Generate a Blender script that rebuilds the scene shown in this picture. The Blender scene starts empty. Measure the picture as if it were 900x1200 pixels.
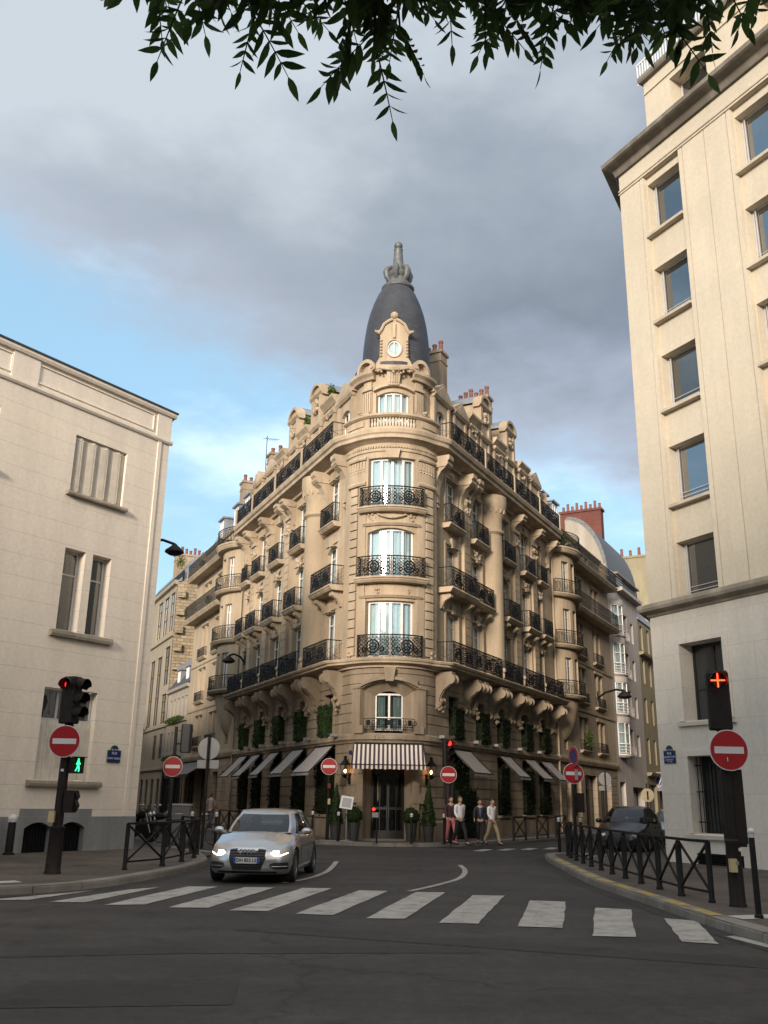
import bpy, bmesh, math, random
from mathutils import Vector, Matrix, Euler
random.seed(7)
R = math.radians
sc = bpy.context.scene
col = sc.collection

# ------------------------------------------------------------------ camera
cd = bpy.data.cameras.new("camera")
cam = bpy.data.objects.new("camera", cd); col.objects.link(cam)
cd.sensor_fit = 'VERTICAL'; cd.sensor_height = 24.0; cd.lens = 24.0 * 1084 / 1200
cd.clip_start = 0.05; cd.clip_end = 3000
_rt = Vector((0.9998655, -0.00488336, 0.01565678))
_up = Vector((-0.01640067, -0.2977135, 0.95451437))
_bk = Vector((0.0, -0.95464277, -0.29775355))
cam.matrix_world = Matrix(((_rt.x, _up.x, _bk.x, 0), (_rt.y, _up.y, _bk.y, 0), (_rt.z, _up.z, _bk.z, 1.65), (0, 0, 0, 1)))
sc.camera = cam

# ------------------------------------------------------------------ light
SUN_AZ = (-0.33, -0.944)         # direction the light comes from (behind the camera, a little left)
SUN_EL = R(14)
sd = bpy.data.lights.new("sun", 'SUN'); sun = bpy.data.objects.new("sun", sd); col.objects.link(sun)
sd.energy = 1.5; sd.angle = R(12); sd.color = (1.0, 0.86, 0.71)
_d = Vector((SUN_AZ[0] * math.cos(SUN_EL), SUN_AZ[1] * math.cos(SUN_EL), math.sin(SUN_EL))).normalized()
sun.rotation_euler = _d.to_track_quat('Z', 'Y').to_euler()
sc.view_settings.view_transform = 'Standard'; sc.view_settings.look = 'None'
sc.view_settings.exposure = 1.85; sc.view_settings.gamma = 1.0; sc.view_settings.use_curve_mapping = False

def make_world():
    w = bpy.data.worlds.new("World"); sc.world = w; w.use_nodes = True
    nt = w.node_tree; N = nt.nodes; L = nt.links; N.clear()
    out = N.new('ShaderNodeOutputWorld'); bg = N.new('ShaderNodeBackground'); L.new(bg.outputs[0], out.inputs[0])
    sky = N.new('ShaderNodeTexSky'); sky.sky_type = 'NISHITA'; sky.sun_disc = False
    sky.sun_elevation = SUN_EL; sky.sun_rotation = math.atan2(SUN_AZ[0], SUN_AZ[1])
    sky.air_density = 1.0; sky.dust_density = 0.6; sky.ozone_density = 1.2
    tc = N.new('ShaderNodeTexCoord'); sep = N.new('ShaderNodeSeparateXYZ'); L.new(tc.outputs['Generated'], sep.inputs[0])
    def math_(op, a, b=None, clamp=False):
        n = N.new('ShaderNodeMath'); n.operation = op; n.use_clamp = clamp
        for i, v in enumerate((a, b)):
            if v is None: continue
            if isinstance(v, (int, float)): n.inputs[i].default_value = v
            else: L.new(v, n.inputs[i])
        return n.outputs[0]
    def noise(scale, detail, rough=0.55, sx=(1, 1, 1), off=(0, 0, 0)):
        mp = N.new('ShaderNodeMapping'); mp.inputs['Scale'].default_value = sx; mp.inputs['Location'].default_value = off
        L.new(tc.outputs['Generated'], mp.inputs[0])
        n = N.new('ShaderNodeTexNoise'); n.inputs['Scale'].default_value = scale; n.inputs['Detail'].default_value = detail
        n.inputs['Roughness'].default_value = rough; L.new(mp.outputs[0], n.inputs['Vector']); return n.outputs['Fac']
    X, Y, Z = sep.outputs
    big = noise(2.3, 7, 0.55, (1, 1, 1.8), (0.3, 0.1, 0.6))
    fine = noise(6.0, 6, 0.6, (1, 1, 2.0), (1.2, 0.4, 0.1))
    thr = math_('ADD', math_('MULTIPLY', X, -0.27), 0.40)
    q = math_('SUBTRACT', Z, thr)
    q = math_('ADD', q, math_('MULTIPLY', math_('SUBTRACT', big, 0.5), 0.16))
    q = math_('ADD', q, math_('MULTIPLY', math_('SUBTRACT', fine, 0.5), 0.17))
    mr = N.new('ShaderNodeMapRange'); mr.interpolation_type = 'SMOOTHSTEP'
    mr.inputs['From Min'].default_value = -0.045; mr.inputs['From Max'].default_value = 0.055
    L.new(q, mr.inputs['Value']); mask = mr.outputs[0]
    # thin wisps low down
    wisp = noise(3.2, 6, 0.55, (1, 1, 2.6), (3.1, 0.7, 0.2))
    mw = N.new('ShaderNodeMapRange'); mw.interpolation_type = 'SMOOTHSTEP'
    mw.inputs['From Min'].default_value = 0.50; mw.inputs['From Max'].default_value = 0.80; mw.inputs['To Max'].default_value = 0.35
    L.new(wisp, mw.inputs['Value'])
    # cloud colour: dark belly low, paler above
    cz = math_('ADD', Z, math_('MULTIPLY', math_('SUBTRACT', big, 0.5), 0.62))
    cz = math_('ADD', cz, math_('MULTIPLY', math_('SUBTRACT', fine, 0.5), 0.10))
    cz = math_('SUBTRACT', cz, math_('MULTIPLY', X, 0.28))
    cr = N.new('ShaderNodeValToRGB'); L.new(cz, cr.inputs[0])
    e = cr.color_ramp.elements
    e[0].position = 0.30; e[0].color = (0.115, 0.135, 0.175, 1)
    e[1].position = 0.72; e[1].color = (0.174, 0.193, 0.212, 1)
    k = e.new(0.46); k.color = (0.073, 0.086, 0.107, 1)
    k = e.new(0.60); k.color = (0.112, 0.128, 0.150, 1)
    # behind the camera the cloud thins and glows around the sun
    back = N.new('ShaderNodeMapRange'); back.interpolation_type = 'SMOOTHSTEP'
    back.inputs['From Min'].default_value = 0.25; back.inputs['From Max'].default_value = -0.8
    back.inputs['To Min'].default_value = 0.0; back.inputs['To Max'].default_value = 1.0
    L.new(Y, back.inputs['Value'])
    def mix(f, a, b):
        n = N.new('ShaderNodeMix'); n.data_type = 'RGBA'
        if isinstance(f, (int, float)): n.inputs[0].default_value = f
        else: L.new(f, n.inputs[0])
        for i, v in ((6, a), (7, b)):
            if isinstance(v, tuple): n.inputs[i].default_value = v
            else: L.new(v, n.inputs[i])
        return n.outputs[2]
    cloud = mix(back.outputs[0], cr.outputs[0], (0.47, 0.435, 0.40, 1))
    rim = N.new('ShaderNodeMapRange'); rim.interpolation_type = 'SMOOTHSTEP'; rim.inputs['From Min'].default_value = 0.16; rim.inputs['From Max'].default_value = -0.02; L.new(q, rim.inputs['Value'])
    cloud = mix(math_('MULTIPLY', rim.outputs[0], 0.55), cloud, (0.185, 0.205, 0.24, 1))
    sk = N.new('ShaderNodeMix'); sk.data_type = 'RGBA'; sk.blend_type = 'MULTIPLY'; sk.inputs[0].default_value = 1.0
    L.new(sky.outputs[0], sk.inputs[6]); sk.inputs[7].default_value = (0.060, 0.062, 0.060, 1)      # = strength of about 0.1
    clear = mix(mw.outputs[0], mix(0.62, sk.outputs[2], (0.135, 0.225, 0.300, 1)), (0.62, 0.64, 0.66, 1))
    L.new(mix(mask, clear, cloud), bg.inputs[0]); bg.inputs[1].default_value = 1.0
make_world()

# ------------------------------------------------------------------ helpers: scene objects
def thing(name, label, cat, loc=(0, 0, 0), rotz=0.0, group=None):
    o = bpy.data.objects.new(name, None); col.objects.link(o)
    o.location = loc; o.rotation_euler = (0, 0, rotz); o.empty_display_size = 0.2
    return tag(o, label, cat, group)
def tag(o, label, cat, group=None):
    o['label'] = label; o['category'] = cat
    if group: o['group'] = group
    return o
def kids(o): return [c for c in col.objects if c.parent == o]
def dup(o, loc=None, rotz=None, label=None, parent=None):
    c = o.copy(); col.objects.link(c)
    if parent is not None: c.parent = parent
    for ch in kids(o): dup(ch, parent=c)
    if loc is not None: c.location = loc
    if rotz is not None: c.rotation_euler = (0, 0, rotz)
    if label: c['label'] = label
    return c
def world_loc(o):
    p = Vector((0, 0, 0))
    while o is not None:
        p = p + o.location; o = o.parent
    return p

class M:
    """a mesh under construction"""
    def __init__(s): s.v = []; s.f = []; s.mi = []; s.m = 0
    def add(s, pts): i = len(s.v); s.v.extend(tuple(p) for p in pts); return i
    def face(s, *pts):
        i = s.add(pts); s.f.append(tuple(range(i, i + len(pts)))); s.mi.append(s.m)
    def grid(s, rows, close=False):
        n = len(rows[0]); i0 = len(s.v)
        for r in rows: s.add(r)
        for a in range(len(rows) - 1):
            for b in range(n if close else n - 1):
                c = (b + 1) % n
                s.f.append((i0 + a * n + b, i0 + a * n + c, i0 + (a + 1) * n + c, i0 + (a + 1) * n + b)); s.mi.append(s.m)
    def box(s, c, size, rot=None):
        hx, hy, hz = size[0] / 2, size[1] / 2, size[2] / 2
        P = [Vector((x, y, z)) for z in (-hz, hz) for x, y in ((-hx, -hy), (hx, -hy), (hx, hy), (-hx, hy))]
        if rot is not None: P = [rot @ p for p in P]
        i = s.add([p + Vector(c) for p in P])
        for q in ((3, 2, 1, 0), (4, 5, 6, 7), (0, 1, 5, 4), (1, 2, 6, 5), (2, 3, 7, 6), (3, 0, 4, 7)):
            s.f.append(tuple(i + k for k in q)); s.mi.append(s.m)
    def bar(s, a, b, w, h=None, up=(0, 0, 1)):
        a = Vector(a); b = Vector(b); d = b - a
        if d.length < 1e-6: return
        d.normalize(); u = Vector(up)
        if abs(d.dot(u)) > 0.97: u = Vector((1, 0, 0))
        x = d.cross(u).normalized(); y = x.cross(d).normalized(); h = h or w
        q = [(-w / 2, -h / 2), (w / 2, -h / 2), (w / 2, h / 2), (-w / 2, h / 2)]
        i = s.add([p + x * i_ + y * j_ for p in (a, b) for i_, j_ in q])
        for f in ((0, 1, 5, 4), (1, 2, 6, 5), (2, 3, 7, 6), (3, 0, 4, 7), (3, 2, 1, 0), (4, 5, 6, 7)):
            s.f.append(tuple(i + k for k in f)); s.mi.append(s.m)
    def tube(s, pts, r, n=8, caps=True, closed=False):
        pts = [Vector(p) for p in pts]; m = len(pts); rows = []; px = None
        for k, p in enumerate(pts):
            if closed: d = pts[(k + 1) % m] - pts[k - 1]
            else: d = pts[min(k + 1, m - 1)] - pts[max(k - 1, 0)]
            d.normalize()
            if px is None:
                u = Vector((0, 0, 1)) if abs(d.z) < 0.9 else Vector((1, 0, 0))
                px = d.cross(u).normalized()
            else:
                px = (px - d * px.dot(d)).normalized()
            py = d.cross(px); rr = r[k] if isinstance(r, (list, tuple)) else r
            rows.append([p + (px * math.cos(t) + py * math.sin(t)) * rr for t in [2 * math.pi * j / n for j in range(n)]])
        if closed: rows.append(rows[0])
        s.grid(rows, close=True)
        if caps and not closed: s.face(*rows[0][::-1]); s.face(*rows[-1])
    def lathe(s, prof, c=(0, 0, 0), n=24, a0=0.0, a1=2 * math.pi, sx=1.0, sy=1.0, mat=None):
        full = abs(a1 - a0 - 2 * math.pi) < 1e-6; k = n if full else n + 1
        rows = []
        for r, z in prof:
            row = [Vector((r * sx * math.cos(a0 + (a1 - a0) * j / n), r * sy * math.sin(a0 + (a1 - a0) * j / n), z)) for j in range(k)]
            if mat is not None: row = [mat @ p for p in row]
            rows.append([p + Vector(c) for p in row])
        s.grid(rows, close=full)
        if full:
            if prof[0][0] > 1e-4: s.face(*rows[0][::-1])
            if prof[-1][0] > 1e-4: s.face(*rows[-1])
    def ball(s, c, r, n=10, m=7):
        rx, ry, rz = r if isinstance(r, (tuple, list)) else (r, r, r)
        rows = []
        for i in range(m + 1):
            t = -math.pi / 2 + math.pi * i / m
            rows.append([(c[0] + rx * math.cos(t) * math.cos(2 * math.pi * j / n), c[1] + ry * math.cos(t) * math.sin(2 * math.pi * j / n), c[2] + rz * math.sin(t)) for j in range(n)])
        s.grid(rows, close=True)
    def ring(s, c, x, y, r, t, n=14):
        """flat square-section ring in plane x,y"""
        c = Vector(c); z = x.cross(y)
        pts = [c + (x * math.cos(2 * math.pi * k / n) + y * math.sin(2 * math.pi * k / n)) * r for k in range(n)]
        s.tube(pts, t, 4, closed=True)
    def build(s, name, mats, parent=None, smooth=False, sharp=None):
        me = bpy.data.meshes.new(name)
        off = world_loc(parent) if parent is not None and not getattr(s, 'local', False) else Vector((0, 0, 0))
        me.from_pydata([(p[0] - off.x, p[1] - off.y, p[2] - off.z) for p in s.v], [], s.f)
        if not isinstance(mats, (list, tuple)): mats = [mats]
        for m in mats: me.materials.append(m)
        if len(mats) > 1: me.polygons.foreach_set('material_index', s.mi)
        if smooth or sharp:
            bm = bmesh.new(); bm.from_mesh(me); bmesh.ops.remove_doubles(bm, verts=bm.verts, dist=1e-4)
            bmesh.ops.recalc_face_normals(bm, faces=bm.faces)
            for f in bm.faces: f.smooth = True
            lim = sharp or 0.7
            for e in bm.edges:
                if len(e.link_faces) == 2 and e.calc_face_angle(0) > lim: e.smooth = False
            bm.to_mesh(me); bm.free()
        me.update()
        o = bpy.data.objects.new(name, me); col.objects.link(o)
        if parent is not None: o.parent = parent
        return o
def L():
    m = M(); m.local = True; return m
def structure(o): o['kind'] = 'structure'; return o

def text_mesh(txt, size, origin, xdir, ydir, name, mat, parent=None, depth=0.004, shear=0.0, align='CENTER', bold=0.0):
    cu = bpy.data.curves.new(name, 'FONT'); cu.body = txt; cu.size = size; cu.align_x = align; cu.align_y = 'CENTER'
    cu.extrude = depth; cu.shear = shear; cu.offset = bold
    to = bpy.data.objects.new(name, cu); col.objects.link(to)
    dg = bpy.context.evaluated_depsgraph_get(); dg.update()
    me = bpy.data.meshes.new_from_object(to.evaluated_get(dg))
    bpy.data.objects.remove(to); bpy.data.curves.remove(cu)
    x = Vector(xdir).normalized(); y = Vector(ydir).normalized(); z = x.cross(y)
    mm = Matrix(((x.x, y.x, z.x, origin[0]), (x.y, y.y, z.y, origin[1]), (x.z, y.z, z.z, origin[2]), (0, 0, 0, 1)))
    me.transform(mm); me.materials.clear(); me.materials.append(mat)
    o = bpy.data.objects.new(name, me); col.objects.link(o)
    if parent is not None: o.parent = parent
    return o

# ------------------------------------------------------------------ helpers: materials
def _nt(name):
    m = bpy.data.materials.new(name); m.use_nodes = True
    nt = m.node_tree; b = nt.nodes['Principled BSDF']; return m, nt, b
def _noise(nt, vec, scale, detail=4, rough=0.55):
    n = nt.nodes.new('ShaderNodeTexNoise'); n.inputs['Scale'].default_value = scale
    n.inputs['Detail'].default_value = detail; n.inputs['Roughness'].default_value = rough
    nt.links.new(vec, n.inputs['Vector']); return n.outputs['Fac']
def _ramp(nt, fac, stops):
    r = nt.nodes.new('ShaderNodeValToRGB'); nt.links.new(fac, r.inputs[0]); e = r.color_ramp.elements
    while len(e) > 1: e.remove(e[-1])
    e[0].position = stops[0][0]; e[0].color = (*stops[0][1], 1)
    for p, c in stops[1:]: k = e.new(p); k.color = (*c, 1)
    return r.outputs[0]
def _mix(nt, f, a, b, mode='MIX'):
    n = nt.nodes.new('ShaderNodeMix'); n.data_type = 'RGBA'; n.blend_type = mode
    for i, v in ((0, f), (6, a), (7, b)):
        if isinstance(v, (int, float)): n.inputs[i].default_value = v
        elif isinstance(v, tuple): n.inputs[i].default_value = (*v[:3], 1)
        else: nt.links.new(v, n.inputs[i])
    return n.outputs[2]
def _coords(nt, scale=(1, 1, 1), rotz=0.0):
    tc = nt.nodes.new('ShaderNodeTexCoord'); mp = nt.nodes.new('ShaderNodeMapping')
    mp.inputs['Scale'].default_value = scale; mp.inputs['Rotation'].default_value = (0, 0, rotz)
    nt.links.new(tc.outputs['Object'], mp.inputs[0]); return mp.outputs[0]
def _bump(nt, b, h, strength, dist=0.02):
    n = nt.nodes.new('ShaderNodeBump'); n.inputs['Strength'].default_value = strength; n.inputs['Distance'].default_value = dist
    nt.links.new(h, n.inputs['Height']); nt.links.new(n.outputs[0], b.inputs['Normal'])

def plain(name, c, rough=0.6, metal=0.0, var=0.12, scale=6.0, bump=0.0, spec=None, coat=0.0):
    m, nt, b = _nt(name)
    v = _coords(nt); f = _noise(nt, v, scale, 5)
    lo = tuple(x * (1 - var) for x in c); hi = tuple(min(1, x * (1 + var)) for x in c)
    nt.links.new(_ramp(nt, f, [(0.3, lo), (0.7, hi)]), b.inputs['Base Color'])
    b.inputs['Roughness'].default_value = rough; b.inputs['Metallic'].default_value = metal
    if spec is not None: b.inputs['Specular IOR Level'].default_value = spec
    if coat: b.inputs['Coat Weight'].default_value = coat; b.inputs['Coat Roughness'].default_value = 0.04
    if bump: _bump(nt, b, _noise(nt, v, scale * 6, 4), bump)
    return m
def stone(name, c, angle=None, bw=0.9, bh=0.42, joint=0.012, jdark=0.72, var=0.10, streak=0.16, bump=0.12, blockvar=0.06, rough=0.85):
    """limestone or render: large and small mottling, rain streaks, optional ashlar joints along a facade turned by angle"""
    m, nt, b = _nt(name)
    v = _coords(nt)
    f1 = _noise(nt, v, 0.55, 5); f2 = _noise(nt, v, 9.0, 5, 0.6)
    f3 = _noise(nt, _coords(nt, (1.6, 1.6, 0.22)), 0.9, 6, 0.62)
    lo = tuple(x * (1 - var) for x in c); hi = tuple(x * (1 + var) for x in c)
    cc = _ramp(nt, f1, [(0.28, lo), (0.72, hi)])
    cc = _mix(nt, 1.0, cc, _ramp(nt, f2, [(0.3, (0.93, 0.93, 0.93)), (0.7, (1.05, 1.05, 1.05))]), 'MULTIPLY')
    cc = _mix(nt, streak, cc, _ramp(nt, f3, [(0.42, (0.30, 0.27, 0.24)), (0.62, (1, 1, 1))]), 'MULTIPLY')
    h = f2
    if angle is not None:
        rv = _coords(nt, (1, 1, 1), angle)
        sp = nt.nodes.new('ShaderNodeSeparateXYZ'); nt.links.new(rv, sp.inputs[0])
        cb = nt.nodes.new('ShaderNodeCombineXYZ'); nt.links.new(sp.outputs[0], cb.inputs[0]); nt.links.new(sp.outputs[2], cb.inputs[1])
        br = nt.nodes.new('ShaderNodeTexBrick'); nt.links.new(cb.outputs[0], br.inputs['Vector'])
        br.inputs['Scale'].default_value = 1.0; br.inputs['Brick Width'].default_value = bw; br.inputs['Row Height'].default_value = bh
        br.inputs['Mortar Size'].default_value = joint; br.inputs['Mortar Smooth'].default_value = 0.3
        a = 1 - blockvar; z = 1 + blockvar * 0.6
        br.inputs['Color1'].default_value = (a, a, a, 1); br.inputs['Color2'].default_value = (z, z * 0.995, z * 0.98, 1)
        br.inputs['Mortar'].default_value = (jdark, jdark, jdark, 1)
        cc = _mix(nt, 1.0, cc, br.outputs['Color'], 'MULTIPLY')
        inv = nt.nodes.new('ShaderNodeMath'); inv.operation = 'MULTIPLY_ADD'; nt.links.new(br.outputs['Fac'], inv.inputs[0])
        inv.inputs[1].default_value = -1.5; nt.links.new(f2, inv.inputs[2]); h = inv.outputs[0]
    nt.links.new(cc, b.inputs['Base Color']); b.inputs['Roughness'].default_value = rough
    b.inputs['Specular IOR Level'].default_value = 0.25
    _bump(nt, b, h, bump, 0.03)
    return m
def glass(name, tint=(0.75, 0.82, 0.85), refl=0.30, dark=None):
    """window pane: see-through with mirror reflection, or (dark given) an unlit room behind it"""
    m = bpy.data.materials.new(name); m.use_nodes = True; nt = m.node_tree; nt.nodes.clear()
    out = nt.nodes.new('ShaderNodeOutputMaterial'); mx = nt.nodes.new('ShaderNodeMixShader'); nt.links.new(mx.outputs[0], out.inputs[0])
    gl = nt.nodes.new('ShaderNodeBsdfGlossy'); gl.inputs['Roughness'].default_value = 0.02; gl.inputs['Color'].default_value = (0.95, 0.97, 1, 1)
    v = _coords(nt); n = _noise(nt, v, 1.6, 2)
    bp = nt.nodes.new('ShaderNodeBump'); bp.inputs['Strength'].default_value = 0.05; bp.inputs['Distance'].default_value = 0.05
    nt.links.new(n, bp.inputs['Height']); nt.links.new(bp.outputs[0], gl.inputs['Normal'])
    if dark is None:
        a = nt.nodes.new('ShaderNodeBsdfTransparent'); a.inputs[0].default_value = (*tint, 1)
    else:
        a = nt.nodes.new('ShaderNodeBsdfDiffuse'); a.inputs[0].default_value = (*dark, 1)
    lw = nt.nodes.new('ShaderNodeLayerWeight'); lw.inputs[0].default_value = 0.35
    ad = nt.nodes.new('ShaderNodeMath'); ad.operation = 'MULTIPLY_ADD'; nt.links.new(lw.outputs['Fresnel'], ad.inputs[0])
    ad.inputs[1].default_value = 0.45; ad.inputs[2].default_value = refl; ad.use_clamp = True
    nt.links.new(ad.outputs[0], mx.inputs[0]); nt.links.new(a.outputs[0], mx.inputs[1]); nt.links.new(gl.outputs[0], mx.inputs[2])
    return m
def emit(name, c, s):
    m, nt, b = _nt(name); b.inputs['Base Color'].default_value = (*[x * 0.4 for x in c], 1)
    b.inputs['Emission Color'].default_value = (*c, 1); b.inputs['Emission Strength'].default_value = s; return m
def foliage(name, a, b_, rough=0.55, trans=0.0):
    m, nt, b = _nt(name)
    oi = nt.nodes.new('ShaderNodeNewGeometry')
    cc = _ramp(nt, oi.outputs['Random Per Island'], [(0.0, a), (1.0, b_)])
    nt.links.new(cc, b.inputs['Base Color']); b.inputs['Roughness'].default_value = rough
    b.inputs['Specular IOR Level'].default_value = 0.12
    if trans:
        out = nt.nodes['Material Output']; t = nt.nodes.new('ShaderNodeBsdfTranslucent'); nt.links.new(cc, t.inputs[0])
        mx = nt.nodes.new('ShaderNodeMixShader'); mx.inputs[0].default_value = trans
        nt.links.new(b.outputs[0], mx.inputs[1]); nt.links.new(t.outputs[0], mx.inputs[2]); nt.links.new(mx.outputs[0], out.inputs[0])
    return m

AL, AR = -24.5, 28.0
SC = (0.435, 0.345, 0.245)
mt = {}
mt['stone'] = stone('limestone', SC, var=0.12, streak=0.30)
mt['stoneL'] = stone('limestone ashlar', SC, R(90 + AL) , 0.95, 0.40, 0.008, 0.82, streak=0.26)
mt['stoneR'] = stone('limestone ashlar right', SC, R(-(90 - AR) ) , 0.95, 0.40, 0.008, 0.82, streak=0.26)
mt['stone_low'] = stone('grimy shaded limestone', (0.30, 0.24, 0.175), var=0.14, streak=0.42)  # part grime, part street-level shade put into the darker base colour
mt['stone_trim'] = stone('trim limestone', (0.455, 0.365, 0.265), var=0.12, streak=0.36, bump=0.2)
mt['n_stone'] = stone('neighbour limestone', (0.40, 0.32, 0.225), var=0.10, streak=0.26)
mt['n_trim'] = stone('neighbour trim', (0.42, 0.34, 0.245), var=0.10, streak=0.3)
mt['n_low'] = stone('neighbour base stone', (0.33, 0.265, 0.195), R(66), 1.1, 0.5, 0.02, 0.6, streak=0.3)
mt['rubble'] = stone('rubble wall', (0.36, 0.29, 0.20), R(AL), 0.55, 0.26, 0.035, 0.62, var=0.22, blockvar=0.28, bump=0.6)
mt['lb'] = stone('painted render', (0.76, 0.68, 0.585), R(-54.4), 60.0, 0.635, 0.008, 0.72, var=0.03, streak=0.10, bump=0.06, blockvar=0.02)
mt['lb_trim'] = stone('painted render trim', (0.77, 0.69, 0.595), var=0.03, streak=0.10, bump=0.05)
mt['lb_plinth'] = stone('grey plinth paint', (0.27, 0.275, 0.28), var=0.12, streak=0.35, bump=0.1)
mt['sill'] = stone('weathered sill', (0.36, 0.32, 0.26), var=0.15, streak=0.45)
mt['rb'] = stone('pale cladding', (0.55, 0.485, 0.385), R(62.3), 1.35, 1.05, 0.006, 0.90, var=0.04, streak=0.07, blockvar=0.03)
mt['rb_low'] = stone('pale cladding tiles', (0.70, 0.64, 0.56), R(62.3), 0.95, 0.98, 0.010, 0.82, var=0.04, streak=0.08, blockvar=0.04)
mt['rb_trim'] = stone('pale cladding trim', (0.54, 0.47, 0.375), var=0.06, streak=0.25)
mt['rb_dark'] = stone('weathered cornice', (0.22, 0.195, 0.165), var=0.2, streak=0.5)
mt['white_wall'] = stone('white render', (0.46, 0.42, 0.39), var=0.04, streak=0.15, bump=0.05)
mt['cream_wall'] = stone('cream render', (0.31, 0.27, 0.21), var=0.05, streak=0.2, bump=0.05)
mt['yellow_wall'] = stone('ochre render', (0.30, 0.26, 0.175), var=0.08, streak=0.25, bump=0.08)
mt['grey_wall'] = stone('grey render', (0.36, 0.32, 0.27), var=0.08, streak=0.25)
mt['brick'] = stone('red brick', (0.125, 0.047, 0.037), R(-(90 - AR)), 0.24, 0.075, 0.012, 1.25, var=0.2, blockvar=0.25, bump=0.3)
mt['slate'] = stone('slate', (0.052, 0.056, 0.070), R(40), 0.22, 0.14, 0.006, 0.65, var=0.15, streak=0.2, blockvar=0.14, bump=0.15, rough=0.5)
mt['zinc'] = plain('zinc sheet', (0.27, 0.29, 0.32), 0.42, 0.5, 0.15, 2.0)
mt['lead'] = plain('lead', (0.115, 0.122, 0.125), 0.55, 0.3, 0.25, 5.0, 0.3)
mt['chim'] = stone('chimney render', (0.33, 0.26, 0.19), var=0.15, streak=0.4)
mt['terra'] = plain('terracotta', (0.18, 0.072, 0.05), 0.8, 0, 0.25, 9)
mt['iron'] = plain('black iron', (0.008, 0.008, 0.009), 0.6, 0.0, 0.3, 10, spec=0.2)
mt['green_iron'] = plain('dark street iron', (0.010, 0.009, 0.009), 0.6, 0.0, 0.3, 8, 0.1, spec=0.22)
mt['brown_iron'] = plain('brown black street iron', (0.014, 0.010, 0.009), 0.55, 0.0, 0.3, 8, 0.1, spec=0.25)
mt['white'] = plain('white joinery', (0.74, 0.70, 0.67), 0.45, 0, 0.06, 4)
mt['grey_frame'] = plain('grey joinery', (0.46, 0.45, 0.44), 0.5, 0, 0.1, 4)
mt['dark_frame'] = plain('dark joinery', (0.018, 0.016, 0.015), 0.5, 0, 0.2, 4)
mt['curtain'] = plain('net curtain', (0.60, 0.68, 0.69), 0.9, 0, 0.06, 3)
mt['curtain2'] = plain('cream blind', (0.66, 0.62, 0.55), 0.9, 0, 0.06, 3)
mt['drape'] = plain('sage drape', (0.26, 0.33, 0.31), 0.9, 0, 0.12, 3)
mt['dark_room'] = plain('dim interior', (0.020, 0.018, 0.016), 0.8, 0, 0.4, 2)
mt['baluster'] = stone('pale baluster', (0.58, 0.50, 0.40), var=0.1, streak=0.2)
mt['pane'] = glass('window pane', (0.80, 0.87, 0.88), 0.16)
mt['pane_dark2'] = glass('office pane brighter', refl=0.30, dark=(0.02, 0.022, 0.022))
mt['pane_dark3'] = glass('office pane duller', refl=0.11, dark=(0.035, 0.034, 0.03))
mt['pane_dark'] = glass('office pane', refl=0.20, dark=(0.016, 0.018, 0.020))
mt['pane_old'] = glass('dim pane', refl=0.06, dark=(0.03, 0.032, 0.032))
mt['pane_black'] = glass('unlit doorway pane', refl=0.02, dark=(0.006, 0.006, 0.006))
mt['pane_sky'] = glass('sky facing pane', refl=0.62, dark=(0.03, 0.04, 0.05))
mt['shutter'] = plain('pale shutters', (0.60, 0.55, 0.475), 0.6, 0, 0.12, 3)
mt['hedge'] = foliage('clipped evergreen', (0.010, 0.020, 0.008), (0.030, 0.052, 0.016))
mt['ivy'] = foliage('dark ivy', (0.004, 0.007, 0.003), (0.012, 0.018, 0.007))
mt['bright_plant'] = foliage('fresh green', (0.05, 0.09, 0.02), (0.11, 0.16, 0.04), trans=0.3)
mt['ash'] = foliage('ash leaf', (0.035, 0.065, 0.020), (0.085, 0.140, 0.040), 0.45, 0.48)
mt['bark'] = plain('bark', (0.07, 0.055, 0.042), 0.9, 0, 0.3, 14, 0.8)
mt['soil'] = plain('planter', (0.03, 0.03, 0.03), 0.6, 0, 0.2, 5)
mt['white_paint'] = plain('white sign', (0.55, 0.55, 0.55), 0.4, 0, 0.05, 6)
mt['red_paint'] = plain('sign red', (0.30, 0.006, 0.010), 0.35, 0, 0.06, 6)
mt['blue_paint'] = plain('enamel blue', (0.010, 0.020, 0.115), 0.25, 0, 0.1, 6)
mt['green_paint'] = plain('enamel green border', (0.015, 0.085, 0.05), 0.25, 0, 0.1, 6)
mt['sign_back'] = plain('sign back grey', (0.24, 0.24, 0.24), 0.5, 0.2, 0.08, 4)
mt['red_lamp'] = emit('red lamp', (1.0, 0.02, 0.012), 1.3)
mt['red_cross'] = emit('red cross lamp', (1.0, 0.045, 0.012), 2.6)
mt['green_lamp'] = emit('green lamp', (0.03, 1.0, 0.28), 0.9)
mt['warm_lamp'] = emit('warm bulb', (1.0, 0.50, 0.18), 14.0)
mt['rubber'] = plain('rubber', (0.014, 0.014, 0.014), 0.8, 0, 0.3, 12)
mt['chrome'] = plain('bright metal', (0.62, 0.63, 0.65), 0.18, 1.0, 0.05, 5)
mt['alloy'] = plain('alloy', (0.33, 0.34, 0.35), 0.3, 0.9, 0.1, 5)
mt['black_plastic'] = plain('black plastic', (0.018, 0.018, 0.02), 0.45, 0, 0.2, 8)
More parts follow.
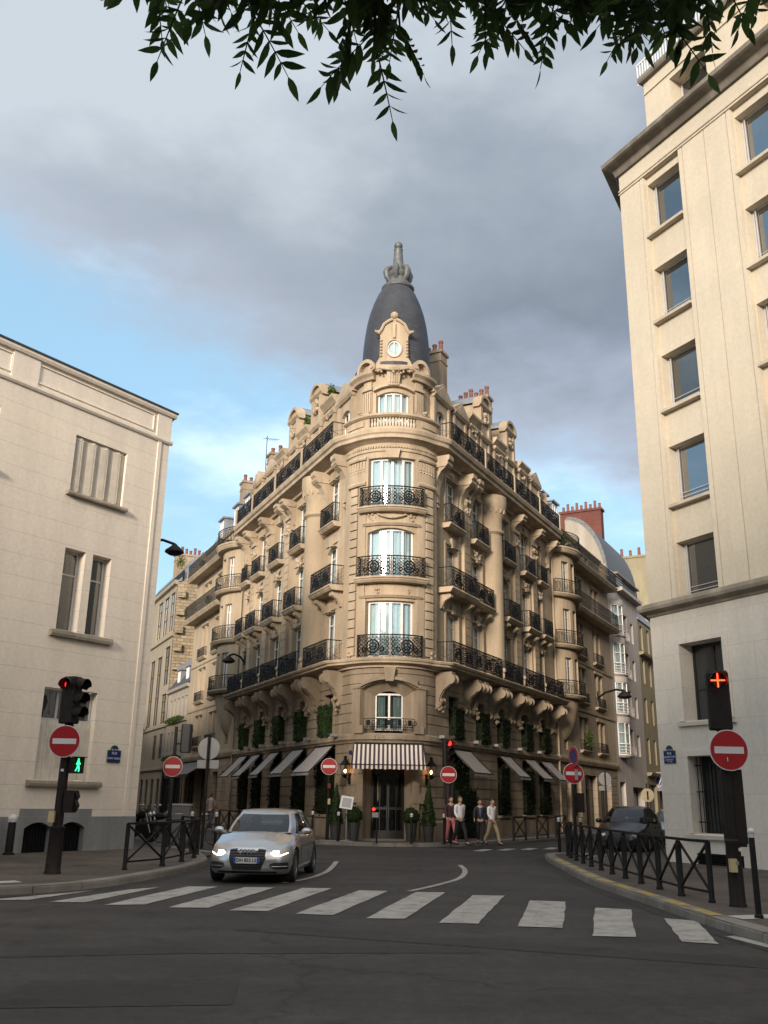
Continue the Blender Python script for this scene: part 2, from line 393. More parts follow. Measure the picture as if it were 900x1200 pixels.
# ------------------------------------------------------------------ facades: (s along, d outward, z up) -> world
class Fac:
    def __init__(s, o, u, n): s.o = Vector((o[0], o[1])); s.u = Vector(u); s.n = Vector(n)
    def P(s, a, d, z): p = s.o + s.u * a + s.n * d; return Vector((p.x, p.y, z))
    def N(s, a): return Vector((s.n.x, s.n.y, 0))
    def U(s, a): return Vector((s.u.x, s.u.y, 0))
    def cuts(s, a, b): return [a, b]
HC = Vector((0.35, 41.3)); HR = 2.1
aL = HR * R(90 + AL); aR = HR * R(90 - AR)
uL = Vector((math.sin(R(AL)), math.cos(R(AL)))); nL = Vector((-uL.y, uL.x))
uR = Vector((math.sin(R(AR)), math.cos(R(AR)))); nR = Vector((uR.y, -uR.x))
class Hotel(Fac):
    def __init__(s): pass
    def P(s, a, d, z):
        if a < -aL: p = HC + nL * (HR + d) + uL * (-a - aL)
        elif a > aR: p = HC + nR * (HR + d) + uR * (a - aR)
        else: t = a / HR; p = HC + Vector((math.sin(t), -math.cos(t))) * (HR + d)
        return Vector((p.x, p.y, z))
    def N(s, a):
        t = max(-aL, min(aR, a)) / HR; return Vector((math.sin(t), -math.cos(t), 0))
    def U(s, a): n = s.N(a); return Vector((-n.y, n.x, 0))
    def cuts(s, a, b):
        c = [a]; lo = max(a, -aL); hi = min(b, aR)
        if hi > lo + 1e-6:
            k = max(1, int(math.ceil((hi - lo) / 0.16)))
            c += [lo + (hi - lo) * i / k for i in range(k + 1)]
        c.append(b); c = sorted(c)
        return [c[0]] + [x for i, x in enumerate(c[1:]) if x - c[i] > 1e-5]
HF = Hotel()
LS = lambda x: -aL - x
RS = lambda x: aR + x

def fbox(m, f, s0, s1, d0, d1, z0, z1):
    c = f.cuts(min(s0, s1), max(s0, s1))
    rows = [[f.P(a, d0, z0), f.P(a, d1, z0), f.P(a, d1, z1), f.P(a, d0, z1)] for a in c]
    m.grid(rows, close=True); m.face(*rows[0][::-1]); m.face(*rows[-1])
def sweep(m, f, prof, s0, s1, caps=True):
    c = f.cuts(min(s0, s1), max(s0, s1))
    rows = [[f.P(a, d, z) for d, z in prof] for a in c]
    m.grid(rows, close=True)
    if caps: m.face(*rows[0][::-1]); m.face(*rows[-1])
def ext(m, f, poly, d0, d1):
    """outline in (s,z) pushed out from d0 to d1"""
    A = [f.P(s, d0, z) for s, z in poly]; B = [f.P(s, d1, z) for s, z in poly]
    m.grid([A, B], close=True); m.face(*B); m.face(*A[::-1])
def wall(m, f, s0, s1, z0, z1, holes=(), grooves=(), gw=0.04, gd=0.045, reveal=0.32, d=0.0, mats=None, sill_back=True):
    ss = {s0, s1}; zs = {z0, z1}
    for h in holes: ss |= {h[0], h[1]}; zs |= {h[2], h[3]}
    g = [q for q in grooves if z0 + 0.02 < q < z1 - 0.06]
    for q in g: zs |= {q, q + gw}
    ss = [x for x in sorted(ss) if s0 - 1e-6 <= x <= s1 + 1e-6]; zs = [x for x in sorted(zs) if z0 - 1e-6 <= x <= z1 + 1e-6]
    full = [ss[0]]
    for a, b in zip(ss, ss[1:]): full += f.cuts(a, b)[1:]
    def inh(a, z): return any(h[0] < a < h[1] and h[2] < z < h[3] for h in holes)
    dep = []
    for a, b in zip(zs, zs[1:]):
        zc = (a + b) / 2; dep.append(d - gd if any(q < zc < q + gw for q in g) else d)
    for i, (a, b) in enumerate(zip(full, full[1:])):
        sc_ = (a + b) / 2; prev = None
        for j, (p, q) in enumerate(zip(zs, zs[1:])):
            if inh(sc_, (p + q) / 2): prev = None; continue
            D = dep[j]
            m.face(f.P(a, D, p), f.P(b, D, p), f.P(b, D, q), f.P(a, D, q))
            if prev is not None and abs(prev - D) > 1e-6:
                m.face(f.P(a, prev, p), f.P(b, prev, p), f.P(b, D, p), f.P(a, D, p))
            prev = D
    for h in holes:
        c = f.cuts(h[0], h[1]); r = h[4] if len(h) > 4 else reveal
        for a, b in zip(c, c[1:]):
            m.face(f.P(a, d, h[2]), f.P(b, d, h[2]), f.P(b, d - r, h[2]), f.P(a, d - r, h[2]))
            m.face(f.P(a, d, h[3]), f.P(b, d, h[3]), f.P(b, d - r, h[3]), f.P(a, d - r, h[3]))
        for a in (h[0], h[1]):
            m.face(f.P(a, d, h[2]), f.P(a, d, h[3]), f.P(a, d - r, h[3]), f.P(a, d - r, h[2]))
def arch_fill(m, f, s0, s1, zt, rise, d0, d1, n=10):
    """stone between a segmental arch and the square top of an opening"""
    c = (s0 + s1) / 2; w = (s1 - s0) / 2
    for k in range(n):
        a = s0 + (s1 - s0) * k / n; b = s0 + (s1 - s0) * (k + 1) / n
        za = zt - rise * ((a - c) / w) ** 2; zb = zt - rise * ((b - c) / w) ** 2
        ext(m, f, [(a, za), (b, zb), (b, zt + 0.002), (a, zt + 0.002)], d0, d1)
def window(f, parent, s0, s1, z0, z1, d, cols=2, rails=(), frame='white', pane='pane', cur='curtain', t=0.07, room=True, dr=0.10, name='window', thick=0.06):
    """joinery in an opening (a part); pane and curtain are its sub-parts"""
    m = M()
    fbox(m, f, s0, s0 + t, d - thick, d, z0, z1); fbox(m, f, s1 - t, s1, d - thick, d, z0, z1)
    fbox(m, f, s0 + t, s1 - t, d - thick, d, z0, z0 + t); fbox(m, f, s0 + t, s1 - t, d - thick, d, z1 - t, z1)
    for k in range(1, cols):
        a = s0 + (s1 - s0) * k / cols; w = t * (0.75 if k * 2 == cols else 0.55)
        fbox(m, f, a - w, a + w, d - thick - 0.004, d + 0.006, z0 + t, z1 - t)
    for q in rails:
        fbox(m, f, s0 + t, s1 - t, d - thick + 0.008, d - 0.006, q - 0.025, q + 0.025)
    w = m.build(name, mt[frame], parent)
    p = M(); c = f.cuts(s0 + 0.02, s1 - 0.02)
    p.grid([[f.P(a, d - thick * 0.5, z0 + 0.02) for a in c], [f.P(a, d - thick * 0.5, z1 - 0.02) for a in c]])
    p.build('pane', mt[pane], w)
    if cur:
        q = M(); n = max(10, int((s1 - s0) / 0.05))
        for part in (((s0 + 0.03, s1 - 0.03),) if cur != 'drape' else ((s0 + 0.03, s0 + (s1 - s0) * 0.33), (s1 - (s1 - s0) * 0.33, s1 - 0.03))):
            rows = []
            ph = random.random() * 6
            for z in (z0 + 0.03, z1 - 0.03):
                rows.append([f.P(part[0] + (part[1] - part[0]) * k / n, d - dr - 0.045 - 0.03 * math.sin(k * 1.25 + ph + math.sin(k * 0.5)), z) for k in range(n + 1)])
            q.grid(rows)
        q.build('curtain', mt[cur], w)
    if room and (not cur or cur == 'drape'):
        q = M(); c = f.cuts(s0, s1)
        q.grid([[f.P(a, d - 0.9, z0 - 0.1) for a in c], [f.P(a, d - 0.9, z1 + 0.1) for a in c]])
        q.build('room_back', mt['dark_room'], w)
    return w
def slab(m, f, s0, s1, d, z, t, lip=0.05):
    prof = [(-0.02, z - t), (d - 0.14, z - t), (d - 0.06, z - t * 0.62), (d - 0.05, z - t * 0.45), (d, z - t * 0.32), (d, z - 0.02), (d - 0.02, z), (-0.02, z)]
    sweep(m, f, prof, s0, s1)
def railing(f, s0, s1, d, z, h, ends=(True, True), pitch=0.15, medal=True, end_d=0.02):
    """wrought iron: rails, lattice, scroll rings and a medallion in each panel"""
    m = M(); UP = Vector((0, 0, 1))
    fbox(m, f, s0, s1, d - 0.022, d + 0.022, z + h - 0.045, z + h)
    fbox(m, f, s0, s1, d - 0.014, d + 0.014, z + 0.07, z + 0.095)
    fbox(m, f, s0, s1, d - 0.012, d + 0.012, z + h - 0.14, z + h - 0.122)
    P = lambda a, q: f.P(a, d, q)
    npan = max(1, int(round((s1 - s0) / 1.25))); pw = (s1 - s0) / npan
    zb, zt = z + 0.095, z + h - 0.14
    for i in range(npan):
        a, b = s0 + pw * i, s0 + pw * (i + 1); c = (a + b) / 2
        for e in ((a, b) if i == 0 else (b,)): m.bar(P(e, z), P(e, z + h - 0.03), 0.036)
        for k in range(int(pw / 0.14) + 1):
            q = a + 0.07 + k * 0.14
            if q < b - 0.03: m.ring(P(q, z + h - 0.08), f.U(q), UP, 0.036, 0.008, 8)
        # side panels with bars, middle with a diagonal lattice and a medallion
        sw = min(0.2, pw * 0.2)
        for e in (a + sw, b - sw): m.bar(P(e, zb), P(e, zt), 0.016)
        for e, g in ((a + 0.01, a + sw), (b - sw, b - 0.01)):
            for k in range(4):
                q = zb + (zt - zb) * (k + 0.5) / 4
                m.ring(P((e + g) / 2, q), f.U(e), UP, min(sw * 0.36, (zt - zb) / 9), 0.020, 10)
        x0, x1 = a + sw, b - sw; H = zt - zb
        nx = max(2, int(round((x1 - x0) / pitch)))
        st = (x1 - x0) / nx; nz = max(2, int(round(H / st))); sz = H / nz
        for k in range(-nz, nx):
            for sg in (0, 1):
                i0 = max(0, -k); i1 = min(nz, nx - k)
                if i1 <= i0: continue
                p0 = (x0 + (k + i0) * st, i0 * sz); p1 = (x0 + (k + i1) * st, i1 * sz)
                if sg: p0 = (x1 - (p0[0] - x0), p0[1]); p1 = (x1 - (p1[0] - x0), p1[1])
                m.bar(P(p0[0], zb + p0[1]), P(p1[0], zb + p1[1]), 0.02)
        if medal:
            zc = (zb + zt) / 2; r = min(H * 0.36, (x1 - x0) * 0.32)
            m.ring(P(c, zc), f.U(c), UP, r, 0.032, 18); m.ring(P(c, zc), f.U(c), UP, r * 0.55, 0.026, 12)
            for k in range(3):
                t = math.pi / 2 + k * 2 * math.pi / 3
                m.bar(P(c, zc), P(c + math.cos(t) * r, zc + math.sin(t) * r), 0.036)
            for sg in (-1, 1):
                m.ring(P(c + sg * r * 1.25, zc - r * 0.5), f.U(c), UP, r * 0.32, 0.026, 10)
    for on, e in zip(ends, (s0, s1)):
        if not on: continue
        for q, w in ((z + h - 0.018, 0.036), (z + 0.08, 0.024)): m.bar(f.P(e, d, q), f.P(e, end_d, q), w)
        for k in range(1, 5):
            dd = end_d + (d - end_d) * k / 5; m.bar(f.P(e, dd, z + 0.08), f.P(e, dd, z + h - 0.02), 0.015)
        m.bar(f.P(e, d, z + 0.1), f.P(e, end_d, z + h * 0.5), 0.013); m.bar(f.P(e, end_d, z + 0.1), f.P(e, d, z + h * 0.5), 0.013)
        m.bar(f.P(e, d, z + h * 0.5), f.P(e, end_d, z + h - 0.1), 0.013)
    return m
def console(m, f, s0, s1, z0, z1, d, fat=0.55):
    """scroll bracket"""
    H = z1 - z0
    prof = [(0, z0), (0.10 * d, z0 + 0.02 * H), (0.20 * d, z0 + 0.10 * H), (0.17 * d, z0 + 0.18 * H), (0.24 * d, z0 + 0.34 * H), (0.42 * d, z0 + 0.50 * H),
            (0.72 * d, z0 + 0.62 * H), (0.95 * d, z0 + 0.72 * H), (1.0 * d, z0 + 0.82 * H), (0.93 * d, z0 + 0.92 * H), (0.93 * d, z1), (0, z1)]
    sweep(m, f, prof, s0, s1)
    w = (s1 - s0)
    for e in (0.22, 0.62): sweep(m, f, [(a + 0.035, b) for a, b in prof[3:9]] + [(0.1 * d, z0 + 0.8 * H)], s0 + w * e, s0 + w * (e + 0.16))
    for p in ((0.86 * d, z0 + 0.80 * H, 0.14 * H), (0.13 * d, z0 + 0.12 * H, 0.08 * H)):
        for e in (s0 - 0.015, s1 - 0.02):
            q = [(p[0] + p[2] * math.cos(t), p[1] + p[2] * math.sin(t)) for t in [2 * math.pi * k / 12 for k in range(12)]]
            sweep(m, f, q, e, e + 0.035)
def bracket(m, f, s0, s1, z0, z1, d):
    """tall concave bracket with a moulded block on top"""
    H = z1 - z0
    prof = [(0, z0), (0.14 * d, z0 + 0.01 * H), (0.17 * d, z0 + 0.25 * H), (0.27 * d, z0 + 0.46 * H), (0.48 * d, z0 + 0.62 * H), (0.74 * d, z0 + 0.70 * H), (0.74 * d, z0 + 0.74 * H), (0.86 * d, z0 + 0.77 * H), (0.86 * d, z0 + 0.84 * H), (d, z0 + 0.90 * H), (d, z1), (0, z1)]
    sweep(m, f, prof, s0, s1); w = s1 - s0
    sweep(m, f, [(0.05, z0 + 0.72 * H), (0.80 * d, z0 + 0.72 * H), (0.92 * d, z0 + 0.78 * H), (0.92 * d, z0 + 0.83 * H), (0.05, z0 + 0.83 * H)], s0 - 0.05, s1 + 0.05)
    fbox(m, f, s0 + w * 0.2, s1 - w * 0.2, 0, 0.2 * d, z0 - 0.25, z0 + 0.3 * H)
def carved(m, f, s, z, w, h, d=0.12, n=16, seed=1):
    """lumpy carved relief"""
    rnd = random.Random(seed)
    for k in range(n):
        a = rnd.uniform(-1, 1); b = rnd.uniform(-1, 1)
        if a * a + b * b > 1: a *= 0.6; b *= 0.6
        r = rnd.uniform(0.10, 0.2) * min(w, h)
        c = f.P(s + a * w / 2, d * rnd.uniform(0.3, 0.9), z + b * h / 2)
        m.ball(c, (r, r, r * rnd.uniform(0.7, 1.2)), 8, 5)
def garland(m, f, s, z, w, sag, d=0.1, r=0.055):
    pts = []
    for k in range(13):
        t = -1 + k / 6; pts.append(f.P(s + t * w / 2, d, z - sag * (1 - t * t)))
    for k, p in enumerate(pts):
        q = r * (1.3 - 0.5 * abs(-1 + k / 6)); m.ball(p, q, 7, 5)
    m.tube(pts, r * 0.8, 6)
def leafy(m, c, ax, size, n, leaf, seed=0, shape='box', core=True):
    """clipped plant: a dark core and many small leaves through its skin; ax = two horizontal axes"""
    rnd = random.Random(seed); X, Y = Vector(ax[0]), Vector(ax[1]); c = Vector(c)
    hx, hy, hz = size[0] / 2, size[1] / 2, size[2] / 2
    def pt():
        if shape == 'box':
            k = rnd.random(); p = [rnd.uniform(-1, 1) for _ in range(3)]
            ar = [hy * hz, hx * hz, hx * hy]; t = rnd.random() * sum(ar); i = 0
            while t > ar[i] and i < 2: t -= ar[i]; i += 1
            p[i] = rnd.choice((-1, 1)) * rnd.uniform(0.82, 1.06)
            bulge = 1 + 0.08 * math.sin(p[2] * 3 + seed) + 0.06 * math.sin(p[0] * 4 + seed * 2)
            return X * p[0] * hx * bulge + Y * p[1] * hy * bulge + Vector((0, 0, p[2] * hz * (1 + 0.05 * math.sin(p[0] * 5 + seed))))
        if shape == 'ball':
            v = Vector((rnd.gauss(0, 1), rnd.gauss(0, 1), rnd.gauss(0, 1))).normalized() * rnd.uniform(0.86, 1.04)
            return X * v.x * hx + Y * v.y * hy + Vector((0, 0, v.z * hz))
        if shape == 'cone':
            t = 1 - math.sqrt(rnd.random()); a = rnd.uniform(0, 2 * math.pi); r = (1 - t) ** 0.85 * rnd.uniform(0.85, 1.08) + 0.03
            return X * math.cos(a) * r * hx + Y * math.sin(a) * r * hy + Vector((0, 0, -hz + 2 * hz * t))
        v = Vector((rnd.gauss(0, 1), rnd.gauss(0, 1), rnd.gauss(0, 1))); v.normalize(); v *= rnd.random() ** 0.5
        return X * v.x * hx + Y * v.y * hy + Vector((0, 0, v.z * hz))
    if core:
        if shape == 'box': 
            P = [c + X * a * hx * 0.86 + Y * b * hy * 0.86 + Vector((0, 0, e * hz * 0.92)) for e in (-1, 1) for a, b in ((-1, -1), (1, -1), (1, 1), (-1, 1))]
            for q in ((3, 2, 1, 0), (4, 5, 6, 7), (0, 1, 5, 4), (1, 2, 6, 5), (2, 3, 7, 6), (3, 0, 4, 7)): m.face(*[P[k] for k in q])
        elif shape == 'ball': m.ball(c, (hx * 0.88, hx * 0.88, hz * 0.88), 14, 9)
        elif shape == 'cone': m.lathe([(hx * 0.86, -hz), (hx * 0.66, -hz * 0.4), (hx * 0.35, hz * 0.3), (0.02, hz * 0.95)], c, 12)
    for _ in range(n):
        p = c + pt(); u = Vector((rnd.gauss(0, 1), rnd.gauss(0, 1), rnd.gauss(0, 0.8))).normalized()
        w = u.cross(Vector((rnd.gauss(0, 1), rnd.gauss(0, 1), rnd.gauss(0, 1)))).normalized()
        l = leaf * rnd.uniform(0.6, 1.25)
        m.face(p - u * l * 0.5, p + w * l * 0.28, p + u * l * 0.5, p - w * l * 0.28)
# ------------------------------------------------------------------ ground, roads, pavements
def poly_sheet(m, pts, z):
    m.face(*[(x, y, z) for x, y in pts])
def asphalt(name, base, patch=True, scale=1.0):
    m, nt, b = _nt(name)
    v = _coords(nt)
    f1 = _noise(nt, v, 0.22, 6, 0.6); f2 = _noise(nt, v, 55.0, 3, 0.7); f3 = _noise(nt, _coords(nt, (0.25, 1.2, 1)), 0.8, 5)
    cc = _ramp(nt, f1, [(0.32, tuple(x * 0.72 for x in base)), (0.68, tuple(x * 1.25 for x in base))])
    cc = _mix(nt, 1.0, cc, _ramp(nt, f2, [(0.32, (0.62, 0.62, 0.62)), (0.7, (1.45, 1.43, 1.40))]), 'MULTIPLY')
    f4 = _noise(nt, v, 7.0, 6, 0.7); f5 = _noise(nt, v, 1.1, 4, 0.6)
    cc = _mix(nt, 1.0, cc, _ramp(nt, f4, [(0.34, (0.78, 0.78, 0.78)), (0.66, (1.22, 1.21, 1.20))]), 'MULTIPLY')
    cc = _mix(nt, 1.0, cc, _ramp(nt, f5, [(0.30, (0.55, 0.54, 0.54)), (0.42, (0.98, 0.97, 0.96)), (0.72, (1.22, 1.20, 1.17))]), 'MULTIPLY')
    cc = _mix(nt, 0.6, cc, _ramp(nt, f3, [(0.40, (0.68, 0.68, 0.69)), (0.60, (1.12, 1.11, 1.1))]), 'MULTIPLY')
    h = f2
    if patch:
        vo = nt.nodes.new('ShaderNodeTexVoronoi'); vo.feature = 'DISTANCE_TO_EDGE'; vo.inputs['Scale'].default_value = 0.27
        wv = nt.nodes.new('ShaderNodeVectorMath'); wv.operation = 'MULTIPLY_ADD'
        nz = nt.nodes.new('ShaderNodeTexNoise'); nz.inputs['Scale'].default_value = 1.7; nz.inputs['Detail'].default_value = 6
        nt.links.new(v, nz.inputs['Vector']); nt.links.new(nz.outputs['Color'], wv.inputs[0]); wv.inputs[1].default_value = (1.1, 1.1, 0); nt.links.new(v, wv.inputs[2])
        nt.links.new(wv.outputs[0], vo.inputs['Vector'])
        cm = _noise(nt, v, 0.16, 2)
        crack = _ramp(nt, vo.outputs['Distance'], [(0.0, (0.42, 0.42, 0.42)), (0.016, (1, 1, 1))])
        cc = _mix(nt, _ramp(nt, cm, [(0.38, (0, 0, 0)), (0.55, (0.95, 0.95, 0.95))]), cc, _mix(nt, 1.0, cc, crack, 'MULTIPLY'))
    nt.links.new(cc, b.inputs['Base Color']); b.inputs['Roughness'].default_value = 0.78; b.inputs['Specular IOR Level'].default_value = 0.35
    _bump(nt, b, h, 0.35, 0.012)
    return m
mt['asphalt'] = asphalt('asphalt', (0.040, 0.037, 0.036))
mt['asphalt2'] = asphalt('asphalt repair', (0.030, 0.029, 0.029), False)
mt['pave'] = asphalt('pavement asphalt', (0.085, 0.073, 0.064), False)
mt['granite'] = stone('granite kerb', (0.23, 0.21, 0.185), var=0.2, streak=0.3, bump=0.3)
mt['mark'] = None
def paint_mat():
    m, nt, b = _nt('worn road paint'); v = _coords(nt)
    f = _noise(nt, v, 3.0, 7, 0.7); g = _noise(nt, v, 42.0, 4, 0.7)
    ad = nt.nodes.new('ShaderNodeMath'); ad.operation = 'MULTIPLY_ADD'; nt.links.new(g, ad.inputs[0]); ad.inputs[1].default_value = 0.55; nt.links.new(f, ad.inputs[2])
    cc = _ramp(nt, ad.outputs[0], [(0.55, (0.075, 0.07, 0.066)), (0.64, (0.20, 0.19, 0.175)), (0.74, (0.30, 0.285, 0.265)), (0.95, (0.40, 0.385, 0.36))])
    nt.links.new(cc, b.inputs['Base Color']); b.inputs['Roughness'].default_value = 0.7; _bump(nt, b, g, 0.2, 0.01); return m
mt['mark'] = paint_mat()
mt['mark_yellow'] = plain('faded yellow paint', (0.33, 0.25, 0.075), 0.75, 0, 0.35, 7)
mt['mark_white'] = plain('pale tactile paving', (0.42, 0.41, 0.39), 0.8, 0, 0.15, 9, 0.3)

m = M()
N_ = 30; S_ = 1500
m.face((-S_, -S_, 0), (S_, -S_, 0), (S_, S_, 0), (-S_, S_, 0))
road = structure(m.build('road', mt['asphalt'])); 
def pavement(pts, kerb_range, name, yellow=None, h=0.13):
    """raised sheet with a granite kerb along pts[kerb_range]"""
    m = M(); poly_sheet(m, pts, h); o = structure(m.build(name, mt['pave']))
    a, b = kerb_range; k = pts[a:b + 1]
    # smooth the kerb line
    V = [Vector(p) for p in k]
    inn = []
    for i, p in enumerate(V):
        t = (V[min(i + 1, len(V) - 1)] - V[max(i - 1, 0)]).normalized(); nn = Vector((-t.y, t.x))
        inn.append(nn)
    sg = 1
    cx = sum(p[0] for p in pts) / len(pts); cy = sum(p[1] for p in pts) / len(pts)
    mid = len(V) // 2
    if (Vector((cx, cy)) - V[mid]).dot(inn[mid]) < 0: sg = -1
    q = M()
    rows = []
    for p, nn in zip(V, inn):
        i = p + nn * sg * 0.30; o2 = p - nn * sg * 0.02
        rows.append([(i.x, i.y, h - 0.02), (i.x, i.y, h + 0.005), (p.x + nn.x * sg * 0.02, p.y + nn.y * sg * 0.02, h + 0.005), (p.x - nn.x * sg * 0.012, p.y - nn.y * sg * 0.012, h - 0.02), (o2.x, o2.y, -0.02)])
    # laid as separate stones with open joints
    for i in range(0, len(rows) - 1, 2):
        seg = [[Vector(p) for p in r_] for r_ in rows[i:i + 3]]
        if len(seg) < 2: continue
        e = (seg[1][0] - seg[0][0]).normalized() * 0.008; g_ = (seg[-1][0] - seg[-2][0]).normalized() * 0.008; dz = Vector((0, 0, random.uniform(-0.004, 0.004)))
        seg[0] = [p + e for p in seg[0]]; seg[-1] = [p - g_ for p in seg[-1]]; seg = [[p + dz for p in r_] for r_ in seg]
        q.grid(seg); q.face(*seg[0]); q.face(*seg[-1][::-1])
    q.build('kerb', mt['granite'], o)
    g = M()
    rows = []
    for p, nn in zip(V, inn):
        i = p - nn * sg * 0.02; j = p - nn * sg * 0.32
        rows.append([(i.x, i.y, 0.005), (j.x, j.y, 0.005)])
    g.grid(rows); g.build('gutter', mt['asphalt2'], o)
    if yellow:
        y = M(); rows = []
        for p, nn in zip(V[yellow[0]:yellow[1]], inn[yellow[0]:yellow[1]]):
            i = p + nn * sg * 0.26; j = p + nn * sg * 0.06
            rows.append((Vector((i.x, i.y, h + 0.009)), Vector((j.x, j.y, h + 0.009))))
        for k in range(len(rows) - 1):
            if k % 3 == 2: continue
            y.face(rows[k][0], rows[k][1], rows[k + 1][1], rows[k + 1][0])
        y.build('yellow_paint', mt['mark_yellow'], o)
    return o
def smooth_path(pts, step=0.45):
    """Catmull-Rom through the corners"""
    P = [Vector(p) for p in pts]; out = []
    for i in range(len(P) - 1):
        p0 = P[max(i - 1, 0)]; p1 = P[i]; p2 = P[i + 1]; p3 = P[min(i + 2, len(P) - 1)]
        n = max(1, int((p2 - p1).length / step)); n = min(n, 40)
        for k in range(n):
            t = k / n
            out.append(0.5 * ((2 * p1) + (p2 - p0) * t + (2 * p0 - 5 * p1 + 4 * p2 - p3) * t * t + (3 * p1 - p0 - 3 * p2 + p3) * t ** 3))
    out.append(P[-1]); return [(p.x, p.y) for p in out]
kl = smooth_path([(-22, -3.4), (-14.2, 7.4), (-8.6, 14.9), (-6.5, 17.0), (-5.74, 17.7), (-5.15, 18.9), (-4.72, 20.9), (-4.42, 23.0), (-4.40, 25.0), (-4.72, 27.0), (-5.5, 29.6), (-7.4, 33.7), (-30.0, 83.2)])
pl_ = kl + [(-34, 81.4), (-7.48, 29.95), (-26, 3.8)]
pavement(pl_, (0, len(kl) - 1), 'left_pavement', (10, 44))
kr = smooth_path([(7.5, -3), (5.6, 8), (4.97, 12.2), (4.77, 14.5), (4.68, 17.3), (4.56, 20.6), (4.66, 23.5), (4.80, 25.8), (5.05, 29.5), (5.35, 31.2), (6.1, 32.1), (7.0, 31.9), (8.0, 32.7), (34.5, 82.5)])
pr_ = kr + [(37, 81.2), (8.2, 28.0), (23, -0.2), (15, -5)]
pavement(pr_, (0, len(kr) - 1), 'right_pavement', (38, 68))
# pavement round the hotel corner
def hoff(a, d): p = HF.P(a, d, 0); return (p.x, p.y)
kh = [hoff(LS(60), 2.1)] + [hoff(LS(x), 2.1) for x in (40, 24, 17, 12, 8, 5, 3, 1.5, 0.5)]
nA = 26
kh += [(HC.x + (HR + 2.1 + 0.45 * math.cos((a) * 1.4)) * math.sin(a), HC.y - (HR + 2.1 + 0.45 * math.cos(a * 1.4)) * math.cos(a)) for a in [-R(90 + AL) + (R(90 + AL) + R(90 - AR)) * k / nA for k in range(nA + 1)]]
kh += [hoff(RS(x), 2.1) for x in (0.5, 1.5, 3, 5, 8, 12, 17, 24, 40, 60)]
ph_ = kh + [hoff(RS(60), -2), hoff(RS(0), -2), hoff(LS(0), -2), hoff(LS(60), -2)]
pavement(ph_, (0, len(kh) - 1), 'corner_pavement')

# zebra crossing, worn and slightly skewed, and the lane lines
stripes = [((4.26, 12.6), (3.86, 12.75), (4.35, 15.25), (4.78, 15.0)), ((3.36, 13.1), (2.81, 13.15), (3.61, 16.6), (4.15, 16.4)),
           ((2.57, 13.92), (1.96, 14.0), (2.68, 17.6), (3.30, 17.5)), ((1.42, 14.23), (0.87, 14.26), (1.76, 18.4), (2.34, 18.4)),
           ((0.40, 14.65), (-0.17, 14.65), (0.72, 18.85), (1.28, 18.85)), ((-0.66, 14.97), (-1.24, 15.05), (-0.36, 19.0), (0.20, 18.95)),
           ((-1.68, 15.35), (-2.27, 15.35), (-1.46, 19.3), (-0.90, 19.35)), ((-2.65, 15.65), (-3.27, 15.62), (-2.58, 19.3), (-2.00, 19.3)),
           ((-3.72, 15.98), (-4.32, 15.8), (-3.68, 19.2), (-3.10, 19.3)), ((-4.72, 16.15), (-5.3, 16.1), (-4.60, 18.4), (-4.15, 19.0)),
           ((-5.72, 16.35), (-6.35, 16.25), (-5.55, 17.5), (-5.15, 18.2)), ((-6.75, 16.2), (-7.3, 15.9), (-6.75, 16.5), (-6.4, 16.75)),
           ((5.05, 12.0), (4.80, 12.2), (4.60, 13.3), (4.76, 13.4))]
for q in stripes:
    m = M(); a, b, c, d = [Vector(p) for p in q]; n = 9; rows = []
    for k in range(n + 1):
        t = k / n; l = b.lerp(c, t); r = a.lerp(d, t); j = random.uniform(-0.012, 0.012)
        rows.append([(l.x + j, l.y, 0.009), (r.x + random.uniform(-0.012, 0.012), r.y, 0.009)])
    m.grid(rows); m.build('zebra_stripe', mt['mark'], road)
def line(pts, w):
    m = M(); P = [Vector(p) for p in smooth_path(pts, 0.3)]; rows = []
    for i, p in enumerate(P):
        t = (P[min(i + 1, len(P) - 1)] - P[max(i - 1, 0)]).normalized(); nn = Vector((-t.y, t.x)) * w / 2
        rows.append([(p.x - nn.x, p.y - nn.y, 0.009), (p.x + nn.x, p.y + nn.y, 0.009)])
    m.grid(rows); return m.build('lane_line', mt['mark'], road)
line([(0.60, 19.0), (1.15, 20.3), (1.75, 22.0), (2.05, 23.6), (2.2, 25.2), (2.22, 26.9)], 0.13)
line([(-1.95, 20.4), (-1.6, 21.3), (-1.32, 22.8), (-1.2, 24.4), (-1.16, 27.6)], 0.13)
# small far crossing by the hotel's right side
for k in range(4):
    a = Vector((3.3 + k * 0.95, 34.6 + k * 0.75)); u = Vector((0.78, -0.62)); w = Vector((0.35, 0.94)) 
    m = M(); p = [a, a + u * 0.42, a + u * 0.42 + w * 1.6, a + w * 1.6]
    m.face(*[(q.x, q.y, 0.009) for q in p]); m.build('zebra_stripe', mt['mark'], road)
# old repairs and manhole in the carriageway
for pts in ([(-9, 9.5), (-2.2, 11.2), (1.2, 11.6), (1.1, 12.1), (-2.4, 11.75), (-9, 10.1)], [(-1.9, 13.2), (-1.0, 13.6), (6.5, 10.6), (6.4, 10.0)], [(-3.2, 8.3), (-1.2, 8.6), (-1.3, 9.8), (-3.2, 9.5)]):
    m = M(); poly_sheet(m, pts, 0.004); m.build('repair_patch', mt['asphalt2'], road)
# pale tactile strips at the dropped kerbs
for pts, z in (([(-8.0, 17.0), (-6.7, 18.35), (-6.45, 18.05), (-7.7, 16.75)], 0.137), ([(5.15, 14.1), (5.05, 14.5), (6.1, 14.9), (6.2, 14.5)], 0.137), ([(-2.35, 38.3), (-1.0, 37.5), (-0.95, 37.8), (-2.3, 38.7)], 0.137)):
    m = M(); poly_sheet(m, pts, z); structure(m.build('tactile_strip', mt['mark_white']))
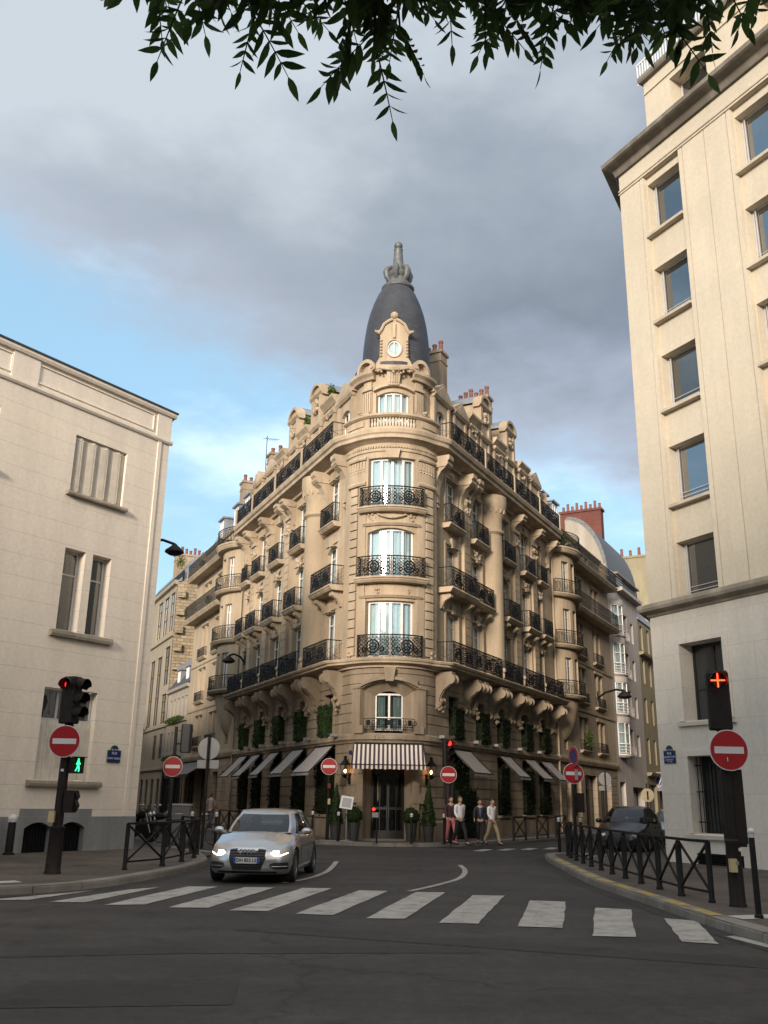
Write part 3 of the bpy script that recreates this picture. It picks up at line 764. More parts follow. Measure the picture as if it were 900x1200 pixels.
# ------------------------------------------------------------------ the corner hotel
hotel = thing('corner_hotel', 'tall carved limestone corner building with round tower front and slate dome', 'building', (HC.x, HC.y, 0))
LEND, REND = LS(16.7), RS(17.2)
gro = [0.9 + 0.435 * k for k in range(8)]
gro2 = [4.75 + 0.40 * k for k in range(6)]
Lg = [(0.9, 2.9), (4.5, 6.1), (8.1, 9.4), (11.2, 12.5), (13.6, 15.1)]
Rg = [(1.9, 3.8), (7.6, 9.0), (11.2, 12.7), (13.9, 15.5)]
Le = [1.9, 5.15, 8.4, 11.6, 14.5]; Re = [2.3, 5.45, 8.2, 11.75, 14.7]
Lw = [1.98, 6.5, 10.05, 13.3, 15.6]; Rw = [2.15, 5.2, 9.2, 12.5, 14.9]
holes0 = [(LS(b), LS(a), 1.05, 3.75, 0.4) for a, b in Lg] + [(RS(a), RS(b), 1.05, 3.75, 0.4) for a, b in Rg] + [(-1.0, 1.0, 0.17, 3.72, 0.9)]
m = M()
wall(m, HF, LEND, REND, 0.0, 3.95, holes0, gro)
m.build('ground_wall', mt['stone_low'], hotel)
m = M()
for a, b in ((LEND, -1.35), (1.35, REND)): sweep(m, HF, [(-0.05, 0), (0.10, 0), (0.10, 0.80), (0.05, 0.88), (-0.05, 0.88)], a, b)
for h in holes0[:-1]: fbox(m, HF, h[0] - 0.12, h[1] + 0.12, -0.1, 0.16, 0.93, 1.05)
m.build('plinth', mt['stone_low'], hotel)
holes1 = [(LS(c + 0.55), LS(c - 0.55), 4.45, 6.15, 0.35) for c in Le] + [(RS(c - 0.55), RS(c + 0.55), 4.45, 6.15, 0.35) for c in Re] + [(-1.22, 1.22, 4.32, 6.56, 0.02)]
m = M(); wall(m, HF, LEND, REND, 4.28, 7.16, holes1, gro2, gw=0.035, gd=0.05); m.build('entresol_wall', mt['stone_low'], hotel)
ww, TW = 0.68, 1.02
holes2 = []
for F_, C_ in ((LS, Lw), (RS, Rw)):
    for i, c in enumerate(C_):
        w = ww if i < 4 else 0.42
        for z0, z1 in ((7.42, 9.9), (10.87, 13.08), (14.07, 16.35)):
            a, b = sorted((F_(c - w), F_(c + w))); holes2.append((a, b, z0, z1, 0.36))
TH = [(-TW, TW, 7.46, 9.86, 0.30), (-TW, TW, 10.9, 13.12, 0.30), (-TW, TW, 14.1, 16.42, 0.30)]
m = M(); wall(m, HF, LEND, -aL - 0.12, 7.16, 17.15, [h for h in holes2 if h[1] < 0]); m.build('side_wall', mt['stoneL'], hotel)
m = M(); wall(m, HF, aR + 0.12, REND, 7.16, 17.15, [h for h in holes2 if h[0] > 0]); m.build('side_wall', mt['stoneR'], hotel)
m = M(); wall(m, HF, -aL - 0.12, aR + 0.12, 7.16, 17.15, TH, d=0.16)
for e in (-aL - 0.12, aR + 0.12): fbox(m, HF, e - 0.01, e + 0.01, -0.1, 0.16, 7.16, 17.15)
m.build('tower_wall', mt['stone'], hotel)
# party walls and closed top
m = M()
for e in (LEND, REND): m.face(HF.P(e, 0, 0), HF.P(e, -9, 0), HF.P(e, -9, 20.4), HF.P(e, 0, 20.4))
m.face(HF.P(LEND, -9, 0), HF.P(REND, -9, 0), HF.P(REND, -9, 20.4), HF.P(LEND, -9, 20.4))
m.build('party_wall', mt['chim'], hotel)

# string courses, slabs and the main cornice
m = M()
sweep(m, HF, [(-0.05, 3.92), (0.07, 3.92), (0.10, 4.0), (0.18, 4.06), (0.18, 4.24), (0.12, 4.30), (-0.05, 4.30)], LEND, REND)
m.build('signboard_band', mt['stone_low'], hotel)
def cprof(d, z0, z1): 
    H = z1 - z0
    return [(-0.05, z0), (0.16 * d + 0.04, z0), (0.20 * d, z0 + 0.2 * H), (0.55 * d, z0 + 0.34 * H), (0.82 * d, z0 + 0.42 * H), (0.84 * d, z0 + 0.62 * H), (0.94 * d, z0 + 0.70 * H), (d, z0 + 0.92 * H), (d - 0.02, z1), (-0.6, z1)]
m = M()
sweep(m, HF, cprof(0.92, 7.02, 7.40), LEND, -aL - 0.35); sweep(m, HF, cprof(0.92, 7.02, 7.40), aR + 0.35, REND)
c = HF.cuts(-aL - 0.35, -1.95)
def blend(m, s0, s1, dA, dB, z0, z1, n=12):
    """slab edge easing from one projection to another"""
    rows = []
    for k in range(n + 1):
        t = k / n; e = t * t * (3 - 2 * t); d = dA + (dB - dA) * e; a = s0 + (s1 - s0) * t
        rows.append([HF.P(a, dd, z) for dd, z in cprof(d, z0, z1)])
    m.grid(rows, close=True)
blend(m, -aL - 0.35, -1.75, 0.92, 0.44, 7.02, 7.40); blend(m, 1.72, aR + 0.35, 0.44, 0.92, 7.02, 7.40)
sweep(m, HF, cprof(0.44, 7.02, 7.40), -1.75, 1.72)
m.build('balcony_slab', mt['stone_trim'], hotel)
m = M()
sweep(m, HF, cprof(0.95, 16.95, 17.72), LEND, -aL - 0.2); sweep(m, HF, cprof(0.95, 16.95, 17.72), aR + 0.2, REND)
blend(m, -aL - 0.2, -1.6, 0.95, 0.62, 16.95, 17.72); blend(m, 1.6, aR + 0.2, 0.62, 0.95, 16.95, 17.72)
sweep(m, HF, cprof(0.62, 16.95, 17.72), -1.6, 1.6)
k = -1.9
while k < 1.9: fbox(m, HF, k, k + 0.06, 0.14, 0.27, 16.86, 16.97); k += 0.115
sweep(m, HF, [(0.1, 16.72), (0.22, 16.72), (0.24, 16.84), (0.1, 16.86)], -aL - 0.1, aR + 0.1)
m.build('main_cornice', mt['stone_trim'], hotel)

# tower: quoins, window surrounds, capital bands
m = M()
for sg in (-1, 1):
    z = 7.55
    while z < 15.0:
        fbox(m, HF, sg * 1.52, sg * 1.95, 0.14, 0.245, z, z + 0.34); z += 0.40
    fbox(m, HF, sg * 1.10, sg * 1.46, 0.14, 0.215, 7.42, 15.2)
    for z0, z1, d in ((15.15, 15.32, 0.30), (15.32, 16.35, 0.20), (16.35, 16.5, 0.30)): sweep(m, HF, [(0.1, z0), (d, z0), (d + 0.04, (z0 + z1) / 2), (d, z1), (0.1, z1)], *sorted((sg * 1.10, sg * 2.1)))
    k = 1.16
    while k < 2.05:
        fbox(m, HF, sg * k, sg * (k + 0.10), 0.2, 0.262, 15.92, 16.3); 
        c = HF.P(sg * (k + 0.05), 0.235, 15.84); m.ball(c, 0.055, 7, 5); k += 0.155
for z, w in ((9.98, 1.3), (13.22, 1.2)): sweep(m, HF, [(0.1, z), (0.24, z), (0.32, z + 0.1), (0.1, z + 0.14)], -w, w)
for zt, rise in ((13.12, 0.20),):
    arch_fill(m, HF, -TW, TW, zt, rise, -0.10, 0.158)
# garland above 2nd-floor arch, panels under it, keystones
garland(m, HF, 0, 13.72, 1.1, 0.16, 0.27, 0.05); carved(m, HF, -0.86, 13.62, 0.34, 0.3, 0.24, 12, 3); carved(m, HF, 0.86, 13.62, 0.34, 0.3, 0.24, 12, 4)
carved(m, HF, -0.62, 10.28, 0.5, 0.26, 0.24, 12, 5); carved(m, HF, 0.62, 10.28, 0.5, 0.26, 0.24, 12, 6)
ext(m, HF, [(-0.22, 16.35), (0.22, 16.35), (0.30, 16.78), (-0.30, 16.78)], 0.1, 0.36)
for sg in (-1, 1):
    fbox(m, HF, sg * TW, sg * (TW + 0.10), 0.14, 0.225, 14.1, 16.5); fbox(m, HF, sg * TW, sg * (TW + 0.09), 0.14, 0.235, 7.42, 9.95)
    carved(m, HF, sg * 1.86, 7.62, 0.34, 0.5, 0.34, 10, 11 + sg)
m.build('tower_carving', mt['stone_trim'], hotel)

# entresol splayed arch over the door
m = M(); n = 16
def arc(w, z0, zs, rise): return [(-w, z0)] + [(-w + 2 * w * k / n, zs + rise * (1 - (2 * k / n - 1) ** 2)) for k in range(n + 1)] + [(w, z0)]
o_ = arc(1.22, 4.32, 6.12, 0.36); i_ = arc(0.80, 4.32, 5.82, 0.26)
m.grid([[HF.P(s, 0.10, z) for s, z in o_], [HF.P(s, -0.16, z) for s, z in [(a * 0.90 + b * 0.10, p * 0.9 + q * 0.1) for (a, p), (b, q) in zip(o_, i_)]], [HF.P(s, -0.52, z) for s, z in i_]])
top = [(s, 6.57) for s, z in o_[1:-1]]
m.grid([[HF.P(s, 0.10, z) for s, z in o_[1:-1]], [HF.P(s, 0.10, z) for s, z in top]])
# moulded hood with little drops
for k in range(n):
    a = o_[1 + k]; b = o_[2 + k]
    ext(m, HF, [(a[0] * 1.06, a[1] + 0.02), (b[0] * 1.06, b[1] + 0.02), (b[0] * 1.06, b[1] + 0.14), (a[0] * 1.06, a[1] + 0.14)], 0.05, 0.22)
for sg in (-1, 1): 
    fbox(m, HF, sg * 1.22, sg * 1.62, 0.0, 0.13, 4.3, 6.15); fbox(m, HF, sg * 1.02, sg * 1.42, 0.1, 0.24, 4.3, 4.62)
    fbox(m, HF, sg * 1.18, sg * 1.66, 0.0, 0.17, 6.15, 6.26)
ext(m, HF, [(-0.14, 6.42), (0.14, 6.42), (0.22, 7.0), (-0.22, 7.0)], 0.05, 0.30)
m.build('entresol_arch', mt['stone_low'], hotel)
window(HF, hotel, -0.78, 0.78, 4.45, 5.98, -0.50, 2, (4.98,), cur='drape', t=0.075, dr=0.14)
m = M()
for z in (4.45, 4.56, 4.9): fbox(m, HF, -1.05, 1.05, 0.12, 0.145, z - 0.012, z + 0.012)
for k in range(23): a = -1.04 + k * 0.0945; m.bar(HF.P(a, 0.13, 4.36), HF.P(a, 0.13, 4.9), 0.014)
for k in range(5):
    a = -0.84 + k * 0.42; fbox(m, HF, a - 0.07, a + 0.07, 0.12, 0.15, 4.62, 4.84); m.ring(HF.P(a + 0.21, 0.13, 4.72), HF.U(a), Vector((0, 0, 1)), 0.085, 0.012, 10)
m.build('railing', mt['iron'], hotel)

# tower windows + balconies
for z0, z1 in ((7.46, 9.86), (10.9, 13.1), (14.1, 16.42)):
    window(HF, hotel, -TW + 0.02, TW - 0.02, z0, z1, -0.02, 4, (), cur='curtain', t=0.085)
for z, w, d in ((10.86, 1.36, 0.62), (14.06, 1.34, 0.56)):
    m = M(); slab(m, HF, -w, w, d, z, 0.24); b = m.build('balcony', mt['stone_trim'], hotel)
    railing(HF, -w + 0.09, w - 0.09, d - 0.1, z, 0.92, end_d=0.18).build('railing', mt['iron'], b)
railing(HF, -1.27, 1.27, 0.36, 7.40, 0.98, end_d=0.18).build('railing', mt['iron'], hotel)

# side windows, arches, carved heads
for F_, C_ in ((LS, Lw), (RS, Rw)):
    for i, c in enumerate(C_):
        w = ww if i < 4 else 0.42
        a, b = sorted((F_(c - w), F_(c + w)))
        for z0, z1, rise in ((7.42, 9.9, 0), (10.87, 13.08, 0.28), (14.07, 16.35, 0)):
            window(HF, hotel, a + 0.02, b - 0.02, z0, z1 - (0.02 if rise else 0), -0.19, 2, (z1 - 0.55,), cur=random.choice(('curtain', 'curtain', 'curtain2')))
            m = M()
            if rise: arch_fill(m, HF, a, b, z1 + 0.002, rise, -0.18, -0.002, 8)
            ext(m, HF, [((a + b) / 2 - 0.13, z1 - rise * 0.1 + 0.0), ((a + b) / 2 + 0.13, z1 - rise * 0.1), ((a + b) / 2 + 0.2, z1 + 0.42), ((a + b) / 2 - 0.2, z1 + 0.42)], -0.0, 0.13)
            for e in (a, b): 
                s_ = -1 if e == a else 1
                fbox(m, HF, e + s_ * 0.02, e + s_ * 0.17, -0.01, 0.055, z0, z1 + 0.05)
            fbox(m, HF, a - 0.17, b + 0.17, -0.01, 0.075, z1 + 0.055, z1 + 0.16)
            if z0 > 10 and i: carved(m, HF, (a + b) / 2, z0 - 0.75, 0.75, 0.5, 0.14, 12, int(z0 + i)); garland(m, HF, (a + b) / 2, z0 - 0.5, 0.9, 0.22, 0.1, 0.05)
            m.build('window_surround', mt['stone_trim'], hotel)
    for i, c in enumerate(Le if F_ is LS else Re):
        a, b = sorted((F_(c - 0.53), F_(c + 0.53))); window(HF, hotel, a, b, 4.45, 6.15, -0.28, 2, (5.0,), 'dark_frame', 'pane_old', None, room=False)
    for g in (Lg if F_ is LS else Rg):
        a, b = sorted((F_(g[0]), F_(g[1]))); window(HF, hotel, a + 0.01, b - 0.01, 1.05, 3.75, -0.34, 3, (2.9,), 'dark_frame', 'pane_black', None, room=False)
def bal(F_, a, b, z, d, h=0.95, stone_w=0.12, under=True):
    a, b = sorted((F_(a), F_(b))); m = M(); slab(m, HF, a - stone_w, b + stone_w, d, z, 0.24)
    if under:
        for e in (a + 0.12, b - 0.36): console(m, HF, e, e + 0.24, z - 0.95, z - 0.235, d * 0.72)
    o = m.build('balcony', mt['stone_trim'], hotel); railing(HF, a, b, d - 0.09, z, h).build('railing', mt['iron'], o)
bal(LS, 0.45, 2.95, 10.86, 0.78)
for a, b in ((5.65, 7.4), (9.2, 11.0), (12.4, 14.2), (14.9, 16.3)): bal(LS, a, b, 10.86, 0.62)
for c in (1.98, 6.5, 10.05, 13.3): bal(LS, c - 0.82, c + 0.82, 14.06, 0.46, under=False)
bal(LS, 15.0, 16.2, 14.06, 0.46, under=False)
bal(RS, 0.65, 3.6, 10.86, 0.78); bal(RS, 4.1, 6.2, 10.86, 0.62)
for a, b in ((8.35, 10.1), (11.6, 13.35), (14.2, 15.7)): bal(RS, a, b, 10.86, 0.62)
for c in (2.05, 5.2, 9.2, 12.5): bal(RS, c - 0.82, c + 0.82, 14.06, 0.46, under=False)
bal(RS, 14.3, 15.5, 14.06, 0.46, under=False)
for F_, rg in ((LS, ((0.35, 3.3), (4.3, 6.9), (7.2, 9.9), (10.2, 13.1), (13.4, 16.2))), (RS, ((0.45, 6.4), (6.9, 9.4), (9.9, 12.9), (13.2, 16.4)))):
    for a, b in rg:
        a, b = sorted((F_(a), F_(b))); railing(HF, a, b, 0.80, 7.40, 0.98).build('railing', mt['iron'], hotel)
    for a in ((3.6, 7.05, 10.05, 13.25) if F_ is LS else (6.65, 9.65, 13.05)):     # small stone lions between the railings
        m = M(); p = HF.P(F_(a), 0.72, 7.4); m.ball(p + Vector((0, 0, 0.2)), (0.14, 0.14, 0.2), 8, 6); m.ball(p + Vector((0, 0, 0.46)) + HF.N(F_(a)) * 0.06, 0.13, 8, 6)
        m.build('stone_finial', mt['stone_trim'], hotel)

# consoles: under the first balcony, under the cornice
for F_, ks in ((LS, (0.35, 3.1, 4.05, 6.4, 7.2, 9.6, 10.4, 12.7, 13.5, 15.9)), (RS, (0.35, 3.4, 4.3, 6.5, 7.1, 9.3, 10.4, 12.9, 13.5, 16.2))):
    for a in ks:
        m = M(); a0, a1 = sorted((F_(a), F_(a + 0.42))); console(m, HF, a0, a1, 5.45, 7.03, 0.82)
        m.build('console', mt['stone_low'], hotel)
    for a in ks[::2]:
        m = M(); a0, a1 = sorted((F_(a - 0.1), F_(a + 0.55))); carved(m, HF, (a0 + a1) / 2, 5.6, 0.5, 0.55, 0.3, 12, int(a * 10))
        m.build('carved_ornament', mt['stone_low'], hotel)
for F_, ks in ((LS, (0.10, 2.75, 7.6, 8.6, 11.4, 14.5, 16.1)), (RS, (0.10, 3.0, 3.9, 10.4, 13.6, 16.4))):
    for a in ks:
        m = M(); a0, a1 = sorted((F_(a), F_(a + 0.5))); bracket(m, HF, a0, a1, 15.0 if a < 5 else 15.6, 16.98, 0.82)
        if a < 5: carved(m, HF, (a0 + a1) / 2, 14.75, 0.36, 0.6, 0.16, 10, 31)
        m.build('console', mt['stone_trim'], hotel)
# engaged round columns and flat pilasters
def half_column(F_, a):
    m = M(); s = F_(a); c = HF.P(s, -0.02, 0)
    m.lathe([(0.78, 7.40), (0.78, 7.75), (0.70, 7.8), (0.68, 14.9), (0.74, 14.95), (0.80, 15.02), (0.80, 15.12), (0.70, 15.2), (0.70, 15.75), (0.80, 15.95), (0.92, 16.35), (0.95, 16.6), (0.95, 16.97)], (c.x, c.y, 0), 28)
    for k in range(9):
        t = math.atan2(HF.N(s).y, HF.N(s).x) + (k - 4) * 0.36; m.ball((c.x + 0.82 * math.cos(t), c.y + 0.82 * math.sin(t), 16.2), (0.09, 0.09, 0.2), 7, 5)
    m.build('engaged_column', mt['stone'], hotel, sharp=0.6)
half_column(LS, 4.0); half_column(RS, 7.1)
for F_, ks in ((LS, (8.25, 11.65, 14.5)), (RS, (3.7, 10.8, 13.8))):
    for a in ks:
        m = M()
        a0, a1 = sorted((F_(a - 0.36), F_(a + 0.36))); wall(m, HF, a0, a1, 7.4, 16.0, (), [7.5 + 0.4 * k for k in range(21)], d=0.17, gw=0.03, gd=0.03)
        for e in (a0, a1): fbox(m, HF, e - 0.005, e + 0.005, -0.02, 0.165, 7.4, 16.0)
        fbox(m, HF, a0 - 0.06, a1 + 0.06, 0, 0.26, 16.0, 16.2); carved(m, HF, (a0 + a1) / 2, 15.5, 0.7, 0.7, 0.26, 16, int(a))
        m.build('pilaster', mt['stone'], hotel)

# roof terrace: iron railing on the cornice with stone posts
for F_, e in ((LS, 16.4), (RS, 16.9)):
    k = 0.45; i = 0
    while k < e - 0.5:
        q = min(k + 4.1, e); a, b = sorted((F_(k), F_(q))); railing(HF, a, b, 0.80, 17.72, 1.02, (i == 0, False) if F_ is RS else (False, i == 0), end_d=-0.4).build('railing', mt['iron'], hotel)
        m = M(); a, b = sorted((F_(q), F_(q + 0.16))); fbox(m, HF, a, b, 0.72, 0.88, 17.72, 18.80); m.build('railing_post', mt['stone_trim'], hotel)
        k = q + 0.16; i += 1
# tower balustrade
m = M()
for a, b in ((-aL - 0.05, -0.98), (0.98, aR + 0.05)):
    sweep(m, HF, [(0.0, 17.72), (0.36, 17.72), (0.36, 17.84), (0.28, 17.9), (0.28, 18.34), (0.0, 18.34)], a, b)
    fbox(m, HF, a + 0.25, b - 0.25, 0.2, 0.34, 17.98, 18.26)
sweep(m, HF, [(0.0, 17.72), (0.36, 17.72), (0.36, 17.84), (0.28, 17.9), (0.0, 17.9)], -0.98, 0.98)
sweep(m, HF, [(0.02, 18.34), (0.32, 18.34), (0.42, 18.41), (0.42, 18.5), (0.34, 18.55), (0.02, 18.55)], -aL - 0.1, aR + 0.1)
m.build('balustrade', mt['stone_trim'], hotel)
m = M()
for k in range(15):
    a = -0.9 + k * 0.1286; p = HF.P(a, 0.2, 0)
    m.lathe([(0.035, 17.9), (0.05, 17.96), (0.062, 18.06), (0.03, 18.2), (0.05, 18.3), (0.05, 18.34)], (p.x, p.y, 0), 8)
m.build('baluster', mt['baluster'], hotel)

# attic storey: tower drum
D0 = -0.30
m = M(); AW = 0.92
wall(m, HF, -aL - 0.5, aR + 0.5, 17.72, 20.95, [(-AW, AW, 18.3, 19.85, 0.22)], d=D0)
arch_fill(m, HF, -AW, AW, 19.852, 0.16, D0 - 0.15, D0 - 0.002)
m.build('attic_wall', mt['stone'], hotel)
window(HF, hotel, -AW + 0.02, AW - 0.02, 18.3, 19.85, D0 - 0.13, 4, (), cur='curtain', t=0.085)
m = M()
for sg in (-1, 1):
    for k in range(4): fbox(m, HF, sg * (1.24 + k * 0.14), sg * (1.33 + k * 0.14), D0, D0 + 0.13, 18.9, 19.9)
    fbox(m, HF, sg * 1.2, sg * 1.78, D0, D0 + 0.07, 18.5, 20.0)
    fbox(m, HF, sg * 1.15, sg * 1.83, D0, D0 + 0.17, 20.0, 20.16); fbox(m, HF, sg * 1.22, sg * 1.76, D0, D0 + 0.09, 20.16, 20.5)
    fbox(m, HF, sg * 1.26, sg * 1.72, D0, D0 + 0.2, 18.70, 18.86)
    # broken segmental pediment with a volute
    cs = sg * 1.42; pts = []
    for k in range(11):
        t = math.pi * k / 10; pts.append((cs - 0.56 * math.cos(t), 20.92 + 0.62 * math.sin(t)))
    inner = [(cs - 0.40 * math.cos(math.pi * k / 10), 20.92 + 0.44 * math.sin(math.pi * k / 10)) for k in range(11)]
    for k in range(10): ext(m, HF, [pts[k], pts[k + 1], inner[k + 1], inner[k]], D0 - 0.5, D0 + 0.36)
    ext(m, HF, [(cs - 0.4, 20.92)] + inner + [(cs + 0.4, 20.92)], D0 - 0.5, D0 + 0.12)
    v = [(sg * 1.02 + 0.17 * math.cos(t), 21.02 + 0.17 * math.sin(t)) for t in [2 * math.pi * k / 14 for k in range(14)]]; ext(m, HF, v, D0, D0 + 0.42)
    v = [(sg * 1.02 + 0.08 * math.cos(t), 21.02 + 0.08 * math.sin(t)) for t in [2 * math.pi * k / 10 for k in range(10)]]; ext(m, HF, v, D0, D0 + 0.47)
    carved(m, HF, sg * 1.62, 18.72, 0.4, 0.5, D0 + 0.55, 9, 40 + sg)
    fbox(m, HF, sg * AW, sg * (AW + 0.16), D0, D0 + 0.1, 18.3, 19.8)
sweep(m, HF, [(D0, 20.5), (D0 + 0.22, 20.5), (D0 + 0.27, 20.62), (D0 + 0.40, 20.74), (D0 + 0.42, 20.88), (D0, 20.92)], -aL - 0.3, -1.0); sweep(m, HF, [(D0, 20.5), (D0 + 0.22, 20.5), (D0 + 0.27, 20.62), (D0 + 0.40, 20.74), (D0 + 0.42, 20.88), (D0, 20.92)], 1.0, aR + 0.3)
for k in range(10):
    a = -1.05 + 2.1 * k / 10; b = -1.05 + 2.1 * (k + 1) / 10; g = lambda x: 19.88 + 0.2 * (1 - (x / 1.05) ** 2)
    ext(m, HF, [(a, g(a)), (b, g(b)), (b, g(b) + 0.13), (a, g(a) + 0.13)], D0, D0 + 0.2)
ext(m, HF, [(-0.26, 20.1), (0.26, 20.1), (0.36, 20.95), (-0.36, 20.95)], D0, D0 + 0.26)
for k in range(4): fbox(m, HF, -0.2 + k * 0.115, -0.15 + k * 0.115, D0 + 0.2, D0 + 0.29, 20.2, 20.75)
carved(m, HF, 0, 20.8, 1.6, 0.35, D0 + 0.34, 22, 50); garland(m, HF, 0, 20.95, 1.3, 0.12, D0 + 0.34, 0.06)
for sg in (-1, 1): fbox(m, HF, sg * 0.55, sg * 0.95, D0, D0 + 0.3, 20.85, 21.05)
sweep(m, HF, [(D0, 20.9), (D0 + 0.34, 20.92), (D0 + 0.34, 21.06), (D0, 21.1)], -0.95, 0.95)
m.build('attic_carving', mt['stone_trim'], hotel)

# oculus dormer on the dome
f2 = Fac((HC.x, HC.y), (1, 0), (0, -1)); FD = 1.78
m = M()
oc = [(0.33 * math.cos(2 * math.pi * k / 28), 22.10 + 0.42 * math.sin(2 * math.pi * k / 28)) for k in range(28)]
outl = [(-0.92, 21.05), (0.92, 21.05), (0.80, 21.4), (0.68, 21.6), (0.66, 22.75), (0.86, 22.98), (0.78, 23.06), (0.55, 23.12), (0.46, 23.5), (0.2, 23.56), (0.12, 23.78), (-0.12, 23.78), (-0.2, 23.56), (-0.46, 23.5), (-0.55, 23.12), (-0.78, 23.06), (-0.86, 22.98), (-0.66, 22.75), (-0.68, 21.6), (-0.80, 21.4)]
# front face as a ring between the outline (resampled by angle) and the oculus
def ray_out(a):
    d = Vector((math.cos(a), math.sin(a))); best = None; c = Vector((0, 22.1))
    for p, q in zip(outl, outl[1:] + outl[:1]):
        p = Vector(p); q = Vector(q); e = q - p; den = d.x * e.y - d.y * e.x
        if abs(den) < 1e-9: continue
        w = p - c; t = (w.x * e.y - w.y * e.x) / den; u = (w.x * d.y - w.y * d.x) / den
        if t > 0 and -1e-6 <= u <= 1 + 1e-6 and (best is None or t < best): best = t
    return c + d * best
angs = sorted({math.atan2(z - 22.1, s) % (2 * math.pi) for s, z in outl} | {2 * math.pi * k / 28 for k in range(28)})
ro = [ray_out(a) for a in angs]; ri = [(0.40 * math.cos(a), 22.1 + 0.49 * math.sin(a)) for a in angs]; rr = [(0.33 * math.cos(a), 22.1 + 0.42 * math.sin(a)) for a in angs]
m.grid([[f2.P(p[0], FD - 1.1, p[1]) for p in ro], [f2.P(p[0], FD, p[1]) for p in ro], [f2.P(p[0], FD, p[1]) for p in ri], [f2.P(p[0], FD + 0.06, p[1]) for p in ri],
        [f2.P(p[0], FD + 0.06, p[1]) for p in rr], [f2.P(p[0], FD - 0.3, p[1]) for p in rr]], close=True)
for sg in (-1, 1):
    pts = [f2.P(sg * x, FD + 0.06, z) for x, z in ((0.92, 22.98), (0.72, 22.86), (0.62, 23.05), (0.5, 23.34), (0.28, 23.52), (0.1, 23.62))]; m.tube(pts, 0.07, 6)
    for k in range(6): m.ball(f2.P(sg * 0.62, FD + 0.03, 21.7 + k * 0.16), 0.07, 7, 5)
m.ball(f2.P(0, FD - 0.05, 23.86), (0.2, 0.2, 0.2), 9, 6); carved(m, f2, 0, 22.95, 0.8, 0.5, FD + 0.06, 22, 61)
fbox(m, f2, -0.82, 0.82, FD - 0.2, FD + 0.16, 21.06, 21.18); fbox(m, f2, -0.06, 0.06, FD, FD + 0.12, 22.62, 23.4)
m.build('oculus_dormer', mt['stone_trim'], hotel)
m = M()
for ra, rb, d0, d1 in ((0.33, 0.275, FD - 0.1, FD - 0.02),):
    A = [[f2.P(r * math.cos(t), d, 22.1 + r * 1.27 * math.sin(t)) for t in [2 * math.pi * k / 28 for k in range(28)]] for r, d in ((ra, d0), (ra, d1), (rb, d1), (rb, d0))]
    m.grid(A, close=True)
fbox(m, f2, -0.02, 0.02, FD - 0.1, FD - 0.01, 21.7, 22.5)
w = m.build('window', mt['white'], hotel)
m = M(); m.face(*[f2.P(0.31 * math.cos(t), FD - 0.06, 22.1 + 0.39 * math.sin(t)) for t in [2 * math.pi * k / 28 for k in range(28)]]); m.build('pane', mt['pane'], w)
m = M(); m.face(*[f2.P(0.33 * math.cos(t), FD - 0.12, 22.1 + 0.42 * math.sin(t)) for t in [2 * math.pi * k / 28 for k in range(28)]]); m.build('curtain', mt['curtain'], w)

# dome, neck and finial
m = M()
prof = [(1.64, 20.6), (1.64, 21.6), (1.66, 22.3), (1.63, 22.9), (1.57, 23.5), (1.49, 24.1), (1.37, 24.7), (1.19, 25.3), (0.97, 25.85), (0.72, 26.3)]
m.lathe(prof, (HC.x + 0.13, HC.y, 0), 48); m.build('dome', mt['slate'], hotel, smooth=True)
m = M(); fx, fy = HC.x + 0.17, HC.y
m.lathe([(0.80, 26.22), (0.84, 26.32), (0.76, 26.42), (0.60, 26.5), (0.56, 26.66), (0.50, 26.74), (0.48, 26.9), (0.56, 27.0), (0.58, 27.14), (0.46, 27.3), (0.36, 27.36), (0.30, 27.5), (0.26, 27.9), (0.21, 28.55), (0.24, 28.62), (0.15, 28.68)], (fx, fy, 0), 20)
m.ball((fx, fy, 28.85), 0.22, 14, 10)
for k in range(6):
    t = 2 * math.pi * k / 6 + 0.3; c, s = math.cos(t), math.sin(t)
    pts = [(fx + c * r, fy + s * r, z) for r, z in ((0.46, 26.75), (0.60, 26.95), (0.64, 27.2), (0.56, 27.4), (0.42, 27.5), (0.34, 27.6))]
    m.tube(pts, [0.11, 0.15, 0.17, 0.15, 0.11, 0.07], 8)
m.build('finial', mt['lead'], hotel, sharp=0.6)

# attic storey: the sides with dormers of several kinds
m = M()
for F_, e in ((LS, 16.7), (RS, 17.2)):
    a, b = sorted((F_(0.3), F_(e))); sweep(m, HF, [(-3.0, 17.70), (-0.55, 17.70), (-0.55, 20.15), (-0.42, 20.25), (-0.36, 20.42), (-3.0, 20.42)], a, b)
m.build('attic_wall', mt['stone'], hotel)
m = M()
for F_, e in ((LS, 16.7), (RS, 17.2)):
    a, b = sorted((F_(2.6), F_(e))); sweep(m, HF, [(-0.75, 20.42), (-1.0, 21.2), (-1.5, 22.0), (-2.3, 22.4), (-2.3, 20.40)], a, b)
tp = [HF.P(LS(16.7), -2.3, 22.398), HF.P(LS(2.6), -2.3, 22.398), HF.P(RS(2.6), -2.3, 22.398), HF.P(RS(17.2), -2.3, 22.398), HF.P(RS(17.2), -8, 22.398), HF.P(LS(16.7), -8, 22.398)]
m.face(*tp)
m.lathe([(1.9, 20.9), (1.9, 21.4), (1.62, 21.5)], (HC.x, HC.y, 0), 32)
m.build('roof', mt['slate'], hotel)
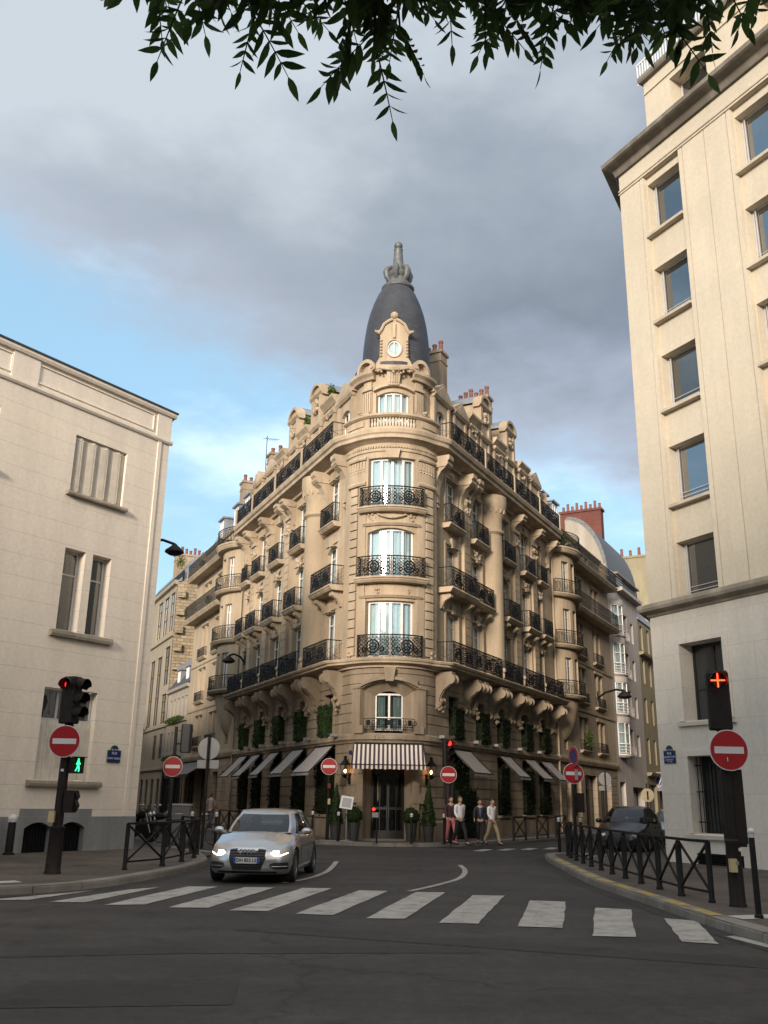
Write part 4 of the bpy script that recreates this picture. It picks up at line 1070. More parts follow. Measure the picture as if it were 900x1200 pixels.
def dormer(F_, c, w, z1, kind, win=True, deep=1.8):
    a, b = sorted((F_(c - w / 2), F_(c + w / 2))); cc = (a + b) / 2; m = M(); d = -0.16
    hz = (18.0, 19.75)
    wa = min(0.5, w * 0.3)
    wall(m, HF, a, b, 17.72, z1 - 0.5, [(cc - wa, cc + wa, hz[0], hz[1], 0.25)] if win else [], d=d)
    for e in (a, b): fbox(m, HF, e - 0.006, e + 0.006, d - deep, d - 0.001, 17.72, z1 - 0.5)
    arch_fill(m, HF, cc - wa, cc + wa, hz[1] + 0.002, 0.2, d - 0.2, d - 0.002, 6) if win else None
    sweep(m, HF, [(d - 0.05, 20.2), (d + 0.10, 20.22), (d + 0.2, 20.36), (d + 0.2, 20.45), (d - 0.05, 20.5)], a - 0.05, b + 0.05)
    for e in (a, b - 0.2): fbox(m, HF, e, e + 0.2, d, d + 0.08, 17.8, 20.2)
    if kind == 'gable':
        h = w * 0.36
        ext(m, HF, [(a - 0.16, z1 - 0.5), (b + 0.16, z1 - 0.5), (b + 0.16, z1 - 0.36), (cc, z1 - 0.36 + h), (a - 0.16, z1 - 0.36)], d - deep, d + 0.16)
        ext(m, HF, [(a + 0.1, z1 - 0.42), (b - 0.1, z1 - 0.42), (cc, z1 - 0.5 + h)], d, d + 0.19)
    elif kind == 'block':
        sweep(m, HF, [(d - deep, z1 - 0.5), (d + 0.05, z1 - 0.5), (d + 0.16, z1 - 0.36), (d + 0.30, z1 - 0.2), (d + 0.30, z1 - 0.08), (d - deep, z1)], a - 0.14, b + 0.14)
        carved(m, HF, cc, z1 - 0.9, w * 0.6, 0.4, d + 0.08, 12, int(c * 7))
    else:
        pts = [(cc - (w / 2 + 0.16) * math.cos(math.pi * k / 12), z1 - 0.5 + 0.62 * math.sin(math.pi * k / 12)) for k in range(13)]
        inn = [(cc - (w / 2 - 0.02) * math.cos(math.pi * k / 12), z1 - 0.5 + 0.46 * math.sin(math.pi * k / 12)) for k in range(13)]
        for k in range(12): ext(m, HF, [inn[k], pts[k], pts[k + 1], inn[k + 1]], d - 0.3, d + 0.2)
        ext(m, HF, inn, d - 0.3, d + 0.06)
        sweep(m, HF, [(d - 0.3, z1 - 0.72), (d + 0.06, z1 - 0.72), (d + 0.2, z1 - 0.56), (d + 0.2, z1 - 0.48), (d - 0.3, z1 - 0.48)], a - 0.16, b + 0.16)
        carved(m, HF, cc, z1 - 1.25, w * 0.55, 0.7, d + 0.06, 16, int(c * 5))
        for e in (a, b - 0.24): fbox(m, HF, e, e + 0.24, d, d + 0.12, 20.5, z1 - 0.72)
    o = m.build('dormer', mt['stone_trim'], hotel)
    if kind == 'barrel':
        q = M(); pts = [(cc - (w / 2 + 0.17) * math.cos(math.pi * k / 12), z1 - 0.49 + 0.63 * math.sin(math.pi * k / 12)) for k in range(13)]
        q.grid([[HF.P(s, d - 0.28, z) for s, z in pts], [HF.P(s, d - deep, z) for s, z in pts]]); q.build('dormer_roof', mt['zinc'], o)
    if win: window(HF, o, cc - wa + 0.02, cc + wa - 0.02, hz[0], hz[1], d - 0.16, 2, (), cur='curtain')
dormer(LS, 1.25, 1.9, 20.9, 'gable'); dormer(LS, 3.35, 1.4, 21.25, 'block'); dormer(LS, 5.3, 1.35, 22.75, 'barrel'); dormer(LS, 7.1, 1.3, 21.0, 'block', False)
dormer(LS, 8.9, 1.35, 22.75, 'barrel'); dormer(LS, 10.9, 1.4, 20.95, 'block'); dormer(LS, 12.9, 1.7, 20.9, 'gable'); dormer(LS, 15.3, 1.7, 20.9, 'gable')
dormer(RS, 1.35, 1.9, 20.9, 'gable'); dormer(RS, 3.6, 1.6, 20.9, 'gable'); dormer(RS, 5.4, 1.2, 21.1, 'block', False); dormer(RS, 7.0, 1.35, 22.75, 'barrel')
dormer(RS, 9.0, 1.4, 21.0, 'block'); dormer(RS, 10.9, 1.35, 22.75, 'barrel'); dormer(RS, 13.0, 1.4, 20.95, 'block'); dormer(RS, 15.2, 1.7, 20.9, 'gable')
# chimneys
def chimney(F_, c, d, wl, wd, z0, z1, pots, parent=hotel, f=HF, mat='chim'):
    a, b = sorted((F_(c - wl / 2), F_(c + wl / 2))); m = M()
    fbox(m, f, a, b, d - wd / 2, d + wd / 2, z0, z1); fbox(m, f, a - 0.08, b + 0.08, d - wd / 2 - 0.08, d + wd / 2 + 0.08, z1, z1 + 0.16)
    fbox(m, f, a - 0.04, b + 0.04, d - wd / 2 - 0.04, d + wd / 2 + 0.04, z1 - 0.5, z1 - 0.42)
    o = m.build('chimney', mt[mat], parent)
    n = pots
    for k in range(n):
        along_d = wd > wl
        p = f.P((a + b) / 2, d - wd / 2 + wd * (k + 0.5) / n, 0) if along_d else f.P(a + (b - a) * (k + 0.5) / n, d, 0)
        q = M(); h = 0.42 + 0.14 * ((k * 7) % 3); q.lathe([(0.13, z1 + 0.16), (0.11, z1 + 0.16 + h * 0.8), (0.135, z1 + 0.16 + h * 0.82), (0.13, z1 + 0.16 + h), (0.08, z1 + 0.16 + h)], (p.x, p.y, 0), 10)
        q.build('chimney_pot', mt['terra'], o)
chimney(LS, 14.0, -2.6, 0.75, 1.5, 20.4, 23.6, 3)
chimney(RS, 4.4, -1.9, 0.8, 1.1, 20.4, 24.5, 3); chimney(RS, 10.0, -1.95, 0.7, 2.0, 20.4, 24.1, 6)
m = M()
for s, d in ((LS(2.2), -1.6), (RS(2.2), -1.6), (RS(4.4), -1.6)):
    sweep(m, HF, [(d, 21.0), (d + 0.75, 21.35), (d + 0.7, 21.5), (d - 0.3, 22.2), (d - 1.2, 22.3), (d - 1.2, 21.0)], s - 0.8, s + 0.8)
m.build('skylight_roof', mt['iron'], hotel)

# entrance: door, striped awning, lettering
m = M()
fbox(m, HF, -1.0, 1.0, -0.72, -0.62, 0.17, 3.72)
door = m.build('door', mt['dark_frame'], hotel)
m = M()
for sg in (-1, 1):
    for z0, z1 in ((0.5, 1.3), (1.4, 2.7)):
        for k in range(2): fbox(m, HF, sg * (0.08 + k * 0.42), sg * (0.44 + k * 0.42), -0.615, -0.60, z0, z1)
m.build('door_pane', mt['pane_black'], door)
m = M()
for sg in (-1, 1): m.bar(HF.P(sg * 0.06, -0.56, 1.0), HF.P(sg * 0.06, -0.56, 1.35), 0.025)
m.build('handle', mt['chrome'], door)
m = M(); fbox(m, HF, -1.4, 1.4, -0.7, 0.45, 0.0, 0.16); m.build('door_step', mt['granite'], hotel)
m = M()
for sg in (-1, 1): fbox(m, HF, sg * 1.0, sg * 1.26, -0.1, 0.16, 0.13, 3.72); carved(m, HF, sg * 1.13, 2.55, 0.25, 0.9, 0.24, 10, 70 + sg); fbox(m, HF, sg * 0.98, sg * 1.5, -0.05, 0.2, 1.55, 1.95)
sweep(m, HF, [(-0.05, 3.72), (0.14, 3.72), (0.17, 3.85), (-0.05, 3.93)], -1.4, 1.4)
m.build('door_surround', mt['stone_low'], hotel)
def stripe_mat(name, A, B, per, angle, thick=0.5):
    m, nt, b = _nt(name); v = _coords(nt, (1, 1, 1), angle)
    sp = nt.nodes.new('ShaderNodeSeparateXYZ'); nt.links.new(v, sp.inputs[0])
    k = nt.nodes.new('ShaderNodeMath'); k.operation = 'MULTIPLY'; k.inputs[1].default_value = 1 / per; nt.links.new(sp.outputs[0], k.inputs[0])
    fr = nt.nodes.new('ShaderNodeMath'); fr.operation = 'FRACT'; nt.links.new(k.outputs[0], fr.inputs[0])
    g = nt.nodes.new('ShaderNodeMath'); g.operation = 'GREATER_THAN'; g.inputs[1].default_value = thick; nt.links.new(fr.outputs[0], g.inputs[0])
    nt.links.new(_mix(nt, g.outputs[0], A, B), b.inputs['Base Color']); b.inputs['Roughness'].default_value = 0.9; return m
mt['stripe'] = stripe_mat('striped canvas', (0.62, 0.56, 0.50), (0.055, 0.035, 0.045), 0.178, 0.0)
mt['stripe_fineL'] = stripe_mat('ticking canvas left', (0.40, 0.37, 0.345), (0.17, 0.155, 0.15), 0.11, -R(90 - AL))
mt['stripe_fineR'] = stripe_mat('ticking canvas right', (0.42, 0.385, 0.36), (0.07, 0.06, 0.062), 0.13, -R(90 - AR))
def awning(f, a, b, z0, z1, d0, d1, mat, flare=0.0, straight=None, val=0.16):
    m = M(); n = max(8, int((b - a) / 0.09)); rows = []
    U_ = f.U((a + b) / 2); N_ = f.N((a + b) / 2); base = f.P((a + b) / 2, 0, 0)
    P = lambda s, d, z: base + U_ * (s - (a + b) / 2) + N_ * d + Vector((0, 0, z))
    for j in range(7):
        t = j / 6; row = []
        for k in range(n + 1):
            s = a - flare * t + (b - a + 2 * flare * t) * k / n
            row.append(P(s, d0 + (d1 - d0) * t, z1 + (z0 - z1) * t - 0.05 * math.sin(math.pi * t)))
        rows.append(row)
    row = []
    for k in range(n + 1):
        s = a - flare + (b - a + 2 * flare) * k / n; row.append(P(s, d1 + 0.01 * math.sin(k * 1.7), z0 - val + 0.015 * math.sin(k * 2.1)))
    rows.append(row); m.grid(rows)
    o = m.build('awning', mt[mat], hotel)
    q = M()
    for s, s2 in ((a, a - flare), (b, b + flare)): q.bar(P(s, d0, z1 + 0.02), P(s2, d1, z0), 0.03)
    q.bar(P(a - flare, d1, z0 + 0.01), P(b + flare, d1, z0 + 0.01), 0.035); q.bar(P(a, d0, z1 + 0.02), P(b, d0, z1 + 0.02), 0.07)
    q.build('awning_frame', mt['iron'], o)
awning(HF, -1.42, 1.42, 3.0, 3.86, 0.22, 1.2, 'stripe', 0.06)
for a, b in Lg: x, y = sorted((LS(a - 0.1), LS(b + 0.1))); awning(HF, x, y, 2.75, 3.88, 0.12, 1.25, 'stripe_fineL', val=0.12)
for a, b in Rg: x, y = sorted((RS(a - 0.1), RS(b + 0.1))); awning(HF, x, y, 2.85, 3.85, 0.12, 1.2, 'stripe_fineR', val=0.12)
p = HF.P(0, 0.187, 4.14); text_mesh("Le Dokhan's", 0.27, p, (1, 0, 0), (0, 0, 1), 'lettering', mt['sill'], None, 0.004, 0.25).parent = hotel
kids_ = [o for o in col.objects if o.name == 'lettering'][0]
kids_.location = (-hotel.location.x, -hotel.location.y, 0)
m = M(); fbox(m, HF, -1.86, -1.70, 0.0, 0.03, 3.46, 3.63); m.build('number_plate', mt['blue_paint'], hotel)
# floodlights on the band
for s in [LS(x) for x in (0.3, 3.6, 7.2, 10.4, 13.1)] + [RS(x) for x in (0.4, 4.2, 6.7, 10.1, 13.2)]:
    m = M(); fbox(m, HF, s - 0.16, s + 0.16, 0.22, 0.46, 4.22, 4.34); m.bar(HF.P(s, 0.1, 4.2), HF.P(s, 0.35, 4.26), 0.05); m.build('floodlight', mt['sign_back'], hotel)
# ------------------------------------------------------------------ neighbours in the two side streets
class Bay(Fac):
    """a bowed bay on a straight front: s runs along the bow from -half to +half"""
    def __init__(s, f, c, w, b):
        s.f = f; s.c = c; s.r = (w * w + b * b) / (2 * b); s.half = s.r * math.asin(w / s.r); s.b = b
    def P(s, a, d, z):
        t = a / s.r; return s.f.P(s.c + (s.r + d) * math.sin(t), s.b - s.r + (s.r + d) * math.cos(t), z)
    def N(s, a): p = s.P(a, 1, 0) - s.P(a, 0, 0); return p
    def U(s, a): return (s.P(a + 0.01, 0, 0) - s.P(a - 0.01, 0, 0)).normalized()
    def cuts(s, a, b):
        k = max(1, int((b - a) / 0.25)); return [a + (b - a) * i / k for i in range(k + 1)]
def simple_rail(m, f, a, b, d, z, h, pitch=0.11, ends=True):
    fbox(m, f, a, b, d - 0.02, d + 0.02, z + h - 0.04, z + h); fbox(m, f, a, b, d - 0.015, d + 0.015, z + 0.06, z + 0.085)
    fbox(m, f, a, b, d - 0.012, d + 0.012, z + h - 0.17, z + h - 0.15)
    n = max(2, int((b - a) / pitch))
    for k in range(n + 1):
        s = a + (b - a) * k / n; m.bar(f.P(s, d, z), f.P(s, d, z + h - 0.02), 0.016)
        if k < n and k % 2 == 0:
            m.bar(f.P(s, d, z + 0.1), f.P(s + (b - a) / n, d, z + h * 0.5), 0.016); m.bar(f.P(s + (b - a) / n, d, z + h * 0.5), f.P(s, d, z + h - 0.18), 0.016)
    if ends:
        for s in (a, b): m.bar(f.P(s, d, z + h - 0.02), f.P(s, 0.0, z + h - 0.02), 0.035); [m.bar(f.P(s, d * k / 4, z + 0.05), f.P(s, d * k / 4, z + h - 0.02), 0.016) for k in range(1, 4)]
def limestone_neighbour(f, length, label, shop, seed):
    rnd = random.Random(seed)
    o = thing('apartment_building', label, 'building', f.P(0, 0, 0))
    bay = Bay(f, 2.0, 1.8, 0.85); bh = bay.half
    pairs = [5.6, 9.3] if length < 13.2 else [5.9, 10.0]
    rows = [(5.0, 6.9), (8.0, 10.1), (11.0, 13.1), (14.15, 16.1)]
    holes = [(c + g - 0.40, c + g + 0.40, z0, z1) for c in pairs for g in (-0.55, 0.55) for z0, z1 in rows]
    holes += [(1.6, 2.3, 4.75, 6.4)]
    m = M(); wall(m, f, 0, length, 4.2, 16.95, holes, reveal=0.3); m.face(f.P(length, 0, 0), f.P(length, -9, 0), f.P(length, -9, 19), f.P(length, 0, 19)); m.face(f.P(0, -9, 0), f.P(length, -9, 0), f.P(length, -9, 19), f.P(0, -9, 19))
    m.build('wall', mt['n_stone'], o)
    m = M(); bhol = [(-1.28, -0.62, z0, z1) for z0, z1 in rows[1:]] + [(0.62, 1.28, z0, z1) for z0, z1 in rows[1:]] + [(-0.33, 0.33, z0, z1) for z0, z1 in rows[1:]]
    wall(m, bay, -bh, bh, 7.6, 16.95, bhol, reveal=0.25)
    m.build('bay_wall', mt['n_stone'], o)
    m = M()     # corbel under the bay
    R_ = []
    for k in range(9):
        t = k / 8; z = 5.3 + 2.35 * t; e = t ** 0.55; R_.append([f.P(2.0 + (bay.P(a, 0, 0) - f.P(2.0, 0, 0)).dot(f.U(0)) * (0.25 + 0.75 * t ** 0.7), max(0.0, (bay.P(a, 0, 0) - f.P(2.0, 0, 0)).dot(f.N(0))) * e, z) for a in bay.cuts(-bh, bh)])
    m.grid(R_); m.build('corbel', mt['n_stone'], o, smooth=True)
    for h in holes: window(f, o, h[0] + 0.01, h[1] - 0.01, h[2], h[3], -0.20, 2, (h[3] - 0.5,), 'white' if shop else 'grey_frame', cur=rnd.choice(('curtain', None, 'drape', None) if shop else (None, None, 'drape')), t=0.045)
    for h in bhol: window(bay, o, h[0] + 0.01, h[1] - 0.01, h[2], h[3], -0.18, 2, (h[3] - 0.5,), 'white' if shop else 'grey_frame', cur=rnd.choice(('curtain', 'curtain2', None) if shop else (None, None, 'drape')), t=0.045)
    # balconies: little ones on the bay and under each pair, long ones across the front above
    for z in (7.85, 10.85, 14.0):
        m = M(); slab(m, bay, -bh, bh, 0.45, z, 0.2); b = m.build('balcony', mt['n_trim'], o)
        q = M(); simple_rail(q, bay, -bh + 0.1, bh - 0.1, 0.38, z, 0.85); q.build('railing', mt['iron'], b)
    for c in pairs:
        for z in (4.9, 7.9, 10.9):
            m = M(); slab(m, f, c - 1.05, c + 1.05, 0.26, z, 0.18); b = m.build('balcony', mt['n_trim'], o)
            q = M(); simple_rail(q, f, c - 0.98, c + 0.98, 0.2, z, 0.62); q.build('railing', mt['iron'], b)
    for z in (13.85, 16.95):
        a0 = 3.7 if z < 15 else 3.7
        m = M(); slab(m, f, a0, length - 0.15, 0.85, z, 0.3); b = m.build('balcony', mt['n_trim'], o)
        q = M(); simple_rail(q, f, a0 + 0.05, length - 0.2, 0.78, z, 0.98); q.build('railing', mt['iron'], b)
    m = M(); slab(m, bay, -bh, bh, 0.5, 16.95, 0.35); b = m.build('balcony', mt['n_trim'], o)
    q = M(); simple_rail(q, bay, -bh + 0.1, bh - 0.1, 0.42, 16.95, 0.98); q.build('railing', mt['iron'], b)
    m = M()
    for z in (7.3, 10.4): q = M(); sweep(q, f, [(-0.01, z), (0.06, z), (0.08, z + 0.12), (-0.01, z + 0.16)], 3.9, length); q.build('string_course', mt['n_trim'], o)
    sweep(m, f, [(-0.01, 4.0), (0.12, 4.0), (0.2, 4.2), (0.2, 4.34), (-0.01, 4.4)], 0, length)
    m.build('string_course', mt['n_trim'], o)
    for c in pairs:
        for z0, z1 in rows: q = M(); fbox(q, f, c - 1.0, c + 1.0, -0.01, 0.07, z1 + 0.05, z1 + 0.22); q.build('lintel', mt['n_trim'], o)
    # ground floor
    gh = [(1.5, 2.5, 0.15, 3.2), (3.4, 4.7, 0.9, 3.2)] + ([(5.6, 8.4, 0.15, 3.4), (9.2, 11.9, 0.15, 3.4)])
    m = M(); wall(m, f, 0, length, 0, 4.2, gh, [0.6 + 0.55 * k for k in range(7)], reveal=0.35); m.build('ground_wall', mt['n_low'], o)
    for h in gh: window(f, o, h[0] + 0.01, h[1] - 0.01, h[2], h[3], -0.3, 3 if h[1] - h[0] > 2 else 2, (2.5,), 'dark_frame', 'pane_old', None, room=False)
    if shop:
        m = M(); fbox(m, f, 5.2, length - 0.2, 0.0, 0.12, 3.42, 3.95); m.build('shop_fascia', mt['iron'], o)
        m = M(); sweep(m, f, [(0.1, 3.9), (1.4, 3.05), (1.4, 2.85), (1.38, 2.85), (1.36, 3.0), (0.1, 3.8)], 5.4, length - 0.4); m.build('awning', mt['black_plastic'], o)
    # set back attic and zinc roof with dormers
    m = M(); ah = [(c + g - 0.35, c + g + 0.35, 17.3, 18.7) for c in pairs for g in (-0.6, 0.6)] + [(1.3, 2.1, 17.3, 18.7)]
    wall(m, f, 0, length, 16.95, 19.0, ah, d=-0.55, reveal=0.2); m.face(f.P(0, 0, 16.951), f.P(length, 0, 16.951), f.P(length, -0.6, 16.951), f.P(0, -0.6, 16.951))
    sweep(m, f, [(-0.6, 19.0), (-0.4, 19.0), (-0.3, 19.15), (-0.6, 19.2)], 0, length)
    m.build('attic_wall', mt['n_trim'], o)
    for h in ah: window(f, o, h[0] + 0.01, h[1] - 0.01, h[2], h[3], -0.7, 2, (), cur='curtain', t=0.05)
    e_ = length if shop else 5.0
    m = M(); sweep(m, f, [(-0.55, 19.1), (-1.3, 20.6), (-2.2, 20.9), (-9, 21.1), (-9, 18.9)], 0, e_)
    if not shop: sweep(m, f, [(-0.55, 18.9), (-0.6, 19.2), (-9, 19.5), (-9, 18.9)], 5.0, length)
    m.build('roof', mt['zinc'], o)
    for c in ([3.0] + pairs if shop else [1.6, 3.8]):
        m = M(); fbox(m, f, c - 0.6, c + 0.6, -2.0, -0.7, 19.1, 20.9); fbox(m, f, c - 0.72, c + 0.72, -2.1, -0.55, 20.9, 21.02); d = m.build('dormer', mt['zinc'], o)
        window(f, d, c - 0.42, c + 0.42, 19.35, 20.75, -0.66, 2, (), cur='curtain', t=0.05)
    return o
fL1 = Fac(HF.P(LEND, 0, 0).xy, uL, nL); fR1 = Fac(HF.P(REND, 0, 0).xy, uR, nR)
bL1 = limestone_neighbour(fL1, 12.6, 'cream stone apartment block with bowed bay, left of the corner hotel', True, 1)
bR1 = limestone_neighbour(fR1, 13.8, 'stone apartment block with bowed bay and leafy terrace, right of the corner hotel', False, 2)
chimney(lambda x: x, 1.0, -2.4, 0.8, 2.0, 20.0, 23.2, 4, bL1, fL1); chimney(lambda x: x, 7.6, -2.6, 0.8, 2.2, 20.5, 23.3, 5, bL1, fL1)
m = M(); fbox(m, fR1, 18.0, 18.8, -4.6, -1.2, 17, 24.6); fbox(m, fR1, 17.9, 18.9, -4.7, -1.1, 24.6, 24.8)
ch = m.build('chimney', mt['brick'], bR1)
for k in range(9):
    p = fR1.P(18.4, -4.4 + k * 0.38, 0); q = M(); h = 0.45 + 0.25 * (k % 2); q.lathe([(0.13, 24.8), (0.10, 24.8 + h), (0.13, 24.8 + h), (0.08, 24.85 + h)], (p.x, p.y, 0), 10); q.build('chimney_pot', mt['terra'], ch)
# drain pipes at the party lines
for f, o in ((fL1, bL1), (fR1, bR1)):
    m = M(); m.tube([f.P(0.12, 0.1, 0.1), f.P(0.12, 0.1, 16.5)], 0.06, 8); m.build('downpipe', mt['n_trim'], o)

# low grey house with hanging greenery (left street)
o = thing('low_house', 'low grey house with planted window ledges and dark shopfront', 'building', fL1.P(12.6, 0, 0))
lh = [(13.1 + 1.25 * k, 13.75 + 1.25 * k, z, z + 1.4) for k in range(5) for z in (4.9, 7.3)]
m = M(); wall(m, fL1, 12.6, 19.6, 3.9, 9.4, lh, reveal=0.25); sweep(m, fL1, [(-0.01, 9.2), (0.2, 9.3), (0.25, 9.5), (-0.01, 9.5)], 12.6, 19.6); sweep(m, fL1, [(-0.01, 6.85), (0.14, 6.9), (0.14, 7.05), (-0.01, 7.1)], 12.6, 19.6); m.build('wall', mt['grey_wall'], o)
for h in lh: window(fL1, o, h[0], h[1], h[2], h[3], -0.2, 2, (), cur='curtain', t=0.05)
m = M(); sweep(m, fL1, [(0.2, 9.5), (-1.2, 11.4), (-7, 12.0), (-7, 9.4)], 12.6, 19.6); m.build('roof', mt['slate'], o)
for c in (14.4, 17.2):
    m = M(); fbox(m, fL1, c - 0.5, c + 0.5, -1.4, -0.2, 9.6, 10.9); ext(m, fL1, [(c - 0.65, 10.9), (c + 0.65, 10.9), (c, 11.4)], -1.5, -0.1); d = m.build('dormer', mt['zinc'], o); window(fL1, d, c - 0.35, c + 0.35, 9.7, 10.8, -0.16, 2, (), cur='curtain', t=0.05)
m = M(); wall(m, fL1, 12.6, 19.6, 0, 3.9, [(12.9, 15.6, 0.2, 3.2), (16.0, 19.2, 0.2, 3.2)], reveal=0.3); m.build('shopfront', mt['iron'], o)
for h in ((12.9, 15.6), (16.0, 19.2)): window(fL1, o, h[0], h[1], 0.2, 3.2, -0.25, 3, (2.4,), 'dark_frame', 'pane_old', None, room=False)
for i, (z, dd) in enumerate(((7.12, 0.3), (4.35, 0.35))):
    m = M(); c = fL1.P(16.1, 0.2, z); leafy(m, c, (uL.to_3d(), nL.to_3d()), (6.4, 0.5, 0.5), 900, 0.16, 3 + i, 'cloud', core=False)
    tag(m.build('ledge_plant', mt['bright_plant']), ('trailing green plants along the upper ledge of the low grey house', 'trailing green plants above the dark shopfront of the low grey house')[i], 'plant', 'plants on the low house')

# tall cream building with big windows and bare rubble gable (left street)
o = thing('cream_building', 'tall cream building with large panes and bare rubble side wall', 'building', fL1.P(19.6, 0, 0))
ch_ = [(20.3, 21.9, 14.5, 17.7), (22.5, 24.3, 14.5, 17.7), (25.0, 26.8, 14.5, 17.7), (20.5, 22.3, 10.2, 13.3), (20.5, 22.3, 7.2, 9.5), (23.4, 25.2, 7.2, 12.8), (26.2, 28.0, 7.2, 12.8), (20.4, 21.6, 0.4, 3.0), (22.6, 23.8, 0.4, 3.0), (24.8, 26, 0.4, 3.0), (27, 28.2, 0.4, 3.0), (20.6, 21.9, 4.5, 6.4), (23.0, 24.3, 4.5, 6.4)]
m = M(); wall(m, fL1, 19.6, 34, 0, 18.3, ch_, reveal=0.16); sweep(m, fL1, [(-0.01, 18.1), (0.25, 18.2), (0.3, 18.5), (-0.01, 18.5)], 19.6, 34)
for z in (3.6, 6.8, 13.9): sweep(m, fL1, [(-0.01, z), (0.15, z + 0.05), (0.15, z + 0.2), (-0.01, z + 0.25)], 19.6, 34)
m.build('wall', mt['cream_wall'], o)
for h in ch_: window(fL1, o, h[0], h[1], h[2], h[3], -0.08, 2, (h[2] + (h[3] - h[2]) * 0.4, h[2] + (h[3] - h[2]) * 0.75), 'dark_frame', 'pane_sky' if h[2] > 14 else 'pane_old', None, room=False, t=0.05)
m = M(); q = [(0, 0), (-11, 0), (-11, 25.5), (-7.5, 25.2), (-3.0, 21.8), (-0.4, 18.4), (0, 18.3)]
A = [fL1.P(19.6, d, z) for d, z in q]; B = [fL1.P(19.9, d, z) for d, z in q]; m.face(*A); m.face(*B[::-1]); m.grid([A, B], close=True)
for k in range(6): fbox(m, fL1, 19.25, 19.62, -0.62, -0.05, 9.8 + k * 1.45, 10.4 + k * 1.45)
m.build('gable_wall', mt['rubble'], o)
m = M(); sweep(m, fL1, [(-0.2, 18.5), (-1.2, 20.5), (-4, 22.8), (-11, 23.4), (-11, 18.3)], 19.95, 34); m.build('roof', mt['zinc'], o)
m = M(); fbox(m, fL1, 19.7, 34, -0.5, -0.4, 18.5, 19.4); m.build('parapet_screen', mt['iron'], o)
chimney(lambda x: x, 24.0, -1.8, 0.8, 2.6, 19.5, 21.6, 7, o, fL1)
# far end of the left street
o = thing('far_house', 'shaded stone house closing the view beyond the tall cream building', 'building', fL1.P(34, 0, 0))
m = M(); fh = [(35 + 2.2 * k, 36 + 2.2 * k, z, z + 1.9) for k in range(7) for z in (4.6, 7.8, 11, 14)]
wall(m, fL1, 34, 52, 0, 17, fh, reveal=0.25); m.build('wall', mt['n_stone'], o)
for h in fh: window(fL1, o, h[0], h[1], h[2], h[3], -0.2, 2, (), cur='curtain', t=0.05)
m = M(); sweep(m, fL1, [(0.3, 17), (-1.5, 19.5), (-9, 20.5), (-9, 17)], 34, 52); m.build('roof', mt['slate'], o)

# white modern block with bow windows (right street)
o = thing('white_building', 'white modern apartment block with glazed bows and curved zinc roof', 'building', fR1.P(13.8, 0, 0))
wh = [(17.9, 19.6, z, z + 1.9) for z in (5.2, 8.1, 11.0, 14.0)] + [(20.6, 21.5, z, z + 1.6) for z in (5.2, 8.1, 11.0, 14.0)]
m = M(); wall(m, fR1, 13.8, 23.2, 0, 17.6, wh + [(14.4, 16.0, 0.3, 3.2), (18.2, 21.8, 0.1, 2.9)], reveal=0.7)
m.face(fR1.P(23.2, 0, 0), fR1.P(23.2, -10, 0), fR1.P(23.2, -10, 18), fR1.P(23.2, 0, 18)); sweep(m, fR1, [(-0.01, 17.4), (0.5, 17.5), (0.5, 17.75), (-0.01, 17.75)], 16.6, 23.2); m.build('wall', mt['white_wall'], o)
for h in wh: window(fR1, o, h[0], h[1], h[2], h[3], -0.6, 2, (), cur='curtain', t=0.06)
for h in ((14.4, 16.0, 0.3, 3.2), (18.2, 21.8, 0.1, 2.9)): window(fR1, o, h[0], h[1], h[2], h[3], -0.5, 2, (), 'dark_frame', 'pane_old', None, room=False)
for z in (5.0, 7.9, 10.8, 13.7):
    by = Bay(fR1, 15.7, 1.15, 0.6)
    m = M(); slab(m, by, -by.half, by.half, 0.12, z + 0.05, 0.18); m.build('sill', mt['white_wall'], o); m = M(); sweep(m, by, [(-0.2, z + 2.35), (0.05, z + 2.35), (0.05, z + 2.75), (-0.2, z + 2.75)], -by.half, by.half); b = m.build('bow_window', mt['white_wall'], o)
    window(by, b, -by.half + 0.02, by.half - 0.02, z + 0.05, z + 2.35, 0, 4, (z + 0.85, z + 1.6), cur='curtain', t=0.07)
    q = M(); simple_rail(q, fR1, 17.8, 19.7, 0.1, z + 0.15, 0.75, 0.2, False); [fbox(q, by, -by.half, by.half, 0.08, 0.11, z + 0.2 + 0.2 * k, z + 0.23 + 0.2 * k) for k in range(4)]; q.build('railing', mt['white'], b)
m = M()   # curved gable with zinc barrel roof
gp = [(-3.0 + 2.95 * math.sin(math.pi / 2 * k / 14), 17.6 + 5.2 * math.cos(math.pi / 2 * k / 14)) for k in range(15)]
A = [fR1.P(13.85, d, z) for d, z in gp] + [fR1.P(13.85, -3.0, 17.6)]; m.face(*A); m.build('gable_wall', mt['grey_wall'], o)
m = M(); m.grid([[fR1.P(s, d + k, z + k) for d, z in gp] for s, k in ((13.82, 0.0), (13.82, 0.22), (23.2, 0.22))]); m.build('roof', mt['lead'], o)
m = M(); fbox(m, fR1, 15.6, 22.8, -1.6, 0.45, 18.6, 18.72); fbox(m, fR1, 16.4, 20, -2.2, -0.9, 17.7, 18.6); fbox(m, fR1, 20.4, 22.8, -3, -1.2, 17.7, 20.2); m.build('penthouse', mt['cream_wall'], o)
m = M(); [fbox(m, fR1, 14.0, 17.4, 0.3, 0.33, 17.8 + 0.22 * k, 17.83 + 0.22 * k) for k in range(4)]; m.build('railing', mt['white'], o)
